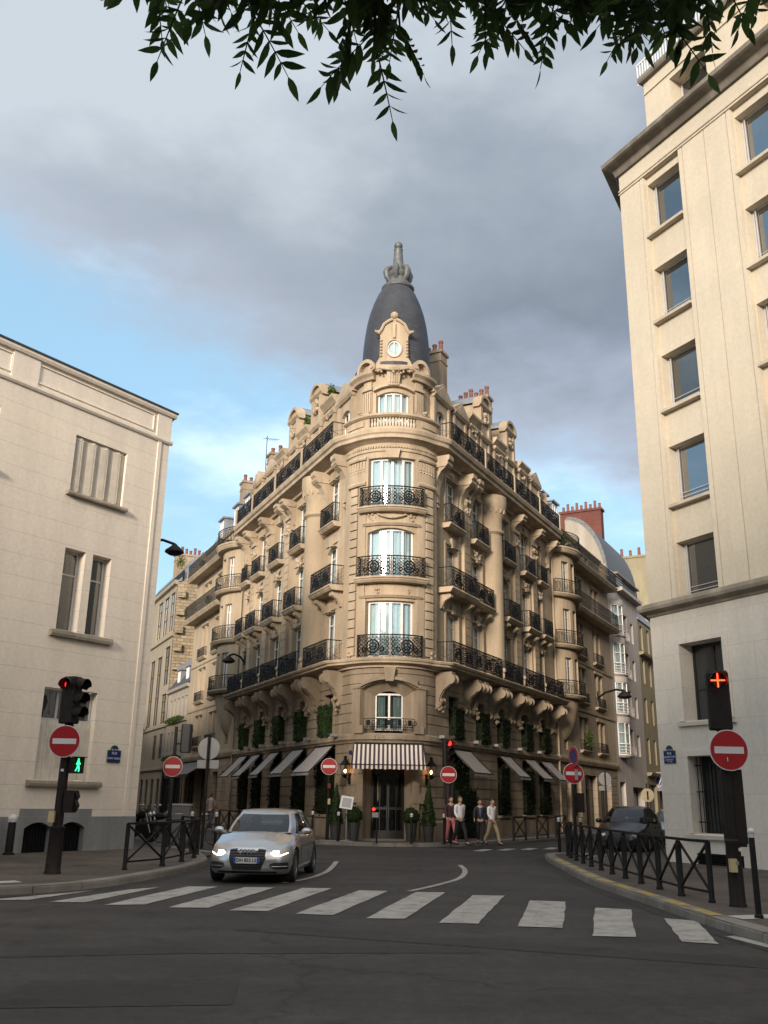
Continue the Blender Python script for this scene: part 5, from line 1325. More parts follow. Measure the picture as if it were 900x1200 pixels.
# ochre house and chimney wall beyond
o = thing('ochre_house', 'ochre old house with rows of chimney pots past the white block', 'building', fR1.P(23.2, 0, 0))
oh = [(24.0 + 2.4 * k, 24.9 + 2.4 * k, z, z + 2.0) for k in range(9) for z in (4.8, 8.0, 11.2, 14.0)]
m = M(); wall(m, fR1, 23.2, 46, 0, 16.4, oh + [(23.6, 26.4, 0.3, 3.2), (27.4, 30, 0.3, 3.2)], reveal=0.25)
for z in (3.8, 13.4): sweep(m, fR1, [(-0.01, z), (0.35, z + 0.1), (0.4, z + 0.3), (-0.01, z + 0.3)], 23.2, 46)
m.build('wall', mt['yellow_wall'], o)
for h in oh: window(fR1, o, h[0], h[1], h[2], h[3], -0.2, 2, (), cur=None, t=0.05)
for h in ((23.6, 26.4), (27.4, 30)): window(fR1, o, h[0], h[1], 0.3, 3.2, -0.25, 2, (), 'dark_frame', 'pane_old', None, room=False)
m = M(); sweep(m, fR1, [(0.1, 16.4), (-1.0, 19.0), (-9, 20), (-9, 16)], 23.2, 46); m.build('roof', mt['zinc'], o)
for c in (25, 28): 
    m = M(); fbox(m, fR1, c - 0.6, c + 0.6, -1.6, -0.2, 16.5, 18.4); d = m.build('dormer', mt['white_wall'], o); window(fR1, d, c - 0.42, c + 0.42, 16.7, 18.2, -0.18, 2, (), cur='curtain', t=0.05)
m = M(); q = M(); fbox(m, fR1, 30.0, 31.0, -7, 0.2, 16, 23.4); fbox(m, fR1, 29.9, 31.1, -7.1, 0.3, 23.4, 23.6); c_ = m.build('chimney', mt['yellow_wall'], o)
for k in range(9):
    p = fR1.P(30.5, -6.6 + 0.8 * k, 0); q = M(); h = 0.6 + 0.2 * (k % 2); q.lathe([(0.16, 23.6), (0.12, 23.6 + h), (0.16, 23.6 + h), (0.1, 23.66 + h)], (p.x, p.y, 0), 10); q.build('chimney_pot', mt['terra'], c_)
# roof terrace plants
for i, (f, s, z, n) in enumerate(((fR1, 1.2, 17.6, 700), (fL1, 6.5, 14.4, 160), (fL1, 9.0, 17.4, 200), (fR1, 6.0, 5.6, 320), (fL1, 22.0, 20.6, 300))):
    m = M(); sz = ((2.4, 0.9, 1.5), (0.9, 0.5, 0.7), (0.9, 0.5, 0.6), (1.8, 0.5, 1.5), (1.4, 0.8, 1.2))[i]
    c = f.P(s, (0.35, 0.6, 0.6, 0.3, -0.6)[i], z); leafy(m, c, (f.U(0), f.N(0)), sz, n, 0.15, 20 + i, 'cloud', core=False)
    tag(m.build('balcony_plant', mt['bright_plant']), ('large feathery shrub on the top terrace just right of the hotel', 'small green plant on the long lower balcony left of the hotel', 'small green plant on the long top balcony left of the hotel', 'bushy plant in a first floor window right of the hotel', 'bushy plant on the roof edge of the tall cream building')[i], 'plant', 'plants on balconies and roofs')

for i, (a, z, lab) in enumerate(((RS(8.1), 21.9, 'green tuft beside the taller right dormer nearest the tower'), (RS(12.0), 21.6, 'green tuft beside the right dormer farther from the tower'), (LS(4.3), 22.0, 'green tuft beside the left dormer nearest the tower'), (LS(8.0), 21.7, 'green tuft beside the left dormer farther from the tower'))):
    m = M(); leafy(m, HF.P(a, -0.55, z), (HF.U(a), HF.N(a)), (0.45, 0.45, 1.3), 170, 0.16, 60 + i, 'cloud', core=False); tag(m.build('roof_plant', mt['bright_plant']), lab, 'plant', 'plants on balconies and roofs')
m = M(); p = fL1.P(1.0, -1.2, 0); m.bar((p.x, p.y, 21.4), (p.x, p.y, 24.6), 0.04)
for k in range(6): m.bar((p.x - 0.25 - 0.02 * k, p.y, 24.4 - 0.0 * k), (p.x + 0.9, p.y - 0.3, 24.2), 0.02) if k == 0 else m.bar((p.x + 0.16 * k - 0.2, p.y - 0.35 - 0.05 * k, 24.36 - 0.035 * k), (p.x + 0.16 * k - 0.1, p.y + 0.3 - 0.05 * k, 24.36 - 0.035 * k), 0.015)
tag(m.build('roof_antenna', mt['iron']), 'thin television antenna standing on the roof left of the hotel', 'antenna')

# ------------------------------------------------------------------ plain rendered building, left
uB = Vector((-math.sin(R(35.6)), -math.cos(R(35.6)))); nB = Vector((-uB.y, uB.x))
fB = Fac((-7.48, 29.95), uB, nB)
lb = thing('rendered_building', 'plain beige rendered building with shuttered windows and grey plinth', 'building', (-7.48, 29.95, 0))
cols_ = [0.0, 4.62, 9.2, 13.8, 18.4]
ho = []; arches = []
for c in cols_:
    ho += [(c + 1.72, c + 3.72, 10.55, 12.42, 0.20), (c + 1.90, c + 2.60, 6.3, 8.8, 0.42), (c + 2.88, c + 3.62, 6.3, 8.8, 0.42), (c + 1.88, c + 3.74, 2.05, 4.62, 0.30)]
    arches += [(c + 1.86, c + 2.74, 0.12, 0.92, 0.25), (c + 2.98, c + 3.86, 0.12, 0.92, 0.25)]
m = M(); wall(m, fB, 0, 24, 1.07, 13.35, ho)
f3 = Fac((-7.48, 29.95), uL, -nL)      # side towards the street
wall(m, f3, 0, 16, 1.07, 14.35, [(2 + 3 * k, 3.2 + 3 * k, z, z + 1.9) for k in range(4) for z in (2.2, 6.4, 10.5)])
m.build('wall', mt['lb'], lb)
m = M()
wall(m, fB, 0, 24, 13.35, 14.3); 
for s0, s1 in ((0.75, 5.3), (6.2, 10.8), (11.6, 16.2), (17, 21.6)):
    for q in ((s0, s1, 13.56, 13.60), (s0, s1, 14.14, 14.18), (s0, s0 + 0.04, 13.6, 14.14), (s1 - 0.04, s1, 13.6, 14.14)): fbox(m, fB, q[0], q[1], -0.01, 0.035, q[2], q[3])
sweep(m, fB, [(-0.3, 14.28), (0.10, 14.28), (0.14, 14.36), (0.14, 14.44), (-0.3, 14.44)], -0.14, 24)
sweep(m, fB, [(-0.01, 13.28), (0.05, 13.28), (0.09, 13.34), (0.09, 13.42), (-0.01, 13.44)], -0.09, 24)
fbox(m, fB, 0.36, 0.50, -0.01, 0.035, 1.07, 13.28)
for s0 in (5.3, ): fbox(m, fB, 5.3, 6.2, -0.01, 0.05, 13.44, 14.28)
fbox(m, fB, 0.0, 0.62, -0.01, 0.05, 13.44, 14.28)
sweep(m, f3, [(-0.3, 14.28), (0.10, 14.28), (0.14, 14.36), (0.14, 14.44), (-0.3, 14.44)], -0.05, 16)
m.build('cornice', mt['lb_trim'], lb)
m = M(); sweep(m, fB, [(-0.3, 14.44), (0.17, 14.44), (0.17, 14.50), (-0.3, 14.50)], -0.17, 24); sweep(m, f3, [(-0.3, 14.442), (0.17, 14.442), (0.17, 14.502), (-0.3, 14.502)], 0.1, 16)
m.face(fB.P(0, -0.1, 14.47), fB.P(24, -0.1, 14.47), fB.P(24, -9, 14.47), f3.P(16, -3, 14.47), f3.P(16, -0.1, 14.47)); m.build('roof_edge', mt['slate'], lb)
m = M(); wall(m, fB, 0, 24, 0, 1.07, arches, d=0.02); wall(m, f3, 0, 16, 0, 1.07, d=0.02)
for a in arches: arch_fill(m, fB, a[0], a[1], a[3] + 0.002, 0.16, -0.2, 0.018, 8)
for s0, s1 in [(c + 1.66, c + 4.06) for c in cols_]: wall(m, fB, s0, s1, 1.072, 1.28, d=0.02); fbox(m, fB, s0, s1, -0.01, 0.018, 1.27, 1.282)
m.build('plinth', mt['lb_plinth'], lb)
for a in arches:
    m = M(); fbox(m, fB, a[0], a[1], -0.24, -0.20, a[2], a[3]); 
    for k in range(9): fbox(m, fB, a[0] + 0.05 + k * 0.09, a[0] + 0.07 + k * 0.09, -0.2, -0.16, a[2], a[3])
    m.build('basement_grille', mt['iron'], lb)
for c in cols_:
    m = M(); sweep(m, fB, [(-0.15, 10.42), (0.14, 10.42), (0.16, 10.47), (0.14, 10.54), (-0.15, 10.56)], c + 1.58, c + 3.86); m.build('sill', mt['sill'], lb)
    m = M(); sweep(m, fB, [(-0.3, 6.1), (0.14, 6.1), (0.16, 6.18), (0.14, 6.28), (-0.3, 6.31)], c + 1.62, c + 3.84); m.build('sill', mt['sill'], lb)
    m = M(); sweep(m, fB, [(-0.2, 1.88), (0.15, 1.88), (0.17, 1.96), (0.15, 2.03), (-0.2, 2.06)], c + 1.5, c + 3.98); m.build('sill', mt['sill'], lb)
    for a, b in ((1.90, 2.60), (2.88, 3.62)): window(fB, lb, c + a, c + b, 6.3, 8.8, -0.30, 1, (8.05,), 'grey_frame', 'pane_old', None, room=False, t=0.085)
    # folding louvred shutters, slightly zigzag
    n = 8; x0, x1 = c + 1.74, c + 3.70; pw = (x1 - x0) / n
    for k in range(n):
        m = M(); a = x0 + pw * k; d0, d1 = (-0.12, -0.05) if k % 2 == 0 else (-0.05, -0.12)
        A = [fB.P(a, d0, 10.57), fB.P(a + pw, d1, 10.57), fB.P(a + pw, d1, 12.4), fB.P(a, d0, 12.4)]
        B = [p - Vector((nB.x, nB.y, 0)) * 0.025 for p in A]; m.face(*A); m.face(*B[::-1]); m.grid([A, B], close=True)
        for j in range(28):
            z = 10.68 + j * 0.06; p = fB.P(a + pw * 0.18, d0 + (d1 - d0) * 0.18 + 0.012, z); q = fB.P(a + pw * 0.82, d0 + (d1 - d0) * 0.82 + 0.012, z); m.bar(p, q, 0.03)
        m.build('shutter', mt['shutter'], lb)
    w = window(fB, lb, c + 1.9, c + 3.72, 3.72, 4.6, -0.22, 3, (), 'grey_frame', 'pane_old', None, room=False, t=0.06)
    n = 6; x0, x1 = c + 1.9, c + 3.72; pw = (x1 - x0) / n
    for k in range(n):
        m = M(); a = x0 + pw * k; fbox(m, fB, a + 0.006, a + pw - 0.006, -0.2, -0.165, 2.07, 3.72 if k > 3 else 3.72)
        for j in range(24): fbox(m, fB, a + 0.07, a + pw - 0.07, -0.165, -0.155, 2.4 + j * 0.05, 2.425 + j * 0.05)
        m.build('shutter', mt['shutter'], lb)

# ------------------------------------------------------------------ tall pale office building, right
uC = Vector((math.sin(R(27.7)), -math.cos(R(27.7)))); nC = Vector((uC.y, -uC.x))
fC = Fac((8.2, 28.0), uC, nC)
rb = thing('office_building', 'tall pale stone clad office building with dark square windows', 'building', (8.2, 28.0, 0))
f4 = Fac((8.2, 28.0), uR, -nR)       # side towards the right street
per = 3.80; rows_u = [(7.48, 9.25), (10.45, 12.35), (13.6, 15.5), (16.75, 18.7), (20.0, 22.0)]
m = M(); bays_ = [1.15 + per * k for k in range(6)]
# pilasters stand proud of recessed window strips
ed = [0.0] + [x for b in bays_ for x in (b, b + 1.62)] + [24.0]
for a, b in zip(ed[0::2], ed[1::2]):
    g = [a + 0.16] * (a > 0.5) + ([(a + b) / 2] if b - a > 2 and b < 23.9 else []) + [b - 0.19] * (b < 23.9); x = a
    for q in g:
        wall(m, fC, x, q, 7.50, 22.35, d=0.0); wall(m, fC, q, q + 0.035, 7.50, 22.35, d=-0.07)
        for e in (q, q + 0.035): m.face(fC.P(e, 0, 7.5), fC.P(e, -0.07, 7.5), fC.P(e, -0.07, 22.35), fC.P(e, 0, 22.35))
        x = q + 0.035
    wall(m, fC, x, b, 7.50, 22.35, d=0.0)
    for e in (a, b): m.face(fC.P(e, 0, 7.5), fC.P(e, -0.16, 7.5), fC.P(e, -0.16, 22.35), fC.P(e, 0, 22.35))
m.build('pilaster_wall', mt['rb'], rb)
m = M()
for b in bays_: wall(m, fC, b, b + 1.62, 7.50, 22.35, [(b + 0.02, b + 1.60, z0, z1, 0.48) for z0, z1 in rows_u], d=-0.16); fbox(m, fC, b, b + 1.62, -0.7, -0.002, 22.30, 22.352)
wall(m, fC, 0, 24, 22.35, 23.10, d=0.0); 
m.build('spandrel_wall', mt['rb'], rb)
for b in bays_:
    for z0, z1 in rows_u:
        m = M(); sweep(m, fC, [(-0.2, z0 - 0.12), (0.05, z0 - 0.12), (0.06, z0 - 0.03), (-0.55, z0 + 0.012)], b + 0.01, b + 1.61)
        m.build('sill', mt['rb_trim'], rb)
for q in (22.30, 22.42): m = M(); fbox(m, fC, -0.03, 24, -0.01, 0.035, q, q + 0.05); m.build('string_course', mt['rb_trim'], rb)
for k, b in enumerate(bays_):
    for z0, z1 in rows_u:
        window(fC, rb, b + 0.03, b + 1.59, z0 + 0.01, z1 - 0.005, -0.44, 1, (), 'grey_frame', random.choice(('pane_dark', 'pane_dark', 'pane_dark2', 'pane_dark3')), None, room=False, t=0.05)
        q = M(); fbox(q, fC, b + 0.15, b + 0.18, -0.43, -0.40, z0, z1); 
        for j in range(3): fbox(q, fC, b + 0.1, b + 1.55, -0.42, -0.405, z0 + 0.12 + j * 0.13, z0 + 0.135 + j * 0.13)
        q.build('window_bar', mt['grey_frame'], rb)
gh = []
for b in bays_: gh += [(b - 0.02, b + 1.58, 3.95, 6.15, 0.55), (b - 0.02, b + 1.58, 0.92, 2.98, 0.55)]
vents = [(b + 0.02, b + 1.62, 0.12, 0.42, 0.1) for b in bays_]
m = M(); wall(m, fC, 0, 24, 0.0, 7.12, gh + vents)
m.build('ground_wall', mt['rb_low'], rb)
for b in bays_:
    for z0, z1 in ((3.95, 6.15), (0.92, 2.98)):
        m = M()
        for q in ((b - 0.22, b - 0.02, z0 - 0.0, z1 + 0.16), (b + 1.58, b + 1.78, z0, z1 + 0.16), (b - 0.02, b + 1.58, z1, z1 + 0.16)): fbox(m, fC, q[0], q[1], -0.01, 0.05, q[2], q[3])
        sweep(m, fC, [(-0.3, z0 - 0.14), (0.09, z0 - 0.14), (0.11, z0 - 0.04), (-0.3, z0 + 0.01)], b - 0.26, b + 1.82)
        m.build('window_surround', mt['rb_low'], rb)
for b in bays_:
    for z0, z1 in ((3.95, 6.15), (0.92, 2.98)):
        window(fC, rb, b, b + 1.56, z0, z1, -0.46, 2, (z0 + 0.9,), 'dark_frame', 'pane_old', None, room=False, t=0.07)
        if z0 < 2:
            q = M()
            for k in range(12): q.bar(fC.P(b + 0.08 + k * 0.127, -0.2, z0 + 0.02), fC.P(b + 0.08 + k * 0.127, -0.2, z1 - 0.02), 0.02)
            for z in (z0 + 0.3, z0 + 1.1, z1 - 0.25): q.bar(fC.P(b + 0.0, -0.2, z), fC.P(b + 1.56, -0.2, z), 0.03)
            q.build('window_grille', mt['iron'], rb)
    m = M(); fbox(m, fC, b + 0.02, b + 1.62, -0.1, -0.06, 0.12, 0.42); [fbox(m, fC, b + 0.02, b + 1.62, -0.06, 0.012, 0.15 + k * 0.07, 0.18 + k * 0.07) for k in range(4)]; m.build('vent_grille', mt['iron'], rb)
m = M()
def mitre(m, f, prof, s1):
    """moulding that meets its twin round the corner on the bisector"""
    rows = [[f.P(-0.527 * d, d, z) for d, z in prof], [f.P(s1, d, z) for d, z in prof]]; m.grid(rows, close=True); m.face(*rows[1])
bp = [(-0.2, 7.12), (0.05, 7.12), (0.10, 7.2), (0.30, 7.26), (0.34, 7.34), (0.34, 7.44), (0.08, 7.53), (-0.2, 7.53)]
mitre(m, fC, bp, 24); mitre(m, f4, bp, 18)
m.build('band_cornice', mt['sill'], rb)
m = M()
cp = [(-0.3, 23.05), (0.10, 23.05), (0.16, 23.2), (0.2, 23.26), (0.46, 23.34), (0.53, 23.38), (0.55, 23.52), (0.50, 23.56), (-0.6, 23.62)]
mitre(m, fC, cp, 24); mitre(m, f4, cp, 18)
m.build('main_cornice', mt['rb_dark'], rb)
m = M(); wall(m, f4, 0, 18, 0, 23.25, [(2 + 3.4 * k, 3.6 + 3.4 * k, z0, z1) for k in range(4) for z0, z1 in rows_u])
m.build('side_wall', mt['rb'], rb)
# set back top storey with terrace rails
m = M(); th = [(2.3 + per * k, 3.9 + per * k, 24.5, 25.75, 0.6) for k in range(6)]
wall(m, fC, 1.1, 24, 23.60, 26.5, th, d=-0.45); f5 = Fac(fC.P(1.1, -0.45, 0).xy, uR, -nR); wall(m, f5, 0, 15, 23.60, 26.5)
fbox(m, fC, 1.1, 24, -0.48, -0.40, 25.95, 26.0)
m.build('attic_wall', mt['rb'], rb)
m = M(); sweep(m, fC, [(-1.2, 26.48), (-0.30, 26.48), (-0.25, 26.56), (-0.25, 26.70), (-1.2, 26.74)], 1.0, 24); m.build('attic_cornice', mt['rb_dark'], rb)
for k in range(6): window(fC, rb, 2.32 + per * k, 3.88 + per * k, 24.5, 25.74, -0.95, 1, (), 'grey_frame', 'pane_dark', None, room=False)
m = M(); fbox(m, fC, 0.7, 24, -0.6, -0.55, 27.6, 27.66); n = int(23.3 / 0.13)
for k in range(n): fbox(m, fC, 0.72 + k * 0.13, 0.75 + k * 0.13, -0.59, -0.56, 26.74, 27.6)
for k in range(40): p = f5.P(0.2 + k * 0.13, -0.15, 0); m.box((p.x, p.y, 27.17), (0.03, 0.03, 0.86))
m.build('roof_railing', mt['white'], rb)
m = M(); p = [fC.P(1.2, -0.6, 26.6), fC.P(24, -0.6, 26.6), fC.P(24, -12, 26.6), f5.P(15, -0.1, 26.6)]; m.face(*p); m.build('roof', mt['zinc'], rb)
# ------------------------------------------------------------------ houses across the crossing, behind the viewer: they stand in the windows' reflections and shade the street
for i, (x0, x1, yy, hh) in enumerate(((-34, -12, -18.0, 19.5), (-12, 9, -17.5, 20.5), (9, 34, -18.5, 19.0))):
    f = Fac((x1, yy), (-1, 0), (0, 1)); w_ = x1 - x0
    o = thing('apartment_building', ('stone apartment building across the crossing, left one of three', 'stone apartment building across the crossing, middle one of three', 'stone apartment building across the crossing, right one of three')[i], 'building', (x1, yy, 0))
    hl = [(1.2 + 2.8 * k, 2.4 + 2.8 * k, 1.0 + 3.4 * r, 3.2 + 3.4 * r) for k in range(int((w_ - 1) / 2.8)) for r in range(5)]
    m = M(); wall(m, f, 0, w_, 0, hh - 1.5, hl, reveal=0.3); m.face(f.P(0, 0, 0), f.P(0, -10, 0), f.P(0, -10, hh), f.P(0, 0, hh - 1.5)); m.face(f.P(w_, 0, 0), f.P(w_, -10, 0), f.P(w_, -10, hh), f.P(w_, 0, hh - 1.5)); m.face(f.P(0, -10, 0), f.P(w_, -10, 0), f.P(w_, -10, hh), f.P(0, -10, hh))
    sweep(m, f, [(-0.01, hh - 1.9), (0.6, hh - 1.6), (0.6, hh - 1.4), (-0.01, hh - 1.3)], 0, w_); m.build('wall', mt['n_stone'], o)
    m = M(); sweep(m, f, [(0, hh - 1.5), (-1.5, hh), (-10, hh), (-10, hh - 1.6)], 0, w_); m.build('roof', mt['zinc'], o)
    for h in hl:
        m = M(); fbox(m, f, h[0], h[1], -0.3, -0.25, h[2], h[3]); m.build('window', mt['pane_old'], o)

# the other sides of the two streets, past the beige and the office buildings
for nm, f, a, b, hh, lab in (('apartment_building', Fac(f3.P(16.2, 0, 0).xy, uL, -nL), 0, 22, 8.5, 'low stone apartment building behind the beige building on the left street'), ('apartment_building', Fac(f3.P(38.4, 0, 0).xy, uL, -nL), 0, 24, 9.0, 'low stone apartment building farthest down the left street'),
                             ('apartment_building', Fac(f4.P(18.4, 0, 0).xy, uR, -nR), 0, 24, 20.0, 'stone apartment building behind the office building on the right street'), ('apartment_building', Fac(f4.P(42.6, 0, 0).xy, uR, -nR), 0, 26, 18.0, 'stone apartment building farthest down the right street')):
    o = thing(nm, lab, 'building', f.P(0, 0, 0)); hl = [(1.2 + 2.7 * k, 2.3 + 2.7 * k, 1.0 + 3.3 * r, 3.1 + 3.3 * r) for k in range(int((b - 1) / 2.7)) for r in range(5 if hh > 12 else 2)]
    m = M(); wall(m, f, 0, b, 0, hh, hl, reveal=0.25); sweep(m, f, [(-0.01, hh - 0.4), (0.4, hh - 0.2), (0.4, hh), (-0.01, hh + 0.1)], 0, b)
    for e in (0, b): m.face(f.P(e, 0, 0), f.P(e, -9, 0), f.P(e, -9, hh), f.P(e, 0, hh))
    m.build('wall', mt['n_stone'], o); m = M(); sweep(m, f, [(0, hh), (-1.4, hh + 2.4), (-9, hh + 2.8), (-9, hh - 0.1)], 0, b); m.build('roof', mt['zinc'], o)
    for h in hl: m = M(); fbox(m, f, h[0], h[1], -0.24, -0.2, h[2], h[3]); m.build('window', mt['pane_old'], o)
for f, lab in ((Fac(f3.P(64, 0, 0).xy, nL * -1, -uL), 'pale building closing the far end of the left street'), (Fac(f4.P(70, 0, 0).xy, nR * -1, -uR), 'pale building closing the far end of the right street')):
    o = thing('apartment_building', lab, 'building', f.P(0, 0, 0)); hl = [(-14 + 2.7 * k, -12.9 + 2.7 * k, 1.0 + 3.3 * r, 3.1 + 3.3 * r) for k in range(10) for r in range(5)]
    m = M(); wall(m, f, -15, 14, 0, 18, hl, reveal=0.25); m.build('wall', mt['n_stone'], o); m = M(); sweep(m, f, [(0, 18), (-1.4, 20), (-9, 20.5), (-9, 17.9)], -15, 14); m.build('roof', mt['zinc'], o)
    for h in hl: m = M(); fbox(m, f, h[0], h[1], -0.24, -0.2, h[2], h[3]); m.build('window', mt['pane_old'], o)
# ------------------------------------------------------------------ plants at the hotel
GX, GY = Vector((1, 0, 0)), Vector((0, 1, 0))
pos5 = ('nearest the tower', 'second from the tower', 'middle', 'fourth from the tower', 'farthest from the tower')
for F_, C_, U_, N_, side, mat in ((LS, Le, uL, nL, 'left', 'hedge'), (RS, Re, uR, nR, 'right', 'ivy')):
    for i, c in enumerate(C_):
        s = F_(c); m = M(); p = HF.P(s, 0.08, 4.98)
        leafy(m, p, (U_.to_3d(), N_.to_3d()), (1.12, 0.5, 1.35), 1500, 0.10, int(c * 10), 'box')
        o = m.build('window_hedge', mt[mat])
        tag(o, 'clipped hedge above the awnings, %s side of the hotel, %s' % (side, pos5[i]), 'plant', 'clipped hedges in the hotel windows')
        q = M(); fbox(q, HF, s - 0.5, s + 0.5, -0.1, 0.26, 4.30, 4.45); q.build('window_box', mt['soil'], o)
for F_, G_, U_, N_, side in ((LS, Lg, uL, nL, 'left'), (RS, Rg, uR, nR, 'right')):
    ps = pos5 if len(G_) == 5 else ('nearest the door', 'second from the door', 'third from the door', 'farthest from the door')
    for i, (a, b) in enumerate(G_):
        s = F_((a + b) / 2); m = M(); p = HF.P(s, -0.02, 2.2)
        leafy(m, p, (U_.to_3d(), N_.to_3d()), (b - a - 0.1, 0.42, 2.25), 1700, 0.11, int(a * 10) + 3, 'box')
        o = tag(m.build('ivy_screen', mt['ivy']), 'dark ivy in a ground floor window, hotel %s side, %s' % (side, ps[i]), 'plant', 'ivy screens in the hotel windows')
m = M(); p = HF.P(RS(2.7), 0.28, 1.15); leafy(m, p, (uR.to_3d(), nR.to_3d()), (2.2, 0.5, 2.1), 1800, 0.11, 77, 'box'); tag(m.build('ivy_screen', mt['ivy']), 'dark ivy bush standing by the hotel wall behind the walking people', 'plant')
def pot(o, r=0.24, h=0.62):
    m = L(); m.lathe([(r * 0.72, 0), (r, h), (r * 1.06, h), (r * 1.06, h + 0.05), (r * 0.9, h + 0.05), (r * 0.9, h - 0.03), (0.0, h - 0.03)], (0, 0, 0), 18); m.build('pot', mt['soil'], o)
for x, y, h, kind, lab in ((-1.72, 38.75, 1.55, 'cone', 'cone shaped topiary in dark pot left of the hotel door'), (1.95, 38.35, 1.72, 'cone', 'cone shaped topiary in dark pot right of the hotel door'),
                           (-0.98, 38.45, 0.66, 'ball', 'clipped ball bush in dark pot left of the hotel door'), (1.26, 38.4, 0.66, 'ball', 'clipped ball bush in dark pot right of the hotel door')):
    o = thing('topiary', lab, 'plant', (x, y, 0.13), 0, 'topiary pots at the hotel door'); pot(o)
    m = L(); r = 0.60 if kind == 'cone' else 0.66
    leafy(m, (0, 0, 0.60 + h / 2), (GX, GY), (r, r, h), 1300, 0.075, len(lab), kind); m.build('foliage', mt['hedge'], o)

# wall lanterns either side of the door
for i, s in enumerate((-1.78, 1.78)):
    p = HF.P(s, 0.28, 2.62); a = math.atan2(HF.N(s).y, HF.N(s).x) + math.pi / 2
    o = thing('wall_lantern', ('black wall lantern with lit bulb left of the hotel door', 'black wall lantern with lit bulb right of the hotel door')[i], 'lantern', p, a, 'lit wall lanterns')
    m = L()
    for sx in (-1, 1):
        for sy in (-1, 1): m.bar((sx * 0.09, sy * 0.09, 0), (sx * 0.15, sy * 0.15, 0.42), 0.022)
    m.lathe([(0.23, 0.42), (0.20, 0.46), (0.08, 0.62), (0.05, 0.70), (0.09, 0.74), (0.0, 0.80)], (0, 0, 0), 4, R(45), R(405)); m.lathe([(0.0, -0.12), (0.05, -0.1), (0.13, 0.0), (0.0, 0.0)], (0, 0, 0), 4, R(45), R(405))
    for z in (0.0, 0.42):
        q = 0.09 if z == 0 else 0.15
        for k in range(4): a_ = [(q, q), (q, -q), (-q, -q), (-q, q)]; m.bar((*a_[k], z), (*a_[(k + 1) % 4], z), 0.025)
    m.bar((0, 0, -0.05), (0, 0.28, -0.2), 0.04); m.bar((0, 0.24, -0.35), (0, 0.24, 0.1), 0.08)
    m.build('frame', mt['iron'], o)
    m = L(); m.ball((0, 0, 0.17), (0.045, 0.045, 0.07), 10, 7); m.build('bulb', mt['warm_lamp'], o)
m = M(); p = HF.P(0.22, -0.30, 3.42); m.ball(p, 0.045, 8, 6); o = m.build('bulb', mt['warm_lamp']); tag(o, 'small warm ceiling lamp glowing inside the hotel entrance', 'lamp'); o.name = 'entrance_lamp'
# menu board
o = thing('menu_board', 'white framed menu board on thin stand left of the hotel door', 'menu board', (-1.28, 38.35, 0.13), R(-6))
m = L(); m.bar((0, 0, 0), (0, 0, 1.2), 0.03); m.lathe([(0.2, 0), (0.2, 0.02), (0.03, 0.04)], (0, 0, 0), 16); m.build('stand', mt['sign_back'], o)
rx = Euler((R(-18), R(8), 0)).to_matrix()
m = L(); m.box((0, -0.02, 1.42), (0.50, 0.04, 0.50), rx); b = m.build('board', mt['white_paint'], o)
m = L(); m.box((0, -0.045, 1.42), (0.36, 0.012, 0.36), rx); m.build('menu_sheet', mt['sign_back'], o)

# ------------------------------------------------------------------ street furniture
def disc(m, c, r, n=32, nrm=(0, -1, 0), t=0.012):
    n_ = Vector(nrm).normalized(); x = Vector((0, 0, 1)).cross(n_).normalized(); y = n_.cross(x); c = Vector(c)
    A = [c + (x * math.cos(2 * math.pi * k / n) + y * math.sin(2 * math.pi * k / n)) * r for k in range(n)]; B = [p + n_ * t for p in A]
    m.grid([A, B], close=True); m.face(*B); m.face(*A[::-1])
def no_entry(o, z, d, y=-0.09, x=0.0, back='sign_back', scuff=False):
    """red disc with a white bar, white rim, grey back; faces local -Y"""
    m = L(); disc(m, (x, y, z), d / 2, t=0.022); s = m.build('no_entry_sign', mt['white_paint'], o)
    m = L(); disc(m, (x, y - 0.0225, z), d / 2 * 0.95, t=0.004); m.build('red_face', mt['red_paint'], s)
    m = L(); m.box((x, y - 0.0285, z), (d * 0.75, 0.004, d * 0.165)); m.build('white_bar', mt['white_paint'], s)
    m = L(); m.box((x, y + 0.03, z), (0.12, 0.06, 0.05)); disc(m, (x, y + 0.001, z), d / 2 * 0.97, nrm=(0, 1, 0), t=0.003); m.build('bracket', mt[back], s)
    return s
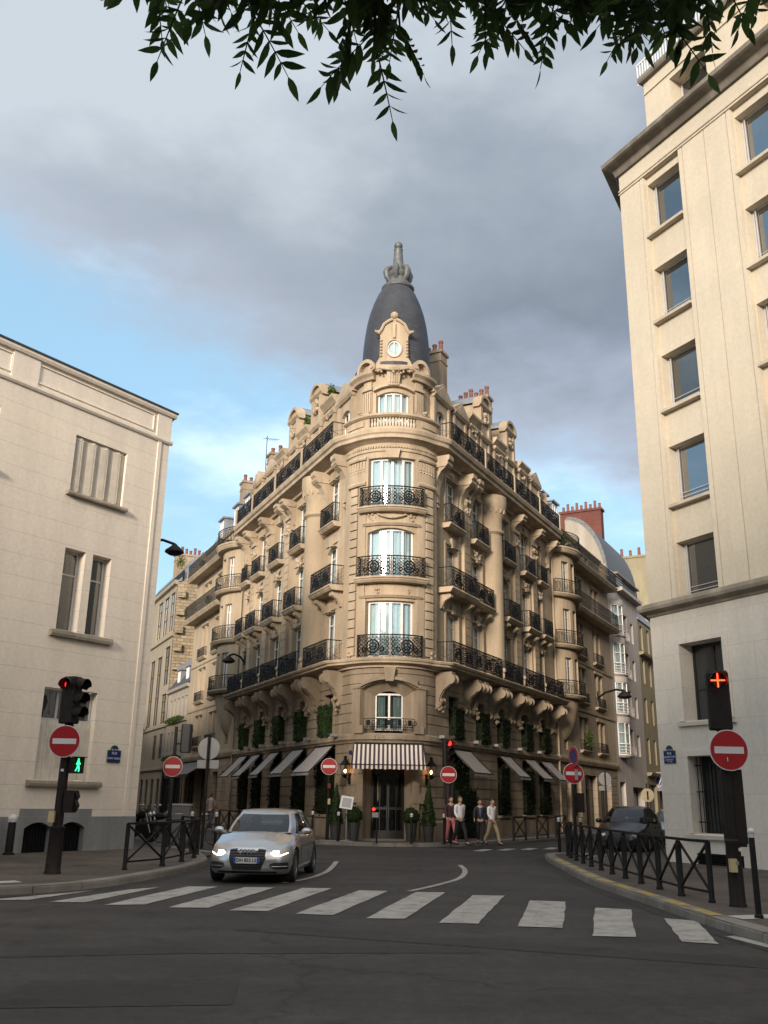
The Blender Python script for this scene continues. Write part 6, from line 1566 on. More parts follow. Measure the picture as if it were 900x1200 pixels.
def signal_head(o, c, rot, lit=0, cross=False, w=0.34, h=0.92, mat='brown_iron', nvis=3):
    """three lens signal with hooded visors, facing local -Y turned by rot"""
    e = Matrix.Rotation(rot, 4, 'Z'); c = Vector(c); T = lambda x, y, z: c + e @ Vector((x, y, z))
    m = L(); prof = [(-w / 2, -0.11), (-w / 2 + 0.03, -0.13), (w / 2 - 0.03, -0.13), (w / 2, -0.11), (w / 2, 0.09), (w / 2 - 0.05, 0.13), (-w / 2 + 0.05, 0.13), (-w / 2, 0.09)]
    m.grid([[T(x * k, y * k, z) for x, y in prof] for z, k in ((-h / 2, 0.9), (-h / 2 + 0.02, 1), (h / 2 - 0.05, 1), (h / 2, 0.86))], close=True)
    m.face(*[T(x * 0.9, y * 0.9, -h / 2) for x, y in prof][::-1]); m.face(*[T(x * 0.86, y * 0.86, h / 2) for x, y in prof])
    hd = m.build('signal_head', mt[mat], o)
    for k in range(nvis):
        z = h / 2 - 0.17 - k * 0.29
        m = L(); rows = []
        for y, r, dz in ((-0.12, 0.125, 0), (-0.24, 0.135, -0.012), (-0.36, 0.14, -0.03)):
            rows.append([T(r * math.cos(t), y * (1 if math.sin(t) > -0.2 else 0.75), z + dz + r * math.sin(t)) for t in [R(-35 + 250 * j / 14) for j in range(15)]])
        m.grid(rows); m.grid([[p + e @ Vector((0, 0, 0.008)) for p in r_] for r_ in rows]); m.build('visor', mt[mat], hd)
        m = L(); n_ = e @ Vector((0, -1, 0)); disc(m, T(0, -0.131, z), 0.10, 20, n_, 0.006)
        on = (k == lit)
        m.build('lens', mt['red_lamp'] if on and not cross else mt['black_plastic'], hd)
        if on and cross:
            m = L()
            for q in range(-4, 5):
                m.ball(T(q * 0.026, -0.15, z), 0.0125, 7, 5); m.ball(T(0, -0.15, z + q * 0.026), 0.0125, 7, 5)
            m.build('red_cross', mt['red_cross'], hd)
    return hd
def pole(o, z1, r0=0.115, r1=0.062, base=0.85, mat='brown_iron'):
    m = L(); m.lathe([(r0 * 1.12, 0.0), (r0 * 1.1, 0.03), (r0, 0.06), (r0 * 0.92, base - 0.02), (r0 * 0.98, base), (r0 * 0.98, base + 0.04), (r1 * 1.08, base + 0.07), (r1, z1), (r1 * 0.8, z1 + 0.02)], (0, 0, 0), 20); m.build('pole', mt[mat], o, sharp=0.5)

PZ = 0.13
# left signal: post with signal, no entry disc, pedestrian lamp with walking man, repeater, call box
o = thing('traffic_light', 'traffic light post with no entry disc and green walking man, left pavement', 'traffic light', (-6.60, 20.1, PZ), R(0))
pole(o, 2.95, 0.155, 0.095, 0.86)
signal_head(o, (0.02, -0.05, 3.46), R(68), 3, h=0.98, w=0.30)
hh = signal_head(o, (-0.02, -0.02, 3.46), R(-10), 0, h=0.98, nvis=1)
no_entry(o, 2.60, 0.66, -0.16)
m = L(); e = Matrix.Rotation(R(42), 4, 'Z'); c = Vector((0.24, -0.02, 2.12)); rt = e.to_3x3(); m.box(c, (0.27, 0.22, 0.32), rt); m.box(c + e @ Vector((0, -0.17, 0.165)), (0.27, 0.16, 0.015), rt); m.box(c + e @ Vector((-0.13, -0.15, 0.06)), (0.015, 0.12, 0.2), rt); m.bar((0.0, 0, 2.12), (0.2, 0, 2.12), 0.08); ph_ = m.build('pedestrian_signal', mt['brown_iron'], o)
def walking_man(parent, c, e, s, mat):
    m = L(); T = lambda x, z: Vector(c) + e @ Vector((x * s, -0.115, z * s))
    m.ball(T(0.0, 0.40), (0.055 * s, 0.02, 0.06 * s), 9, 6)
    for a, b, w in (((0, 0.32), (0.0, 0.02), 0.13), ((0.0, 0.05), (0.09, -0.2), 0.075), ((0.09, -0.2), (0.07, -0.42), 0.06), ((0, 0.05), (-0.06, -0.2), 0.075), ((-0.06, -0.2), (-0.17, -0.38), 0.06), ((0.02, 0.28), (0.15, 0.08), 0.05), ((-0.02, 0.28), (-0.14, 0.06), 0.05)):
        m.bar(T(*a), T(*b), w * s, 0.01, up=e @ Vector((0, 1, 0)))
    m.build('green_man', mt[mat], parent)
walking_man(ph_, c, e, 0.30, 'green_lamp')
m = L(); m.box((0.20, 0.0, 1.40), (0.20, 0.26, 0.44)); m.tube([(0.30, 0, 1.6), (0.34, 0, 1.5), (0.30, 0, 1.42), (0.35, 0, 1.32), (0.30, 0, 1.22)], 0.06, 8); m.bar((0.02, 0, 1.25), (0.2, 0, 1.25), 0.03); m.bar((0.02, 0, 1.55), (0.2, 0, 1.55), 0.03); m.build('repeater_signal', mt['brown_iron'], o)
m = L(); m.box((-0.10, -0.12, 1.10), (0.12, 0.12, 0.22)); m.build('call_button_box', plain('cream call box', (0.45, 0.36, 0.20), 0.5), o)
m = L(); m.box((0.0, -0.105, 2.02), (0.06, 0.01, 0.05)); m.build('sticker', mt['white_paint'], o)
# right signal: post with red cross, no entry disc and wide cover board
o = thing('traffic_light', 'traffic light post with lit red cross above no entry disc, right pavement', 'traffic light', (5.72, 15.84, PZ), R(4))
pole(o, 2.9, 0.125, 0.085, 0.95)
hd = signal_head(o, (-0.03, -0.02, 3.22), R(-16), 0, True, h=0.98, w=0.36, nvis=1)
no_entry(o, 2.40, 0.66, -0.17)
m = L(); m.box((0.08, 0.03, 1.52), (0.34, 0.14, 1.16)); m.box((0.08, 0.03, 0.92), (0.30, 0.12, 0.05)); m.build('equipment_box', mt['brown_iron'], o)
m = L(); m.box((-0.08, -0.13, 0.62), (0.10, 0.10, 0.20)); m.build('call_button_box', plain('cream call box', (0.45, 0.36, 0.20), 0.5), o)
m = L(); m.box((-0.03, -0.14, 0.62 + 0.04), (0.05, 0.09, 0.05)); m.build('push_button', mt['sign_back'], o)
m = L(); m.box((0.06, -0.13, 0.86), (0.05, 0.02, 0.05)); m.box((-0.045, -0.205, 2.26), (0.014, 0.004, 0.05)); m.build('sticker', mt['white_paint'], o)
m = L(); m.box((-0.05, -0.22, 2.24), (0.012, 0.004, 0.045)); m.build('scuff_mark', mt['white_paint'], o)
# left street: signal seen from behind with no entry disc
o = thing('traffic_light', 'traffic light turned away above no entry disc at the left street mouth', 'traffic light', (-6.75, 31.4, PZ), R(0))
pole(o, 3.05, 0.10, 0.055, 0.8); signal_head(o, (0.34, 0.05, 3.38), R(180), 9, h=0.92, mat='black_plastic'); no_entry(o, 2.47, 0.64, -0.1)
m = L(); m.bar((0, 0, 3.2), (0.3, 0.05, 3.2), 0.05); m.bar((0, 0, 2.9), (0, 0, 3.75), 0.09); m.build('arm', mt['brown_iron'], o)
# disc seen from behind on its own pole
def back_disc(loc, rotz, label, z, d, pole_z, grp=None):
    o = thing('road_sign', label, 'road sign', loc, rotz, grp)
    m = L(); m.tube([(0, 0, 0), (0, 0, pole_z)], 0.045, 10); m.build('pole', mt['brown_iron'], o)
    m = L(); disc(m, (0, 0.06, z), d / 2, nrm=(0, -1, 0), t=0.015); m.build('sign_disc', mt['sign_back'], o)
    for sx in (-1, 1): m = L(); m.box((sx * d * 0.27, 0.06, z - d * 0.5 - 0.14), (d * 0.46, 0.015, 0.26)); m.build('plate', mt['sign_back'], o)
    return o
back_disc((-5.50, 30.6, PZ), R(-4), 'grey back of a round sign on dark pole, left street', 3.03, 0.70, 3.45, 'signs seen from behind')
back_disc((12.9, 55.0, PZ), R(6), 'grey back of a round sign on dark pole, far right street', 2.9, 0.75, 3.4, 'signs seen from behind')
# hotel front: no entry signs left and right
o = thing('no_entry_post', 'slim green post with no entry disc left of the hotel door', 'road sign', (-2.05, 38.9, PZ), R(0)); pole(o, 3.2, 0.075, 0.04, 1.5, 'green_iron'); no_entry(o, 2.80, 0.66, -0.07)
m = L(); m.box((0.02, -0.05, 2.05), (0.12, 0.1, 0.2)); m.build('red_lens', plain('unlit red lens', (0.12, 0.006, 0.008), 0.3), o)
m = L(); m.box((0.04, -0.06, 1.45), (0.10, 0.1, 0.22)); m.build('call_button_box', plain('cream call box', (0.45, 0.36, 0.20), 0.5), o)
o = thing('traffic_light', 'red traffic light over no entry disc right of the hotel door', 'traffic light', (2.68, 37.6, PZ), R(0)); pole(o, 3.0, 0.14, 0.12, 0.9); signal_head(o, (-0.02, -0.05, 3.36), R(25), 0, w=0.40, h=1.05); no_entry(o, 2.52, 0.64, -0.18)
m = L(); m.box((0.0, 0.02, 2.1), (0.36, 0.2, 0.9)); m.build('equipment_box', mt['brown_iron'], o)
# right street mouth: stacked signs
o = thing('road_sign', 'pole with no entry disc, tilted edge-on no parking disc and lamp by the barrier end', 'road sign', (6.32, 31.4, PZ), R(0))
m = L(); m.tube([(0, 0, 0), (0, 0, 3.25)], 0.05, 10); m.build('pole', mt['brown_iron'], o)
s = no_entry(o, 2.46, 0.66, -0.08)
m = L(); q = Vector((-0.95, -0.28, 0)); disc(m, (0.02, -0.16, 3.0), 0.32, nrm=q, t=0.02); d = m.build('no_parking_sign', mt['sign_back'], o)
m = L(); disc(m, Vector((0.02, -0.16, 3.0)) + q.normalized() * 0.021, 0.30, nrm=q, t=0.004); m.build('red_rim', mt['red_paint'], d)
m = L(); disc(m, Vector((0.02, -0.16, 3.0)) + q.normalized() * 0.026, 0.22, nrm=q, t=0.004); m.build('blue_face', mt['blue_paint'], d)
m = L(); m.box((0.08, -0.14, 2.42), (0.09, 0.06, 0.34)); m.build('bracket', mt['sign_back'], o)
m = L(); m.box((0.2, 0.0, 1.55), (0.22, 0.22, 0.6)); m.build('repeater_signal', mt['brown_iron'], o)

# street name plates
def name_plate(f, s, z, w, h, lines, label, arch=True):
    d = 0.02 if f is fB else 0.0
    o = thing('street_name_plate', label, 'street sign', f.P(s, d, z), 0, 'blue enamel street name plates')
    def outline(w, h, top):
        p = [(-w / 2, -h / 2), (w / 2, -h / 2), (w / 2, h / 2)]
        if top: p += [(w * 0.36, h / 2)] + [(w * 0.30 * math.cos(math.pi * k / 10), h / 2 + top * math.sin(math.pi * k / 10)) for k in range(11)] + [(-w * 0.36, h / 2)]
        return p + [(-w / 2, h / 2)]
    for nm, sc_, dd, mm in (('plate', 1.0, 0.02, 'green_paint'), ('blue_face', 0.90, 0.024, 'blue_paint')):
        m = M(); P_ = [(s + x, z + y) for x, y in outline(w * sc_, h * (sc_ - 0.03 if sc_ < 1 else 1), h * 0.42 * (sc_ ** 2))]
        ext(m, f, P_, d + 0.002, d + dd); m.build(nm, mt[mm], o)
    ux = -f.U(0) if (f.U(0).cross(Vector((0, 0, 1)))).dot(f.N(0)) < 0 else f.U(0)
    if (ux.cross(Vector((0, 0, 1)))).dot(f.N(0)) < 0: ux = -ux
    for t, sz, dz in lines:
        p = f.P(s, d + 0.026, z + dz) - o.location; text_mesh(t, sz, p, ux, (0, 0, 1), 'lettering', mt['white_paint'], o, 0.003)
name_plate(fB, 1.07, 2.80, 0.50, 0.36, (("16e Arrt", 0.075, 0.20), ("RUE", 0.11, 0.09), ("SAINT DIDIER", 0.082, -0.06)), 'blue street name plate at the corner of the beige rendered building')
name_plate(fC, 0.42, 2.98, 0.46, 0.36, (("16e Arrt", 0.075, 0.20), ("RUE", 0.10, 0.10), ("LAURISTON", 0.085, 0.0), ("JURISCONSULTE", 0.042, -0.08), ("1779 - 1833", 0.042, -0.13)), 'blue street name plate on the pale office building corner')

# X braced pedestrian barriers
def barrier(pts, label, h=0.95):
    o = thing('pedestrian_barrier', label, 'barrier', (pts[0][0], pts[0][1], PZ)); V = [Vector((x, y, PZ)) for x, y in pts]
    for i, p in enumerate(V):
        m = M(); end = i in (0, len(V) - 1); r = 0.056 if not end else 0.048
        m.lathe([(r * 1.25, 0), (r * 1.25, 0.03), (r, 0.05), (r, h - (0.0 if end else 0.10)), (r * 0.6, h - (0 if end else 0.07))], p, 12); m.build('post', mt['green_iron'], o, sharp=0.6)
    for a, b in zip(V, V[1:]):
        m = M(); z = Vector((0, 0, 1)); m.bar(a + z * h, b + z * h, 0.065, 0.045); m.bar(a + z * 0.16, b + z * 0.16, 0.036)
        d = (b - a).normalized() * 0.04
        m.bar(a + d + z * 0.18, b - d + z * (h - 0.04), 0.034); m.bar(a + d + z * (h - 0.04), b - d + z * 0.18, 0.034); m.build('panel', mt['green_iron'], o)
    return o
barrier([(-5.48, 21.4), (-4.98, 22.8), (-4.86, 24.4), (-4.84, 25.9), (-5.05, 27.4), (-5.5, 28.9), (-6.1, 30.3)], 'dark X braced barrier curving along the left kerb behind the silver car')
barrier([(5.50, 16.4), (5.34, 17.5), (5.32, 18.75), (5.31, 20.0), (5.31, 21.25), (5.33, 22.5), (5.36, 23.75), (5.40, 25.0), (5.46, 26.25), (5.53, 27.5), (5.62, 28.75), (5.78, 30.0), (6.1, 31.0)], 'long dark X braced barrier along the right kerb')
barrier([(5.6, 40.6), (6.3, 41.9)], 'short X braced barrier below the second hotel awning on the right'); barrier([(7.0, 43.2), (7.7, 44.5)], 'short X braced barrier below the third hotel awning on the right'); barrier([(8.3, 45.7), (9.0, 47.0)], 'short X braced barrier below the last hotel awning on the right')
barrier([(-5.6, 42.5), (-6.3, 44.0), (-7.0, 45.5), (-7.7, 47.0)], 'dark X braced barrier along the left side of the hotel')
# bollards
def bollard(x, y, h, label, cap=True, r=0.045, grp='white capped bollards'):
    o = thing('bollard', label, 'bollard', (x, y, PZ), 0, grp); m = L()
    m.lathe([(r * 1.5, 0), (r * 1.5, 0.04), (r * 1.05, 0.06), (r, h - 0.16), (r * 0.9, h - 0.12)], (0, 0, 0), 14); m.build('post', mt['green_iron'], o, sharp=0.6)
    m = L(); m.lathe([(r * 1.15, h - 0.13), (r * 1.2, h - 0.09)], (0, 0, 0), 14); m.ball((0, 0, h - 0.05), r * 1.25, 14, 9); m.build('cap', mt['white_paint'], o, smooth=True)
bollard(5.44, 14.28, 1.22, 'tall white capped bollard in front of the office building, far right', r=0.042)
bollard(-9.75, 26.0, 0.95, 'white capped bollard at the left edge by the grey plinth', r=0.10)
for x, y, lab in ((-2.62, 38.5, 'white capped bollard between the silver car and the topiary'), (-1.55, 37.35, 'white capped bollard in front of the left cone topiary'),
                  (1.22, 36.45, 'white capped bollard in front of the right ball bush'), (2.45, 36.7, 'white capped bollard just left of the walking people'),
                  (-6.05, 31.6, 'white capped bollard left of the left street sign pole'), (-5.2, 31.2, 'white capped bollard right of the left street sign pole'),
                  (5.9, 32.0, 'white capped bollard left of the dark parked car'), (6.6, 31.9, 'white capped bollard nearest the dark parked car')): bollard(x, y, 1.08, lab)
o = thing('bollard', 'dark post with red lamp and white plate in front of the hotel door', 'bollard', (-0.08, 36.6, PZ)); m = L(); m.tube([(0, 0, 0), (0, 0, 0.92)], 0.035, 10); m.build('post', mt['green_iron'], o)
m = L(); m.box((-0.06, -0.04, 1.0), (0.24, 0.02, 0.18)); m.build('plate', mt['sign_back'], o)
m = L(); m.ball((-0.12, -0.03, 1.2), 0.055, 10, 7); m.build('red_lens', mt['red_lamp'], o); m = L(); m.bar((-0.12, 0, 0.9), (-0.12, 0, 1.2), 0.02); m.build('lens_stem', mt['iron'], o)
# wall lamps on arms
def wall_lamp(f, s, z, reach, label, big=1.0, along=0.0):
    o = thing('wall_street_lamp', label, 'street lamp', f.P(s, 0, z), 0, 'street lamps on wall arms'); m = M()
    P = lambda d, zz: f.P(s - along * d, d, zz)
    m.tube([P(0.02, z - 0.35), P(0.3 * reach, z - 0.02), P(0.7 * reach, z + 0.12), P(reach, z)], 0.045 * big, 8); m.tube([P(0.02, z - 0.5), P(0.02, z + 0.1)], 0.05, 8); m.build('arm', mt['brown_iron'], o)
    p = P(reach, z - 0.05); m = M(); m.lathe([(0.05 * big, 0.05 * big), (0.09 * big, 0.0), (0.28 * big, -0.16 * big), (0.30 * big, -0.22 * big), (0.16 * big, -0.30 * big)], p, 16); m.build('lamp_shade', mt['brown_iron'], o, smooth=True)
wall_lamp(fR1, 9.6, 8.9, 2.0, 'dark street lamp on a wall arm, block right of the hotel', 1.6, 0.35); wall_lamp(f3, 6.0, 11.4, 1.7, 'dark street lamp reaching out from behind the beige building', 1.3); wall_lamp(fL1, 27.5, 7.2, 1.2, 'small street lamp on the tall cream building', 1.4); wall_lamp(HF, LS(15.6), 9.6, 1.0, 'small street lamp on the far left end of the hotel', 1.3)
# hanging car maker roundel
o = thing('hanging_sign', 'square hanging sign with blue and white lettered roundel by the office building', 'shop sign', (22.6, 79.0, 3.5))
m = L(); m.box((0, 0, 0), (1.5, 0.2, 1.5)); m.build('sign_box', mt['sign_back'], o)
m = L(); disc(m, (0, -0.1, 0), 0.62, t=0.01); m.build('roundel', mt['blue_paint'], o)
m = L(); m.ring((0, -0.118, 0), Vector((1, 0, 0)), Vector((0, 0, 1)), 0.56, 0.05, 28)
for a, b in (((-0.26, 0.46), (0, 0.06)), ((0, 0.06), (0.26, 0.46)), ((-0.5, 0.2), (-0.2, -0.46)), ((-0.2, -0.46), (0, -0.02)), ((0, -0.02), (0.2, -0.46)), ((0.2, -0.46), (0.5, 0.2))): m.bar((a[0], -0.118, a[1]), (b[0], -0.118, b[1]), 0.085, 0.01, up=(0, 1, 0))
m.build('lettering', mt['white_paint'], o)
m = L(); m.bar((0.75, 0, 0.4), (1.6, 0.3, 0.4), 0.08); m.build('bracket', mt['iron'], o)
# small round direction sign near the dark car
o = thing('road_sign', 'small pale round sign on pole beyond the dark parked car', 'road sign', (14.0, 50.5, PZ)); m = L(); m.tube([(0, 0, 0), (0, 0, 2.6)], 0.04, 8); m.build('pole', mt['brown_iron'], o)
m = L(); disc(m, (0, -0.05, 2.0), 0.34, t=0.02); m.build('sign_disc', plain('pale yellow sign', (0.45, 0.38, 0.24), 0.5), o); m = L(); m.bar((-0.0, -0.08, 1.78), (0, -0.08, 2.2), 0.07); m.build('arrow', mt['iron'], o)
# parking machine / cabinet in the left street
o = thing('street_cabinet', 'grey street cabinet standing near the parked motorbikes', 'cabinet', (-7.0, 34.5, PZ)); m = L(); m.box((0, 0, 0.62), (0.62, 0.4, 1.24)); m.build('body', mt['sign_back'], o); m = L(); m.box((0, 0, 1.27), (0.68, 0.46, 0.06)); m.build('lid', mt['grey_frame'], o)
# ------------------------------------------------------------------ cars
def car_paint(name, c, metal=0.75, rough=0.28):
    m, nt, b = _nt(name); v = _coords(nt); f = _noise(nt, v, 380.0, 2)
    nt.links.new(_ramp(nt, f, [(0.3, tuple(x * 0.88 for x in c)), (0.7, tuple(min(1, x * 1.12) for x in c))]), b.inputs['Base Color'])
    b.inputs['Metallic'].default_value = metal; b.inputs['Roughness'].default_value = rough; b.inputs['Coat Weight'].default_value = 0.8; b.inputs['Coat Roughness'].default_value = 0.03
    return m
mt['silver'] = car_paint('silver metallic', (0.47, 0.47, 0.48)); mt['black_paint'] = plain('black car paint', (0.010, 0.010, 0.010), 0.22, 0, 0.1, 5); mt['grey_paint'] = car_paint('grey car paint', (0.30, 0.30, 0.32))
mt['car_glass'] = glass('car glass', (0.42, 0.47, 0.44), 0.05); mt['car_glass_dark'] = glass('tinted car glass', (0.08, 0.09, 0.085), 0.03); mt['seat_cloth'] = plain('dark seat cloth', (0.03, 0.03, 0.03), 0.9); mt['headlamp'] = emit('lit headlamp', (1.0, 0.88, 0.68), 2.2); mt['lamp_cover'] = plain('lamp housing', (0.50, 0.51, 0.52), 0.15, 0.6, 0.05, 5); mt['tail'] = plain('tail lamp', (0.30, 0.01, 0.012), 0.2, 0, 0.1, 5)
def interp(tab, x):
    if x <= tab[0][0]: return tab[0][1]
    for (a, p), (b, q) in zip(tab, tab[1:]):
        if x <= b: return p + (q - p) * (x - a) / (b - a)
    return tab[-1][1]
def sm(t): t = max(0, min(1, t)); return t * t * (3 - 2 * t)
def car(name, label, loc, rotz, paint, gm='car_glass', Lh=4.24, W=0.89, Ht=1.42, front=0.84, wb=2.60, wr=0.325, lit=True, plate=None, detail=True, rings=True):
    o = thing(name, label, 'car', loc, rotz); k = Lh / 4.24
    half = [(0, 0.0), (0.25, 0.008), (0.45, 0.035), (0.60, 0.085), (0.70, 0.15), (0.78, 0.24), (0.835, 0.37), (0.868, 0.56), (0.882, 0.85), (0.89, 1.3), (0.893, 2.0), (0.893, 2.6), (0.885, 3.1), (0.868, 3.5), (0.84, 3.8), (0.79, 4.0), (0.70, 4.12), (0.5, 4.2), (0.25, 4.235), (0, 4.24)]
    half = [(x * W / 0.893, y * k) for x, y in half]
    # resample by arc length
    P = [Vector(p) for p in half]; acc = [0]
    for a, b in zip(P, P[1:]): acc.append(acc[-1] + (b - a).length)
    n = 96; hs = []
    for i in range(n + 1):
        s = acc[-1] * i / n; hs.append((interp(list(zip(acc, [p.x for p in P])), s), interp(list(zip(acc, [p.y for p in P])), s)))
    yb = lambda y: interp([(0, 0.67), (0.3, 0.735), (1.05, 0.905), (1.6, 0.925), (2.8, 0.955), (3.8, 0.985), (4.24, 0.93)], y / k) * Ht / 1.42
    z0 = 0.19
    nose = lambda t: interp([(0, 0.07), (0.12, 0.02), (0.3, 0.0), (0.55, 0.0), (0.8, 0.035), (0.92, 0.08), (1, 0.15)], t)
    inset = lambda t: interp([(0, 0.075), (0.1, 0.03), (0.25, 0.012), (0.5, 0.0), (0.68, 0.004), (0.76, 0.022), (0.9, 0.05), (1, 0.105)], t)
    tail = lambda t: interp([(0, 0.1), (0.2, 0.01), (0.6, 0.0), (1, 0.09)], t)
    ax = [front * k, (front + wb) * k]
    def surf(x, y, t):
        z = z0 + (yb(y) - z0) * t; sc_ = 1 - inset(t) / W
        fw = max(0, 1 - y / (0.9 * k)); rw = max(0, 1 - (Lh - y) / (0.5 * k))
        return Vector((x * sc_, y + nose(t) * fw * (1 if True else 0) - tail(t) * rw, z))
    nt_ = 18; rows = []
    for j in range(nt_ + 1):
        t = j / nt_; rows.append([surf(x, y, t) for x, y in hs])
    ra = wr * 1.16
    m = L(); faces = []
    for sg in (1, -1):
        base = len(m.v)
        for r_ in rows:
            for p in r_:
                q = p.copy(); q.x *= sg
                if abs(q.x) > 0.62 * W:
                    for a in ax:
                        dy, dz = q.y - a, q.z - wr
                        d = math.hypot(dy, dz)
                        if d < ra: q = Vector((q.x, a + dy * ra / max(d, 1e-3), wr + dz * ra / max(d, 1e-3)))
                m.v.append(tuple(q))
        for j in range(nt_):
            for i in range(n):
                A = [rows[j][i], rows[j][i + 1], rows[j + 1][i + 1], rows[j + 1][i]]
                if all(abs(p.x) > 0.62 * W and min(math.hypot(p.y - a, p.z - wr) for a in ax) < ra for p in A): continue
                b = base + j * (n + 1) + i; f = (b, b + 1, b + n + 2, b + n + 1); m.f.append(f if sg == 1 else f[::-1]); m.mi.append(0)
    # bonnet and shelf: across the top edge
    top = rows[-1]; nx = 14; R_ = []
    for p in top[1:-1]:
        if 1.3 * k < p.y < 3.75 * k: R_.append(None); continue
        r_ = []
        for q in range(nx + 1):
            u = -1 + 2 * q / nx; crown = 0.055 * (1 - abs(u) ** 2.2) * sm(p.y / (0.5 * k)) + 0.02 * sm(p.y / (0.3 * k)) * (1 if abs(u) < 0.72 else 0) * (1 if p.y < 1.1 * k else 0)
            r_.append(Vector((p.x * u, p.y, p.z + crown)))
        R_.append(r_)
    i_ = R_.index(None); j_ = len(R_) - R_[::-1].index(None); m.grid(R_[:i_]); m.grid(R_[j_:])
    body = m.build('body', mt[paint], o, sharp=0.55)
    # greenhouse
    bl = [(0, 1.00), (0.5, 1.06), (0.70, 1.18), (0.785, 1.42), (0.80, 1.9), (0.80, 2.8), (0.785, 3.4), (0.72, 3.86), (0.5, 4.02), (0, 4.06)]
    rl = [(0, 1.80), (0.42, 1.83), (0.54, 1.90), (0.59, 2.1), (0.605, 2.3), (0.60, 2.8), (0.58, 3.3), (0.53, 3.52), (0.40, 3.58), (0, 3.60)]
    zr = lambda y: interp([(1.78, 1.345), (2.2, 1.405), (2.6, 1.415), (3.1, 1.395), (3.62, 1.32)], y) * Ht / 1.42
    def gpt(i, t, sg, off=0.0):
        (bx, by), (rx_, ry) = [tuple(interp([(j, c[v]) for j, c in enumerate(tb)], i) for v in (0, 1)) for tb in (bl, rl)]
        zb = yb(by * k) + (0.05 if bx < 0.7 else -0.01); bul = 0.035 * math.sin(math.pi * t)
        x = bx + (rx_ - bx) * t + bul * (1 if bx > 0.3 else 0) * min(1, bx / 0.7); y = by + (ry - by) * t
        y += (-bul if i < 3 else (bul if i > 6.5 else 0)); z = zb + (zr(ry) - zb) * t
        c = Vector((x * W / 0.893, y * k, z))
        if off:
            nn = Vector((x if 2 < i < 7.2 else x * 0.25, -1.0 if i < 2 else (1.0 if i > 7.5 else 0), 0.45)).normalized(); c += nn * off
        return Vector((c.x * sg, c.y, c.z))
    m = L(); N_ = 72; TT = [0.0, 0.045, 0.3, 0.6, 0.90, 1.0]
    wins = ((0.0, 1.62), (2.75, 4.4), (4.55, 6.6), (7.6, 9.0))
    for sg in (1, -1):
        for a in range(N_):
            for j in range(5):
                c = 9 * (a + 0.5) / N_
                if 1 <= j <= 3 and any(w0 < c < w1 for w0, w1 in wins): continue
                q = [gpt(9 * a / N_, TT[j], sg), gpt(9 * (a + 1) / N_, TT[j], sg), gpt(9 * (a + 1) / N_, TT[j + 1], sg), gpt(9 * a / N_, TT[j + 1], sg)]; m.face(*(q if sg == 1 else q[::-1]))
    # roof skin
    rr_ = []
    for a in range(N_ + 1):
        p = gpt(9 * a / N_, 1, 1); rr_.append([Vector((p.x * u, p.y, p.z + 0.03 * (1 - u * u) * sm((p.y - 1.75 * k) / 0.3) * sm((3.65 * k - p.y) / 0.3))) for u in [-1 + q / 5 for q in range(11)]])
    m.grid(rr_[1:-1]); m.build('roof', mt[paint], o, sharp=0.6)
    def gl(i0, i1, t0, t1, sgs, nm, na=14, both=False):
        m = L()
        if both:
            A = [[gpt(i1 - (i1 - i0) * a / na, t0 + (t1 - t0) * j / 6, -1, 0.006) for a in range(na)] + [gpt(i0 + (i1 - i0) * a / na, t0 + (t1 - t0) * j / 6, 1, 0.006) for a in range(na + 1)] for j in range(7)]; m.grid(A)
        else:
            m.grid([[gpt(i0 + (i1 - i0) * a / na, t0 + (t1 - t0) * j / 6, sgs, 0.006) for a in range(na + 1)] for j in range(7)])
        return m.build(nm, mt[gm], o, smooth=True)
    gl(0.0, 1.62, 0.03, 0.93, 1, 'windscreen', both=True); gl(7.6, 9.0, 0.25, 0.9, 1, 'rear_window', both=True)
    for sg in (1, -1):
        gl(2.75, 4.42, 0.06, 0.88, sg, 'side_window'); gl(4.55, 6.6, 0.06, 0.88, sg, 'side_window')
        m = L(); m.grid([[gpt(2.6 + 4.2 * a / 20, t, sg, 0.012) for a in range(21)] for t in (0.0, 0.045)]); m.build('window_trim', mt['chrome'], o)
        m = L(); m.ball((sg * (W + 0.075), 1.50 * k, 0.985 * Ht / 1.42), (0.115, 0.075, 0.075), 12, 8); m.bar((sg * (W - 0.10), 1.48 * k, 0.95 * Ht / 1.42), (sg * (W + 0.03), 1.5 * k, 0.96 * Ht / 1.42), 0.05); m.build('mirror', mt[paint], o, smooth=True)
        for y in (2.22, 3.02):
            m = L(); m.box((sg * (W - 0.012), y * k, 0.80 * Ht / 1.42), (0.03, 0.17, 0.028)); m.build('door_handle', mt[paint], o)
        m = L()
        for y in (1.42, 2.42, 3.2): m.bar((sg * (W + 0.002), y * k, 0.30), (sg * (W - 0.005), y * k, 0.72), 0.006)
        m.build('door_gap', mt['black_plastic'], o)
    # interior: dashboard, seats, wheel, roof lining
    m = L(); m.box((0, 1.32 * k, 0.84 * Ht / 1.42), (1.3 * W / 0.89, 0.42, 0.16)); m.build('dashboard', mt['black_plastic'], o)
    for sg in (-1, 1):
        m = L(); m.tube([(sg * 0.36, 2.35 * k, 0.5), (sg * 0.36, 2.42 * k, 0.85), (sg * 0.36, 2.52 * k, 1.08)], [0.24, 0.24, 0.17], 10); m.ball((sg * 0.36, 2.54 * k, 1.20), (0.13, 0.06, 0.10), 10, 7); m.build('seat', mt['seat_cloth'], o, smooth=True)
    m = L(); m.tube([(0.36 + 0.18 * math.cos(t), 1.66 * k + 0.06 * math.sin(t), 0.92 + 0.17 * math.sin(t)) for t in [2 * math.pi * q / 16 for q in range(16)]], 0.016, 6, closed=True); m.build('steering_wheel', mt['rubber'], o)
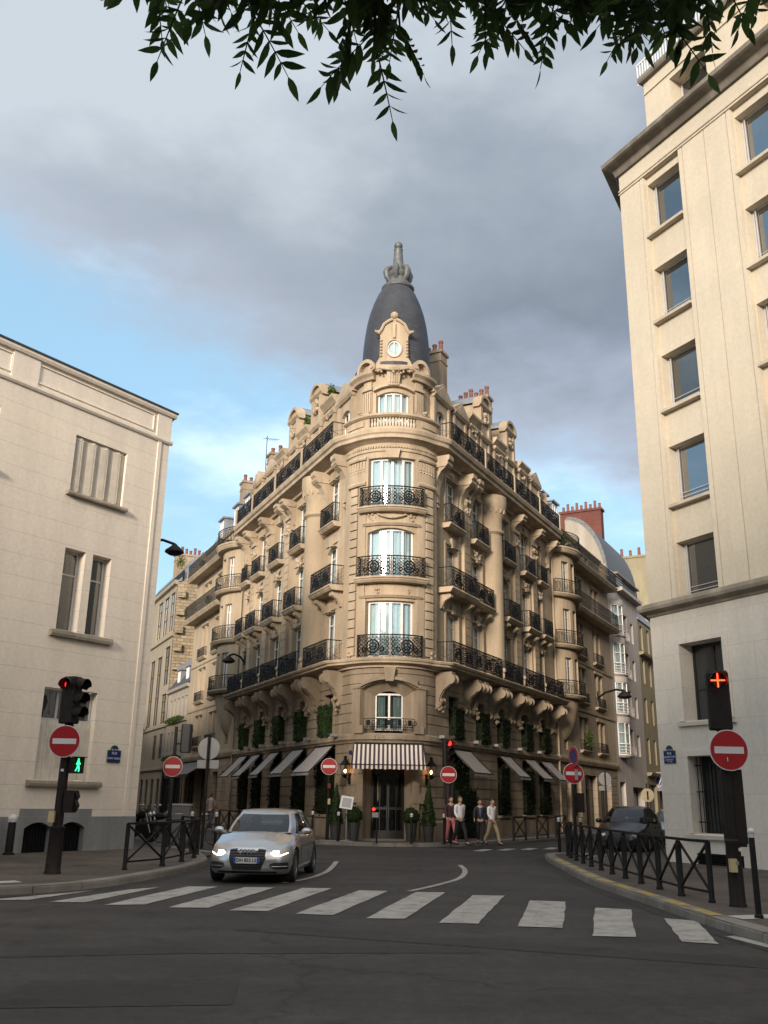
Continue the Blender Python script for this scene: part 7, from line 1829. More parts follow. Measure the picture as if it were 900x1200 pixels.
    m = L(); m.box((0, 3.35 * k, 0.80), (1.25 * W / 0.89, 0.35, 0.5)); m.build('rear_seat', mt['seat_cloth'], o)
    # underbody and arches
    m = L(); m.box((0, Lh / 2, 0.42), (W * 1.24, Lh * 0.9, 0.46)); [m.box((0, a, 0.48), (W * 1.78, ra * 1.9, 0.44)) for a in ax]; m.build('underbody', mt['rubber'], o)
    for a in ax:
        for sg in (1, -1):
            mm = Matrix.Rotation(R(90) * sg, 4, 'Y'); m = L()
            m.lathe([(0.205, -0.10), (wr - 0.03, -0.105), (wr - 0.005, -0.08), (wr, -0.04), (wr, 0.04), (wr - 0.005, 0.08), (wr - 0.03, 0.105), (0.215, 0.10), (0.205, 0.08)], (sg * (W - 0.115), a, wr), 32, mat=mm); w = m.build('wheel', mt['rubber'], o, smooth=True)
            m = L(); m.lathe([(0.215, 0.085), (0.20, 0.09), (0.19, 0.03)], (sg * (W - 0.115), a, wr), 28, mat=mm)
            for q in range(5):
                for dd in (-0.12, 0.12):
                    t = 2 * math.pi * q / 5 + dd; c = Vector((sg * (W - 0.03), a, wr))
                    m.bar(c + Vector((0, 0.04 * math.cos(t), 0.04 * math.sin(t))), c + Vector((-sg * 0.012, 0.2 * math.cos(t + dd * 0.4), 0.2 * math.sin(t + dd * 0.4))), 0.034, 0.03, up=(1, 0, 0))
            m.lathe([(0.0, 0.093), (0.05, 0.09), (0.06, 0.07)], (sg * (W - 0.115), a, wr), 14, mat=mm); m.build('rim', mt['alloy'], w)
            m = L(); m.lathe([(0.19, 0.02), (0.0, 0.02)], (sg * (W - 0.115), a, wr), 24, mat=mm); m.build('brake_disc', mt['rubber'], w)
    # front face details laid on the nose
    ft = [(x, y) for x, y in hs if y < 1.0 * k]
    def fsurf(x, z, off):
        ax_ = abs(x); t = max(0, min(1, (z - z0) / (yb(0.05) - z0))); sc_ = 1 - inset(t) / W
        y = interp(ft, min(ax_ / sc_, ft[-1][0])); fw = max(0, 1 - y / (0.9 * k)); e = interp(ft, min(ax_ / sc_ + 0.02, ft[-1][0])) - y
        nn = Vector((math.copysign(e / 0.02, x) if ax_ > 0.02 else 0, -1, 0)).normalized()
        return Vector((x, y + nose(t) * fw, z)) + nn * off
    def patch(xs, bot, topf, off, nm, mat, parent=o, nz=5):
        m = L(); m.grid([[fsurf(x, bot(x) + (topf(x) - bot(x)) * j / nz, off) for x in xs] for j in range(nz + 1)]); return m.build(nm, mt[mat], parent, smooth=True)
    lin = lambda a, b, n_: [a + (b - a) * i / n_ for i in range(n_ + 1)]
    hs_ = Ht / 1.42
    gw = 0.37
    g_top = lambda x: (0.675 - 0.02 * (abs(x) / gw) ** 4) * hs_
    g_bot = lambda x: (0.27 + max(0, (abs(x) - 0.29)) * 2.6) * hs_
    patch(lin(-gw - 0.015, gw + 0.015, 28), lambda x: g_bot(x) - 0.018, lambda x: g_top(x) + 0.016, 0.006, 'grille_frame', 'chrome' if detail else 'black_plastic')
    gr = patch(lin(-gw, gw, 28), g_bot, g_top, 0.010, 'grille', 'black_plastic')
    for q in range(7):
        z = (0.335 + q * 0.05) * hs_; w_ = min(gw - 0.015, 0.29 + (z / hs_ - 0.27) / 2.6 - 0.01); m = L(); m.tube([fsurf(x, z, 0.016) for x in lin(-w_, w_, 14)], 0.008, 6); m.build('grille_slat', mt['rubber'], gr)
    for sg in (-1, 1):
        xs = lin(0.445, 0.80, 14); xs = [sg * x for x in xs]
        tp = lambda x: (0.655 + 0.030 * (abs(x) - 0.445) / 0.35) * hs_; bt = lambda x: (0.585 - 0.055 * sm((abs(x) - 0.45) / 0.12) + 0.06 * sm((abs(x) - 0.62) / 0.2)) * hs_
        hl = patch(xs, bt, tp, 0.008, 'headlight', 'lamp_cover')
        if lit:
            x2 = [sg * x for x in lin(0.50, 0.62, 6)]; patch(x2, lambda x: 0.57 * hs_, lambda x: 0.635 * hs_, 0.014, 'lamp', 'headlamp', hl)
            m = L(); m.tube([fsurf(sg * x, (0.598 - 0.055 * sm((x - 0.45) / 0.12) + 0.06 * sm((x - 0.62) / 0.2)) * hs_, 0.014) for x in lin(0.46, 0.77, 14)], 0.009, 6); m.build('lamp', mt['headlamp'], hl)
        x3 = [sg * x for x in lin(0.47, 0.80, 12)]
        it = patch(x3, lambda x: (0.285 + 0.05 * sm((0.56 - abs(x)) / 0.1)) * hs_, lambda x: (0.415 - 0.02 * sm((0.56 - abs(x)) / 0.1)) * hs_, 0.006, 'air_intake', 'black_plastic')
        m = L(); m.tube([fsurf(sg * x, 0.34 * hs_, 0.012) for x in lin(0.50, 0.78, 8)], 0.007, 5); m.build('intake_blade', mt['lamp_cover'], it)
    patch(lin(-0.60, 0.60, 20), lambda x: 0.205 * hs_, lambda x: 0.245 * hs_, 0.008, 'lower_grille', 'black_plastic')
    if rings:
        m = L()
        for q in range(4): m.ring(fsurf(0, 0.615 * hs_, 0.03) + Vector((-0.118 + q * 0.079, 0, 0)), Vector((1, 0, 0)), Vector((0, 0, 1)), 0.049, 0.013, 18)
        m.build('ring_emblem', mt['chrome'], o)
    if plate:
        m = L(); y = fsurf(0, 0.46, 0).y - 0.028; m.box((0, y, 0.455 * hs_), (0.52, 0.02, 0.115)); pl = m.build('number_plate', mt['white_paint'], o)
        for sg in (-1, 1): m = L(); m.box((sg * 0.237, y - 0.002, 0.455 * hs_), (0.044, 0.02, 0.114)); m.build('plate_band', mt['blue_car'], pl)
        text_mesh(plate, 0.092, (0, y - 0.0125, 0.455 * hs_), (1, 0, 0), (0, 0, 1), 'lettering', mt['rubber'], pl, 0.002, bold=0.002)
    for sg in (-1, 1):
        m = L(); m.box((sg * 0.60 * W / 0.89, Lh - 0.16, 0.80 * hs_), (0.26, 0.05, 0.14)); m.build('tail_light', mt['tail'], o)
    return o
mt['blue_car'] = plain('plate blue', (0.02, 0.06, 0.36), 0.4)
car('silver_hatchback', 'silver hatchback with lit headlights turning out of the left street', (-2.66, 19.95, 0), R(-4.5), 'silver', plate='DH 852 LS')
car('parked_car', 'dark glossy car parked beside the office building behind the barrier', (8.05, 32.9, 0), R(-25), 'black_paint', 'car_glass_dark', Lh=4.5, W=0.90, Ht=1.58, wr=0.35, lit=False, detail=False, rings=False)
car('parked_car', 'grey car parked behind the dark car, half hidden by the office building', (11.3, 38.6, 0), R(-28), 'grey_paint', Lh=4.3, W=0.88, Ht=1.50, lit=False, detail=False, rings=False)

# ------------------------------------------------------------------ motorbikes and bicycles behind the left barrier
def motorbike(loc, rot, label, paint):
    o = thing('motorbike', label, 'motorbike', loc, rot, 'two wheelers on the left pavement')
    for y in (-0.68, 0.68):
        m = L(); mm = Matrix.Rotation(R(90), 4, 'Y'); m.lathe([(0.21, -0.05), (0.28, -0.06), (0.31, 0), (0.28, 0.06), (0.21, 0.05)], (0, y, 0.31), 24, mat=mm); w = m.build('wheel', mt['rubber'], o, smooth=True)
        m = L(); m.lathe([(0.215, 0.03), (0.19, 0.035), (0.19, -0.035), (0.215, -0.03)], (0, y, 0.31), 20, mat=mm); [m.bar((0, y, 0.31), (0, y + 0.2 * math.cos(k * 1.257), 0.31 + 0.2 * math.sin(k * 1.257)), 0.025) for k in range(5)]; m.build('rim', mt['alloy'], w)
    m = L(); m.tube([(0, -0.3, 0.75), (0, -0.1, 0.45), (0, 0.3, 0.42), (0, 0.5, 0.62), (0, 0.85, 0.78)], [0.07, 0.14, 0.16, 0.12, 0.06], 10); m.box((0, 0.05, 0.42), (0.3, 0.42, 0.3)); m.build('engine', mt['black_plastic'], o)
    m = L(); m.tube([(0, -0.36, 0.9), (0, -0.2, 0.95), (0, 0.05, 0.86)], [0.10, 0.17, 0.1], 12); m.ball((0, -0.66, 0.62), (0.09, 0.2, 0.09), 10, 7); m.build('tank', mt[paint], o, smooth=True)
    m = L(); m.tube([(0, 0.08, 0.84), (0, 0.35, 0.82), (0, 0.62, 0.88), (0, 0.85, 0.9)], [0.10, 0.14, 0.12, 0.05], 10); m.build('seat', mt['rubber'], o, smooth=True)
    m = L(); [m.tube([(s * 0.09, -0.68, 0.31), (s * 0.09, -0.42, 0.98)], 0.028, 8) for s in (-1, 1)]; m.build('fork', mt['alloy'], o)
    m = L(); m.tube([(-0.38, -0.30, 1.06), (-0.2, -0.38, 1.03), (0.2, -0.38, 1.03), (0.38, -0.30, 1.06)], 0.018, 8); [m.tube([(s * 0.28, -0.36, 1.05), (s * 0.36, -0.42, 1.2)], 0.01, 6) for s in (-1, 1)]; m.build('handlebar', mt['black_plastic'], o)
    for s in (-1, 1): m = L(); m.ball((s * 0.37, -0.42, 1.22), (0.07, 0.02, 0.045), 9, 6); m.build('mirror', mt['chrome'], o, smooth=True)
    m = L(); m.ball((0, -0.54, 0.92), (0.1, 0.1, 0.1), 12, 8); m.build('headlight', mt['lamp_cover'], o, smooth=True)
    m = L(); m.box((0, -0.44, 1.12), (0.34, 0.03, 0.26), Euler((R(-30), 0, 0)).to_matrix()); m.build('windshield', mt['car_glass'], o)
    m = L(); m.tube([(0.16, 0.0, 0.34), (0.18, 0.4, 0.34), (0.2, 0.85, 0.45)], [0.03, 0.05, 0.06], 8); m.build('exhaust', mt['chrome'], o)
motorbike((-8.55, 34.6, PZ), R(62), 'dark motorbike with white trim nearest the beige building corner', 'black_paint')
motorbike((-8.75, 36.4, PZ), R(48), 'black motorbike parked behind the first motorbike', 'black_paint')
motorbike((-7.9, 36.2, PZ), R(70), 'grey motorbike with yellow cover behind the left no entry sign', 'grey_paint')
def bicycle(loc, rot, label):
    o = thing('bicycle', label, 'bicycle', loc, rot, 'two wheelers on the left pavement')
    for y in (-0.52, 0.52):
        m = L(); m.tube([(0, y + 0.33 * math.cos(t), 0.34 + 0.33 * math.sin(t)) for t in [2 * math.pi * k / 28 for k in range(28)]], 0.018, 6, closed=True); w = m.build('wheel', mt['rubber'], o, smooth=True)
        m = L(); [m.bar((0, y, 0.34), (0, y + 0.32 * math.cos(k * 0.524), 0.34 + 0.32 * math.sin(k * 0.524)), 0.004) for k in range(12)]; m.tube([(0, y + 0.305 * math.cos(t), 0.34 + 0.305 * math.sin(t)) for t in [2 * math.pi * k / 28 for k in range(28)]], 0.008, 5, closed=True); m.build('rim', mt['chrome'], w)
    m = L()
    for a, b in (((0, 0.52, 0.34), (0, 0.08, 0.30)), ((0, 0.08, 0.30), (0, 0.22, 0.82)), ((0, 0.52, 0.34), (0, 0.2, 0.75)), ((0, 0.2, 0.75), (0, -0.36, 0.80)), ((0, 0.08, 0.30), (0, -0.38, 0.72)), ((0, -0.34, 0.92), (0, -0.52, 0.34))): m.tube([a, b], 0.017, 7)
    m.build('frame', mt['black_plastic'], o)
    m = L(); m.tube([(-0.28, -0.22, 0.98), (-0.1, -0.34, 0.98), (0.1, -0.34, 0.98), (0.28, -0.22, 0.98)], 0.013, 7); m.build('handlebar', mt['chrome'], o)
    m = L(); m.ball((0, 0.24, 0.87), (0.07, 0.13, 0.035), 10, 6); m.build('saddle', mt['rubber'], o)
bicycle((-7.0, 33.4, PZ), R(66), 'bicycle leaning behind the left barrier beside the street cabinet'); bicycle((-6.1, 33.6, PZ), R(60), 'bicycle parked right of the left no entry sign')

# ------------------------------------------------------------------ people
mt['skin'] = plain('skin', (0.46, 0.27, 0.19), 0.55, 0, 0.06, 8); mt['hair'] = plain('dark hair', (0.03, 0.02, 0.014), 0.6, 0, 0.3, 30); mt['hair_l'] = plain('light brown hair', (0.14, 0.085, 0.045), 0.6, 0, 0.3, 30)
mt['shirt_w'] = plain('white shirt', (0.72, 0.68, 0.70), 0.8, 0, 0.06, 5); mt['trouser_k'] = plain('dark trousers', (0.016, 0.016, 0.02), 0.8, 0, 0.2, 6); mt['khaki'] = plain('khaki trousers', (0.34, 0.26, 0.16), 0.85, 0, 0.1, 6); mt['pink'] = plain('pink trousers', (0.52, 0.15, 0.16), 0.85, 0, 0.1, 6)
mt['suit'] = plain('dark suit', (0.02, 0.02, 0.026), 0.8, 0, 0.2, 6); mt['blue_shirt'] = plain('blue shirt', (0.07, 0.10, 0.19), 0.8, 0, 0.1, 6); mt['grey_jacket'] = plain('grey jacket', (0.22, 0.19, 0.165), 0.85, 0, 0.1, 6); mt['jeans'] = plain('jeans', (0.035, 0.045, 0.07), 0.85, 0, 0.2, 8); mt['shoe'] = plain('dark shoe', (0.02, 0.015, 0.012), 0.5); mt['burgundy'] = plain('dark burgundy jacket', (0.05, 0.018, 0.02), 0.85, 0, 0.2, 6)
def skin_mesh(name, V, E_, rad, root, mat, parent=None, extra=None, sub=1):
    bm = bmesh.new(); lay = bm.verts.layers.skin.verify(); vs = []
    for p, r in zip(V, rad):
        v = bm.verts.new(p); v[lay].radius = (r, r) if not isinstance(r, tuple) else r; vs.append(v)
    for a, b in E_: bm.edges.new((vs[a], vs[b]))
    vs[root][lay].use_root = True
    me = bpy.data.meshes.new(name); bm.to_mesh(me); bm.free()
    t = bpy.data.objects.new(name, me); col.objects.link(t)
    s = t.modifiers.new('skin', 'SKIN'); s.use_smooth_shade = True; u = t.modifiers.new('sub', 'SUBSURF'); u.levels = sub; u.render_levels = sub
    dg = bpy.context.evaluated_depsgraph_get(); dg.update(); me2 = bpy.data.meshes.new_from_object(t.evaluated_get(dg))
    bpy.data.objects.remove(t); bpy.data.meshes.remove(me)
    if extra:
        b2 = bmesh.new(); b2.from_mesh(me2)
        i0 = extra(); vv = [b2.verts.new(p) for p in i0.v]
        for f in i0.f:
            try: b2.faces.new([vv[k] for k in f]).smooth = True
            except ValueError: pass
        b2.to_mesh(me2); b2.free()
    me2.materials.clear(); me2.materials.append(mt[mat]); me2.name = name
    for p in me2.polygons: p.material_index = 0
    o = bpy.data.objects.new(name, me2); col.objects.link(o)
    if parent is not None: o.parent = parent
    return o
def person(loc, rot, label, h, shirt, trousers, hair, stride=0.32, jacket=None, arm=0.22, bag=None):
    """walking figure facing local -Y; right is -X"""
    k = h / 1.76; S = lambda *p: Vector(p) * k
    hip = 0.93; ank = {}
    def leg(sx, fw):
        y = -stride * fw; kn = S(sx * 0.095, y * 0.55 - 0.05 * (1 if fw < 0 else 0.6), 0.50); an = S(sx * 0.09, y + (0.05 if fw < 0 else 0), 0.10 + (0.06 if fw < 0 else 0)); toe = S(sx * 0.10, y - 0.17 + (0.06 if fw < 0 else 0), 0.045 + (0.01 if fw < 0 else 0.0))
        return S(sx * 0.09, 0, hip - 0.05), kn, an, toe
    def armp(sx, fw):
        sh = S(sx * 0.185, 0.0, 1.43); el = S(sx * 0.245, -arm * 0.35 * fw + 0.03, 1.15); wr = S(sx * 0.25, -arm * fw - 0.05, 0.92 + 0.05 * (fw > 0)); return sh, el, wr
    Lg_, Rg_ = leg(1, 1), leg(-1, -1); La, Ra = armp(1, -1), armp(-1, 1)
    V = [S(0, 0, hip), S(0, 0.01, 1.1), S(0, 0.01, 1.28), S(0, 0.0, 1.42), S(0, -0.005, 1.50), S(0, -0.03, 1.58)]
    rad = [0.115, 0.105, 0.12, 0.085, 0.055, 0.06]; E_ = [(0, 1), (1, 2), (2, 3), (3, 4), (4, 5)]
    def chain(pts, rs, root):
        p = root
        for q, r in zip(pts, rs): V.append(q); rad.append(r); E_.append((p, len(V) - 1)); p = len(V) - 1
        return p
    for lg in (Lg_, Rg_): chain(lg, (0.085, 0.058, 0.042, 0.035), 0)
    for a, sx in ((La, 1), (Ra, -1)):
        w = chain(a, (0.055, 0.042, 0.028), 3)
        d = (a[2] - a[1]).normalized(); pm = a[2] + d * 0.06 * k; pi = chain([pm], (0.032,), w)
        for j, (off, ln) in enumerate(((-0.028, 0.072), (-0.009, 0.082), (0.010, 0.076), (0.028, 0.058))):
            b = pm + d * 0.035 * k + Vector((0, off, 0)) * k; chain([b, b + (d * ln * 0.55 + Vector((-sx * 0.006, -0.004, 0))) * k, b + (d * ln + Vector((-sx * 0.022, -0.012, 0))) * k], (0.0095, 0.009, 0.0075), pi)
        th = a[2] + d * 0.025 * k + Vector((0, -0.03, 0)) * k; chain([th, th + (d * 0.035 + Vector((-sx * 0.012, -0.022, 0))) * k, th + (d * 0.06 + Vector((-sx * 0.02, -0.024, 0))) * k], (0.012, 0.011, 0.009), w)
    def head():
        m = M(); c = S(0, -0.035, 1.645); rows = []
        for i in range(13):
            t = -math.pi / 2 + math.pi * i / 12; row = []
            for j in range(20):
                a = 2 * math.pi * j / 20; x, y, z = math.cos(t) * math.cos(a), math.cos(t) * math.sin(a), math.sin(t)
                jaw = 1 - 0.24 * max(0, -z); px, py, pz = x * 0.076 * jaw, y * 0.098 * (1 - 0.1 * max(0, -z)), z * 0.122
                if y < -0.75 and -0.35 < z < 0.12: py -= 0.024 * max(0, 1 - abs(x) * 4.5) * (0.4 + 0.6 * (0.12 - z) / 0.47)
                if y < -0.6 and 0.02 < z < 0.22 and 0.2 < abs(x) < 0.6: py += 0.009
                if y < -0.6 and -0.62 < z < -0.45: py -= 0.004
                row.append(c + Vector((px, py, pz)) * k)
            rows.append(row)
        m.grid(rows, close=True)
        for sx in (-1, 1): m.ball(c + Vector((sx * 0.079, 0.01, -0.005)) * k, (0.012 * k, 0.024 * k, 0.034 * k), 8, 6)
        return m
    o = skin_mesh('person', V, E_, [r * k for r in rad], 0, 'skin', None, head)
    o.location = loc; o.rotation_euler = (0, 0, rot); tag(o, label, 'person', 'people walking')
    # eyes, hair
    m = L(); c = S(0, -0.035, 1.645)
    for sx in (-1, 1): m.ball(c + Vector((sx * 0.031, -0.083, 0.012)) * k, 0.011 * k, 8, 6)
    m.build('eyes', mt['hair'], o)
    m = L(); m.box(c + Vector((0, -0.088, -0.062)) * k, (0.042 * k, 0.01 * k, 0.008 * k)); m.build('mouth', plain('lips', (0.32, 0.12, 0.10), 0.5), o)
    m = L(); rows = []
    for i in range(9):
        t = math.pi / 2 - (math.pi / 2 + 0.25) * i / 8
        rows.append([c + Vector((0.084 * math.cos(t) * math.cos(a), 0.012 + 0.104 * math.cos(t) * math.sin(a), max(math.sin(t) * 0.132 + 0.004, 0.045 + 0.03 * max(0, -math.sin(a)) if math.sin(a) < -0.2 else -0.06))) * k for a in [2 * math.pi * j / 20 for j in range(20)]])
    m.grid(rows, close=True); m.build('hair', mt[hair], o, smooth=True)
    def cloth(nm, P, E2, r2, mat): return skin_mesh(nm, P, E2, [q * k if not isinstance(q, tuple) else (q[0] * k, q[1] * k) for q in r2], 0, mat, o)
    # shirt: trunk and sleeves
    P = [S(0, 0, hip - 0.07), S(0, 0.01, 1.12), S(0, 0.01, 1.28), S(0, 0, 1.42), S(0, 0, 1.475)]; r2 = [(0.172, 0.128), (0.155, 0.112), (0.178, 0.125), (0.13, 0.09), (0.068, 0.068)]; E2 = [(0, 1), (1, 2), (2, 3), (3, 4)]
    for a in (La, Ra):
        b = len(P); e1 = a[0].lerp(a[1], 0.5); P += [a[0], e1, a[1], a[2].lerp(a[1], 0.05)]; r2 += [0.074, 0.064, 0.056, 0.042]; E2 += [(3, b), (b, b + 1), (b + 1, b + 2), (b + 2, b + 3)]
    cloth('jacket' if jacket else 'shirt', P, E2, r2, jacket or shirt)
    if jacket:
        m = L(); m.grid([[S(-0.05, -0.128, 1.40), S(0.05, -0.128, 1.40)], [S(-0.045, -0.150, 1.25), S(0.045, -0.150, 1.25)], [S(-0.02, -0.140, 1.08), S(0.02, -0.140, 1.08)]]); m.build('shirt', mt[shirt], o)
    P = [S(0, 0, hip + 0.05)]; r2 = [(0.150, 0.112)]; E2 = []
    for lg in (Lg_, Rg_):
        b = len(P); P += [lg[0], lg[0].lerp(lg[1], 0.5), lg[1], lg[1].lerp(lg[2], 0.5), lg[2]]; r2 += [0.105, 0.092, 0.076, 0.07, 0.064]; E2 += [(0, b)] + [(b + j, b + j + 1) for j in range(4)]
    cloth('trousers', P, E2, r2, trousers)
    for lg in (Lg_, Rg_):
        m = L(); a, t = lg[2], lg[3]; m.tube([a + S(0, 0.06, -0.045), a + S(0, -0.02, -0.03), a.lerp(t, 0.6) + S(0, 0, -0.02), t + S(0, -0.06, -0.012)], [0.036 * k, 0.05 * k, 0.046 * k, 0.026 * k], 10); m.build('shoe', mt['shoe'], o, smooth=True)
    return o
person((2.98, 35.9, PZ), R(30), 'man in white shirt and dark trousers walking past the hotel', 1.70, 'shirt_w', 'trouser_k', 'hair_l')
person((2.70, 36.5, PZ), R(12), 'person in dark jacket and pink trousers beside the man in dark trousers', 1.70, 'suit', 'pink', 'hair', jacket='burgundy')
person((4.20, 36.2, PZ), R(38), 'man in white shirt and khaki trousers walking behind the others', 1.64, 'shirt_w', 'khaki', 'hair')
person((3.86, 37.1, PZ), R(-5), 'man in dark suit and blue shirt left of the khaki trousers', 1.62, 'blue_shirt', 'trouser_k', 'hair', jacket='suit', stride=0.2)
person((-8.75, 50.5, PZ), R(160), 'person in grey jacket walking away down the left street', 1.74, 'shirt_w', 'jeans', 'hair', jacket='grey_jacket', stride=0.18)

# ------------------------------------------------------------------ ash tree over the camera
def ash_tree(loc):
    o = thing('ash_tree', 'ash tree whose dark leafy branches hang into the top of the view', 'tree', loc)
    rnd = random.Random(11); base = Vector(loc)
    m = M(); m.tube([base + Vector(p) for p in ((0, 0, 0), (0.05, 0, 1.2), (-0.05, 0.1, 2.6), (0.1, 0.2, 4.0), (0.0, 0.3, 5.6), (-0.2, 0.4, 7.6))], [0.30, 0.22, 0.20, 0.17, 0.12, 0.05], 14)
    m.build('trunk', mt['bark'], o, smooth=True)
    lv = M(); lm = M()
    def leaflet(p, u, w, l):
        n = u.cross(w); b = l * 0.165
        rows = []
        q = [(0.0, 0.05), (0.22, 0.82), (0.45, 1.0), (0.72, 0.66), (1.0, 0.03)]
        for t, wd in q:
            c = p + u * (l * t) - n * (l * 0.10 * t * t); rows.append([c - w * b * wd + n * b * 0.22 * wd, c, c + w * b * wd + n * b * 0.22 * wd])
        i0 = len(lv.v); [lv.v.extend(map(tuple, r_)) for r_ in rows]
        for a in range(4):
            for c in (0, 1): lv.f.append((i0 + a * 3 + c, i0 + a * 3 + c + 1, i0 + a * 3 + c + 4, i0 + a * 3 + c + 3)); lv.mi.append(0)
    def leaf(p, d, ln):
        d = d.normalized(); up = Vector((rnd.gauss(0, 0.35), rnd.gauss(0, 0.35), 1)); w = d.cross(up).normalized()
        pts = [p + d * (ln * t) + Vector((0, 0, -0.12 * ln * t * t)) for t in [k / 5 for k in range(6)]]
        lm.tube(pts, [0.0032, 0.003, 0.0028, 0.0024, 0.002, 0.0014], 4, caps=False)
        n = rnd.choice((4, 5, 5)); L_ = ln * 0.31
        for k in range(n):
            t = 0.28 + 0.68 * k / n; q = p + d * (ln * t) + Vector((0, 0, -0.12 * ln * t * t)); dd = (d + Vector((0, 0, -0.44 * t))).normalized()
            for s in (-1, 1):
                u = (dd * 0.62 + w * s * 0.85 + Vector((0, 0, -rnd.uniform(-0.1, 0.25)))).normalized(); ww = u.cross(Vector((rnd.gauss(0, .3), rnd.gauss(0, .3), 1))).normalized(); leaflet(q, u, ww, L_ * rnd.uniform(0.7, 1.15) * (0.75 + 0.5 * math.sin(math.pi * (t * 0.8 + 0.1))))
        dd = (d + Vector((0, 0, -0.44))).normalized(); leaflet(pts[-1], dd, dd.cross(up).normalized(), L_ * 1.05)
    def twig(a, b, n, ln=0.27, spread=0.5):
        """a hanging shoot from a to b carrying n compound leaves"""
        a, b = Vector(a), Vector(b); d = b - a
        pts = [a + d * t + Vector((0, 0, 0.12 * d.length * math.sin(math.pi * t))) for t in (0, 0.25, 0.5, 0.75, 1)]
        lm.tube(pts, [0.012, 0.010, 0.008, 0.006, 0.003], 5, caps=False)
        for k in range(n):
            t = (k + 0.6) / n; q = a + d * t + Vector((0, 0, 0.12 * d.length * math.sin(math.pi * t))); ang = k * 2.4 + rnd.uniform(-.4, .4)
            s1 = d.cross(Vector((0, 0, 1))).normalized() if d.cross(Vector((0, 0, 1))).length > 1e-3 else Vector((1, 0, 0)); s2 = d.normalized().cross(s1)
            out = s1 * math.cos(ang) * spread + s2 * math.sin(ang) * spread + d.normalized() * (0.5 if t < 0.9 else 1.0) + Vector((0, 0, -0.28))
            leaf(q, out, ln * rnd.uniform(0.75, 1.15))
    # main limbs
    limbs = []
    for az, el, ln, z in ((95, 18, 3.6, 3.7), (125, 22, 4.0, 4.0), (60, 20, 3.6, 4.2), (160, 25, 3.4, 4.4), (25, 25, 3.2, 4.4), (-20, 30, 3.0, 4.6), (-70, 30, 3.2, 4.4), (-120, 30, 3.2, 4.6), (200, 30, 3.0, 4.8), (90, 50, 3.4, 5.2), (-30, 55, 3.0, 5.6), (210, 55, 3.0, 5.6)):
        a = base + Vector((0.05, 0.2, z)); d = Vector((math.cos(R(az)) * math.cos(R(el)), math.sin(R(az)) * math.cos(R(el)), math.sin(R(el))))
        pts = [a + d * ln * t + Vector((0, 0, -0.3 * t * t)) for t in (0, 0.3, 0.6, 1.0)]; m = M(); m.tube(pts, [0.085, 0.065, 0.045, 0.02], 8); m.build('branch', mt['bark'], o, smooth=True); limbs.append((pts, ln))
        for k in range(16):
            t = rnd.uniform(0.25, 1.0); q = a + d * ln * t + Vector((0, 0, -0.3 * t * t)); e = Vector((rnd.gauss(0, 1), rnd.gauss(0, 1), rnd.gauss(0.1, 0.6))).normalized() * rnd.uniform(0.5, 1.1)
            if (q + e).z - 0.55 - 1.65 < 1.06 * (q + e).y or q.z - 0.55 - 1.65 < 1.06 * q.y: continue
            twig(q, q + e, rnd.randint(5, 8))
    ends = [p for pts, ln in limbs for p in (pts[1], pts[2], pts[3], (pts[2] + pts[3]) / 2)]
    for a, b, n in HANG:
        twig(a, b, n, 0.23, 0.9); A = Vector(a); e = min(ends, key=lambda p: (p - A).length)
        lm.tube([e, e.lerp(A, 0.5) + Vector((0, 0, 0.15)), A], [0.016, 0.014, 0.011], 6, caps=False)
    o2 = lv.build('crown', mt['ash'], o, smooth=False); lm.build('twigs', mt['bark'], o)
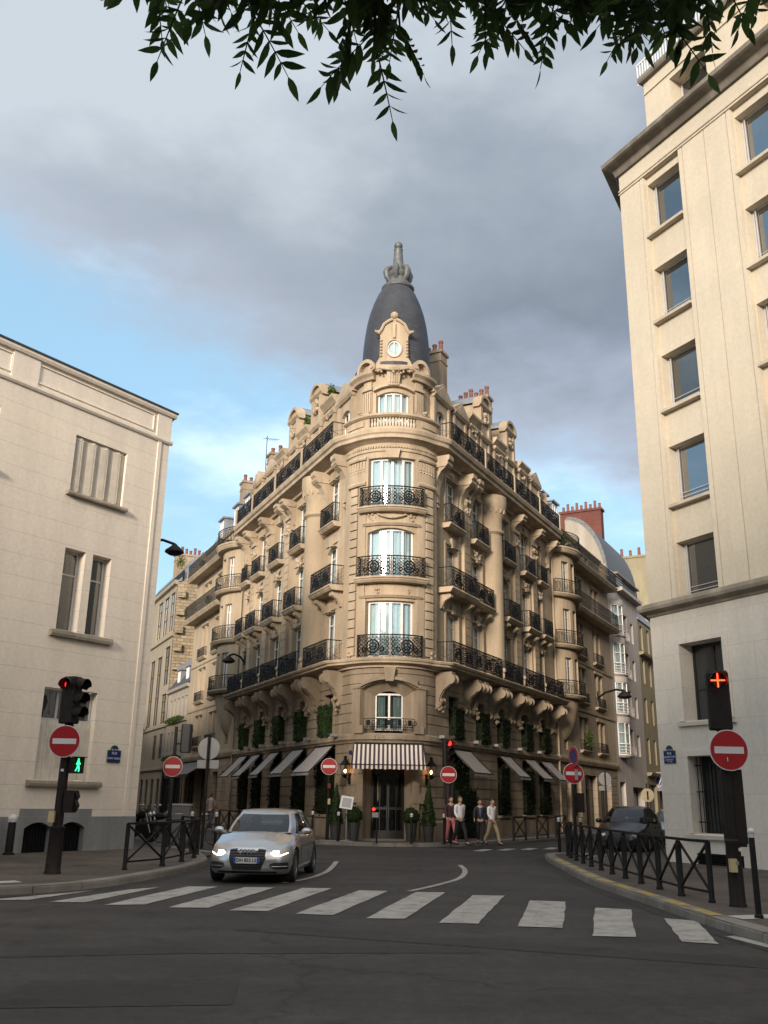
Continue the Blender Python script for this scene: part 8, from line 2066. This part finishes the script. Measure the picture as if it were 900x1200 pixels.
HANG = [((-0.78, 2.36, 4.39), (-0.81, 2.47, 4.28), 4), ((-0.7, 2.38, 4.42), (-0.69, 2.44, 4.2), 5), ((-0.63, 2.35, 4.5), (-0.74, 2.44, 4.34), 5), ((-0.65, 2.37, 4.47), (-0.64, 2.39, 4.27), 4), ((-0.46, 2.33, 4.55), (-0.46, 2.5, 4.19), 8), ((-0.41, 2.31, 4.41), (-0.36, 2.54, 4.32), 6), ((-0.45, 2.17, 4.24), (-0.49, 2.41, 4.14), 6), ((-0.09, 2.34, 4.56), (-0.05, 2.54, 4.06), 11), ((-0.03, 2.29, 4.43), (0.03, 2.56, 4.18), 9), ((-0.1, 2.28, 4.42), (-0.15, 2.58, 4.15), 8), ((-0.07, 2.6, 4.81), (-0.03, 2.66, 4.36), 8), ((-0.18, 2.41, 4.57), (-0.19, 2.52, 4.35), 6), ((0.29, 2.41, 4.62), (0.32, 2.5, 4.22), 9), ((0.39, 2.39, 4.57), (0.41, 2.57, 4.28), 9), ((0.22, 2.32, 4.47), (0.17, 2.39, 4.2), 7), ((0.35, 2.46, 4.61), (0.39, 2.67, 4.46), 8), ((0.54, 2.34, 4.54), (0.55, 2.46, 4.22), 8), ((0.52, 2.54, 4.75), (0.5, 2.57, 4.41), 7), ((0.63, 2.38, 4.56), (0.67, 2.47, 4.33), 7), ((0.73, 2.36, 4.53), (0.73, 2.4, 4.23), 7), ((0.8, 2.31, 4.52), (0.85, 2.41, 4.18), 9), ((0.8, 2.11, 4.23), (0.87, 2.37, 4.08), 9), ((0.91, 2.21, 4.35), (0.96, 2.23, 4.03), 8), ((0.88, 2.43, 4.62), (0.86, 2.58, 4.3), 8), ((0.96, 2.13, 4.29), (1.01, 2.25, 4.13), 6), ((0.99, 1.91, 3.9), (1.09, 2.1, 3.81), 4), ((-0.23, 2.69, 5.09), (-0.26, 2.8, 4.76), 4), ((-0.13, 2.51, 4.86), (-0.16, 2.55, 4.46), 4), ((-0.05, 2.39, 4.71), (-0.12, 2.36, 4.36), 4), ((0.01, 2.41, 4.73), (0.03, 2.54, 4.55), 4), ((0.09, 2.7, 5.11), (0.12, 2.8, 4.79), 4), ((0.2, 2.44, 4.78), (0.25, 2.7, 4.6), 4), ((0.28, 2.51, 4.87), (0.34, 2.62, 4.53), 4), ((0.29, 2.19, 4.47), (0.37, 2.42, 4.37), 4), ((0.46, 2.56, 4.93), (0.53, 2.67, 4.74), 4), ((0.49, 2.5, 4.86), (0.52, 2.78, 4.74), 4), ((0.58, 2.4, 4.73), (0.5, 2.45, 4.38), 4), ((0.62, 2.18, 4.46), (0.64, 2.44, 4.33), 4), ((0.72, 2.36, 4.69), (0.65, 2.43, 4.45), 4), ((0.79, 2.38, 4.72), (0.72, 2.42, 4.33), 4), ((0.92, 2.4, 4.75), (0.88, 2.49, 4.48), 4), ((1.05, 2.59, 4.98), (1.08, 2.73, 4.72), 4), ((1.02, 2.35, 4.67), (1.02, 2.31, 4.31), 4), ((1.08, 2.3, 4.62), (1.09, 2.35, 4.4), 4), ((-0.8, 2.31, 4.59), (-0.88, 2.5, 4.51), 6), ((-0.74, 2.42, 4.73), (-0.74, 2.54, 4.57), 6), ((-0.53, 2.04, 4.25), (-0.54, 2.22, 4.19), 6), ((-0.49, 2.25, 4.52), (-0.48, 2.36, 4.33), 6), ((-0.4, 2.28, 4.56), (-0.4, 2.4, 4.43), 6), ((-0.3, 2.27, 4.55), (-0.31, 2.38, 4.39), 6)]
ash_tree((1.9, -1.1, 0.0))
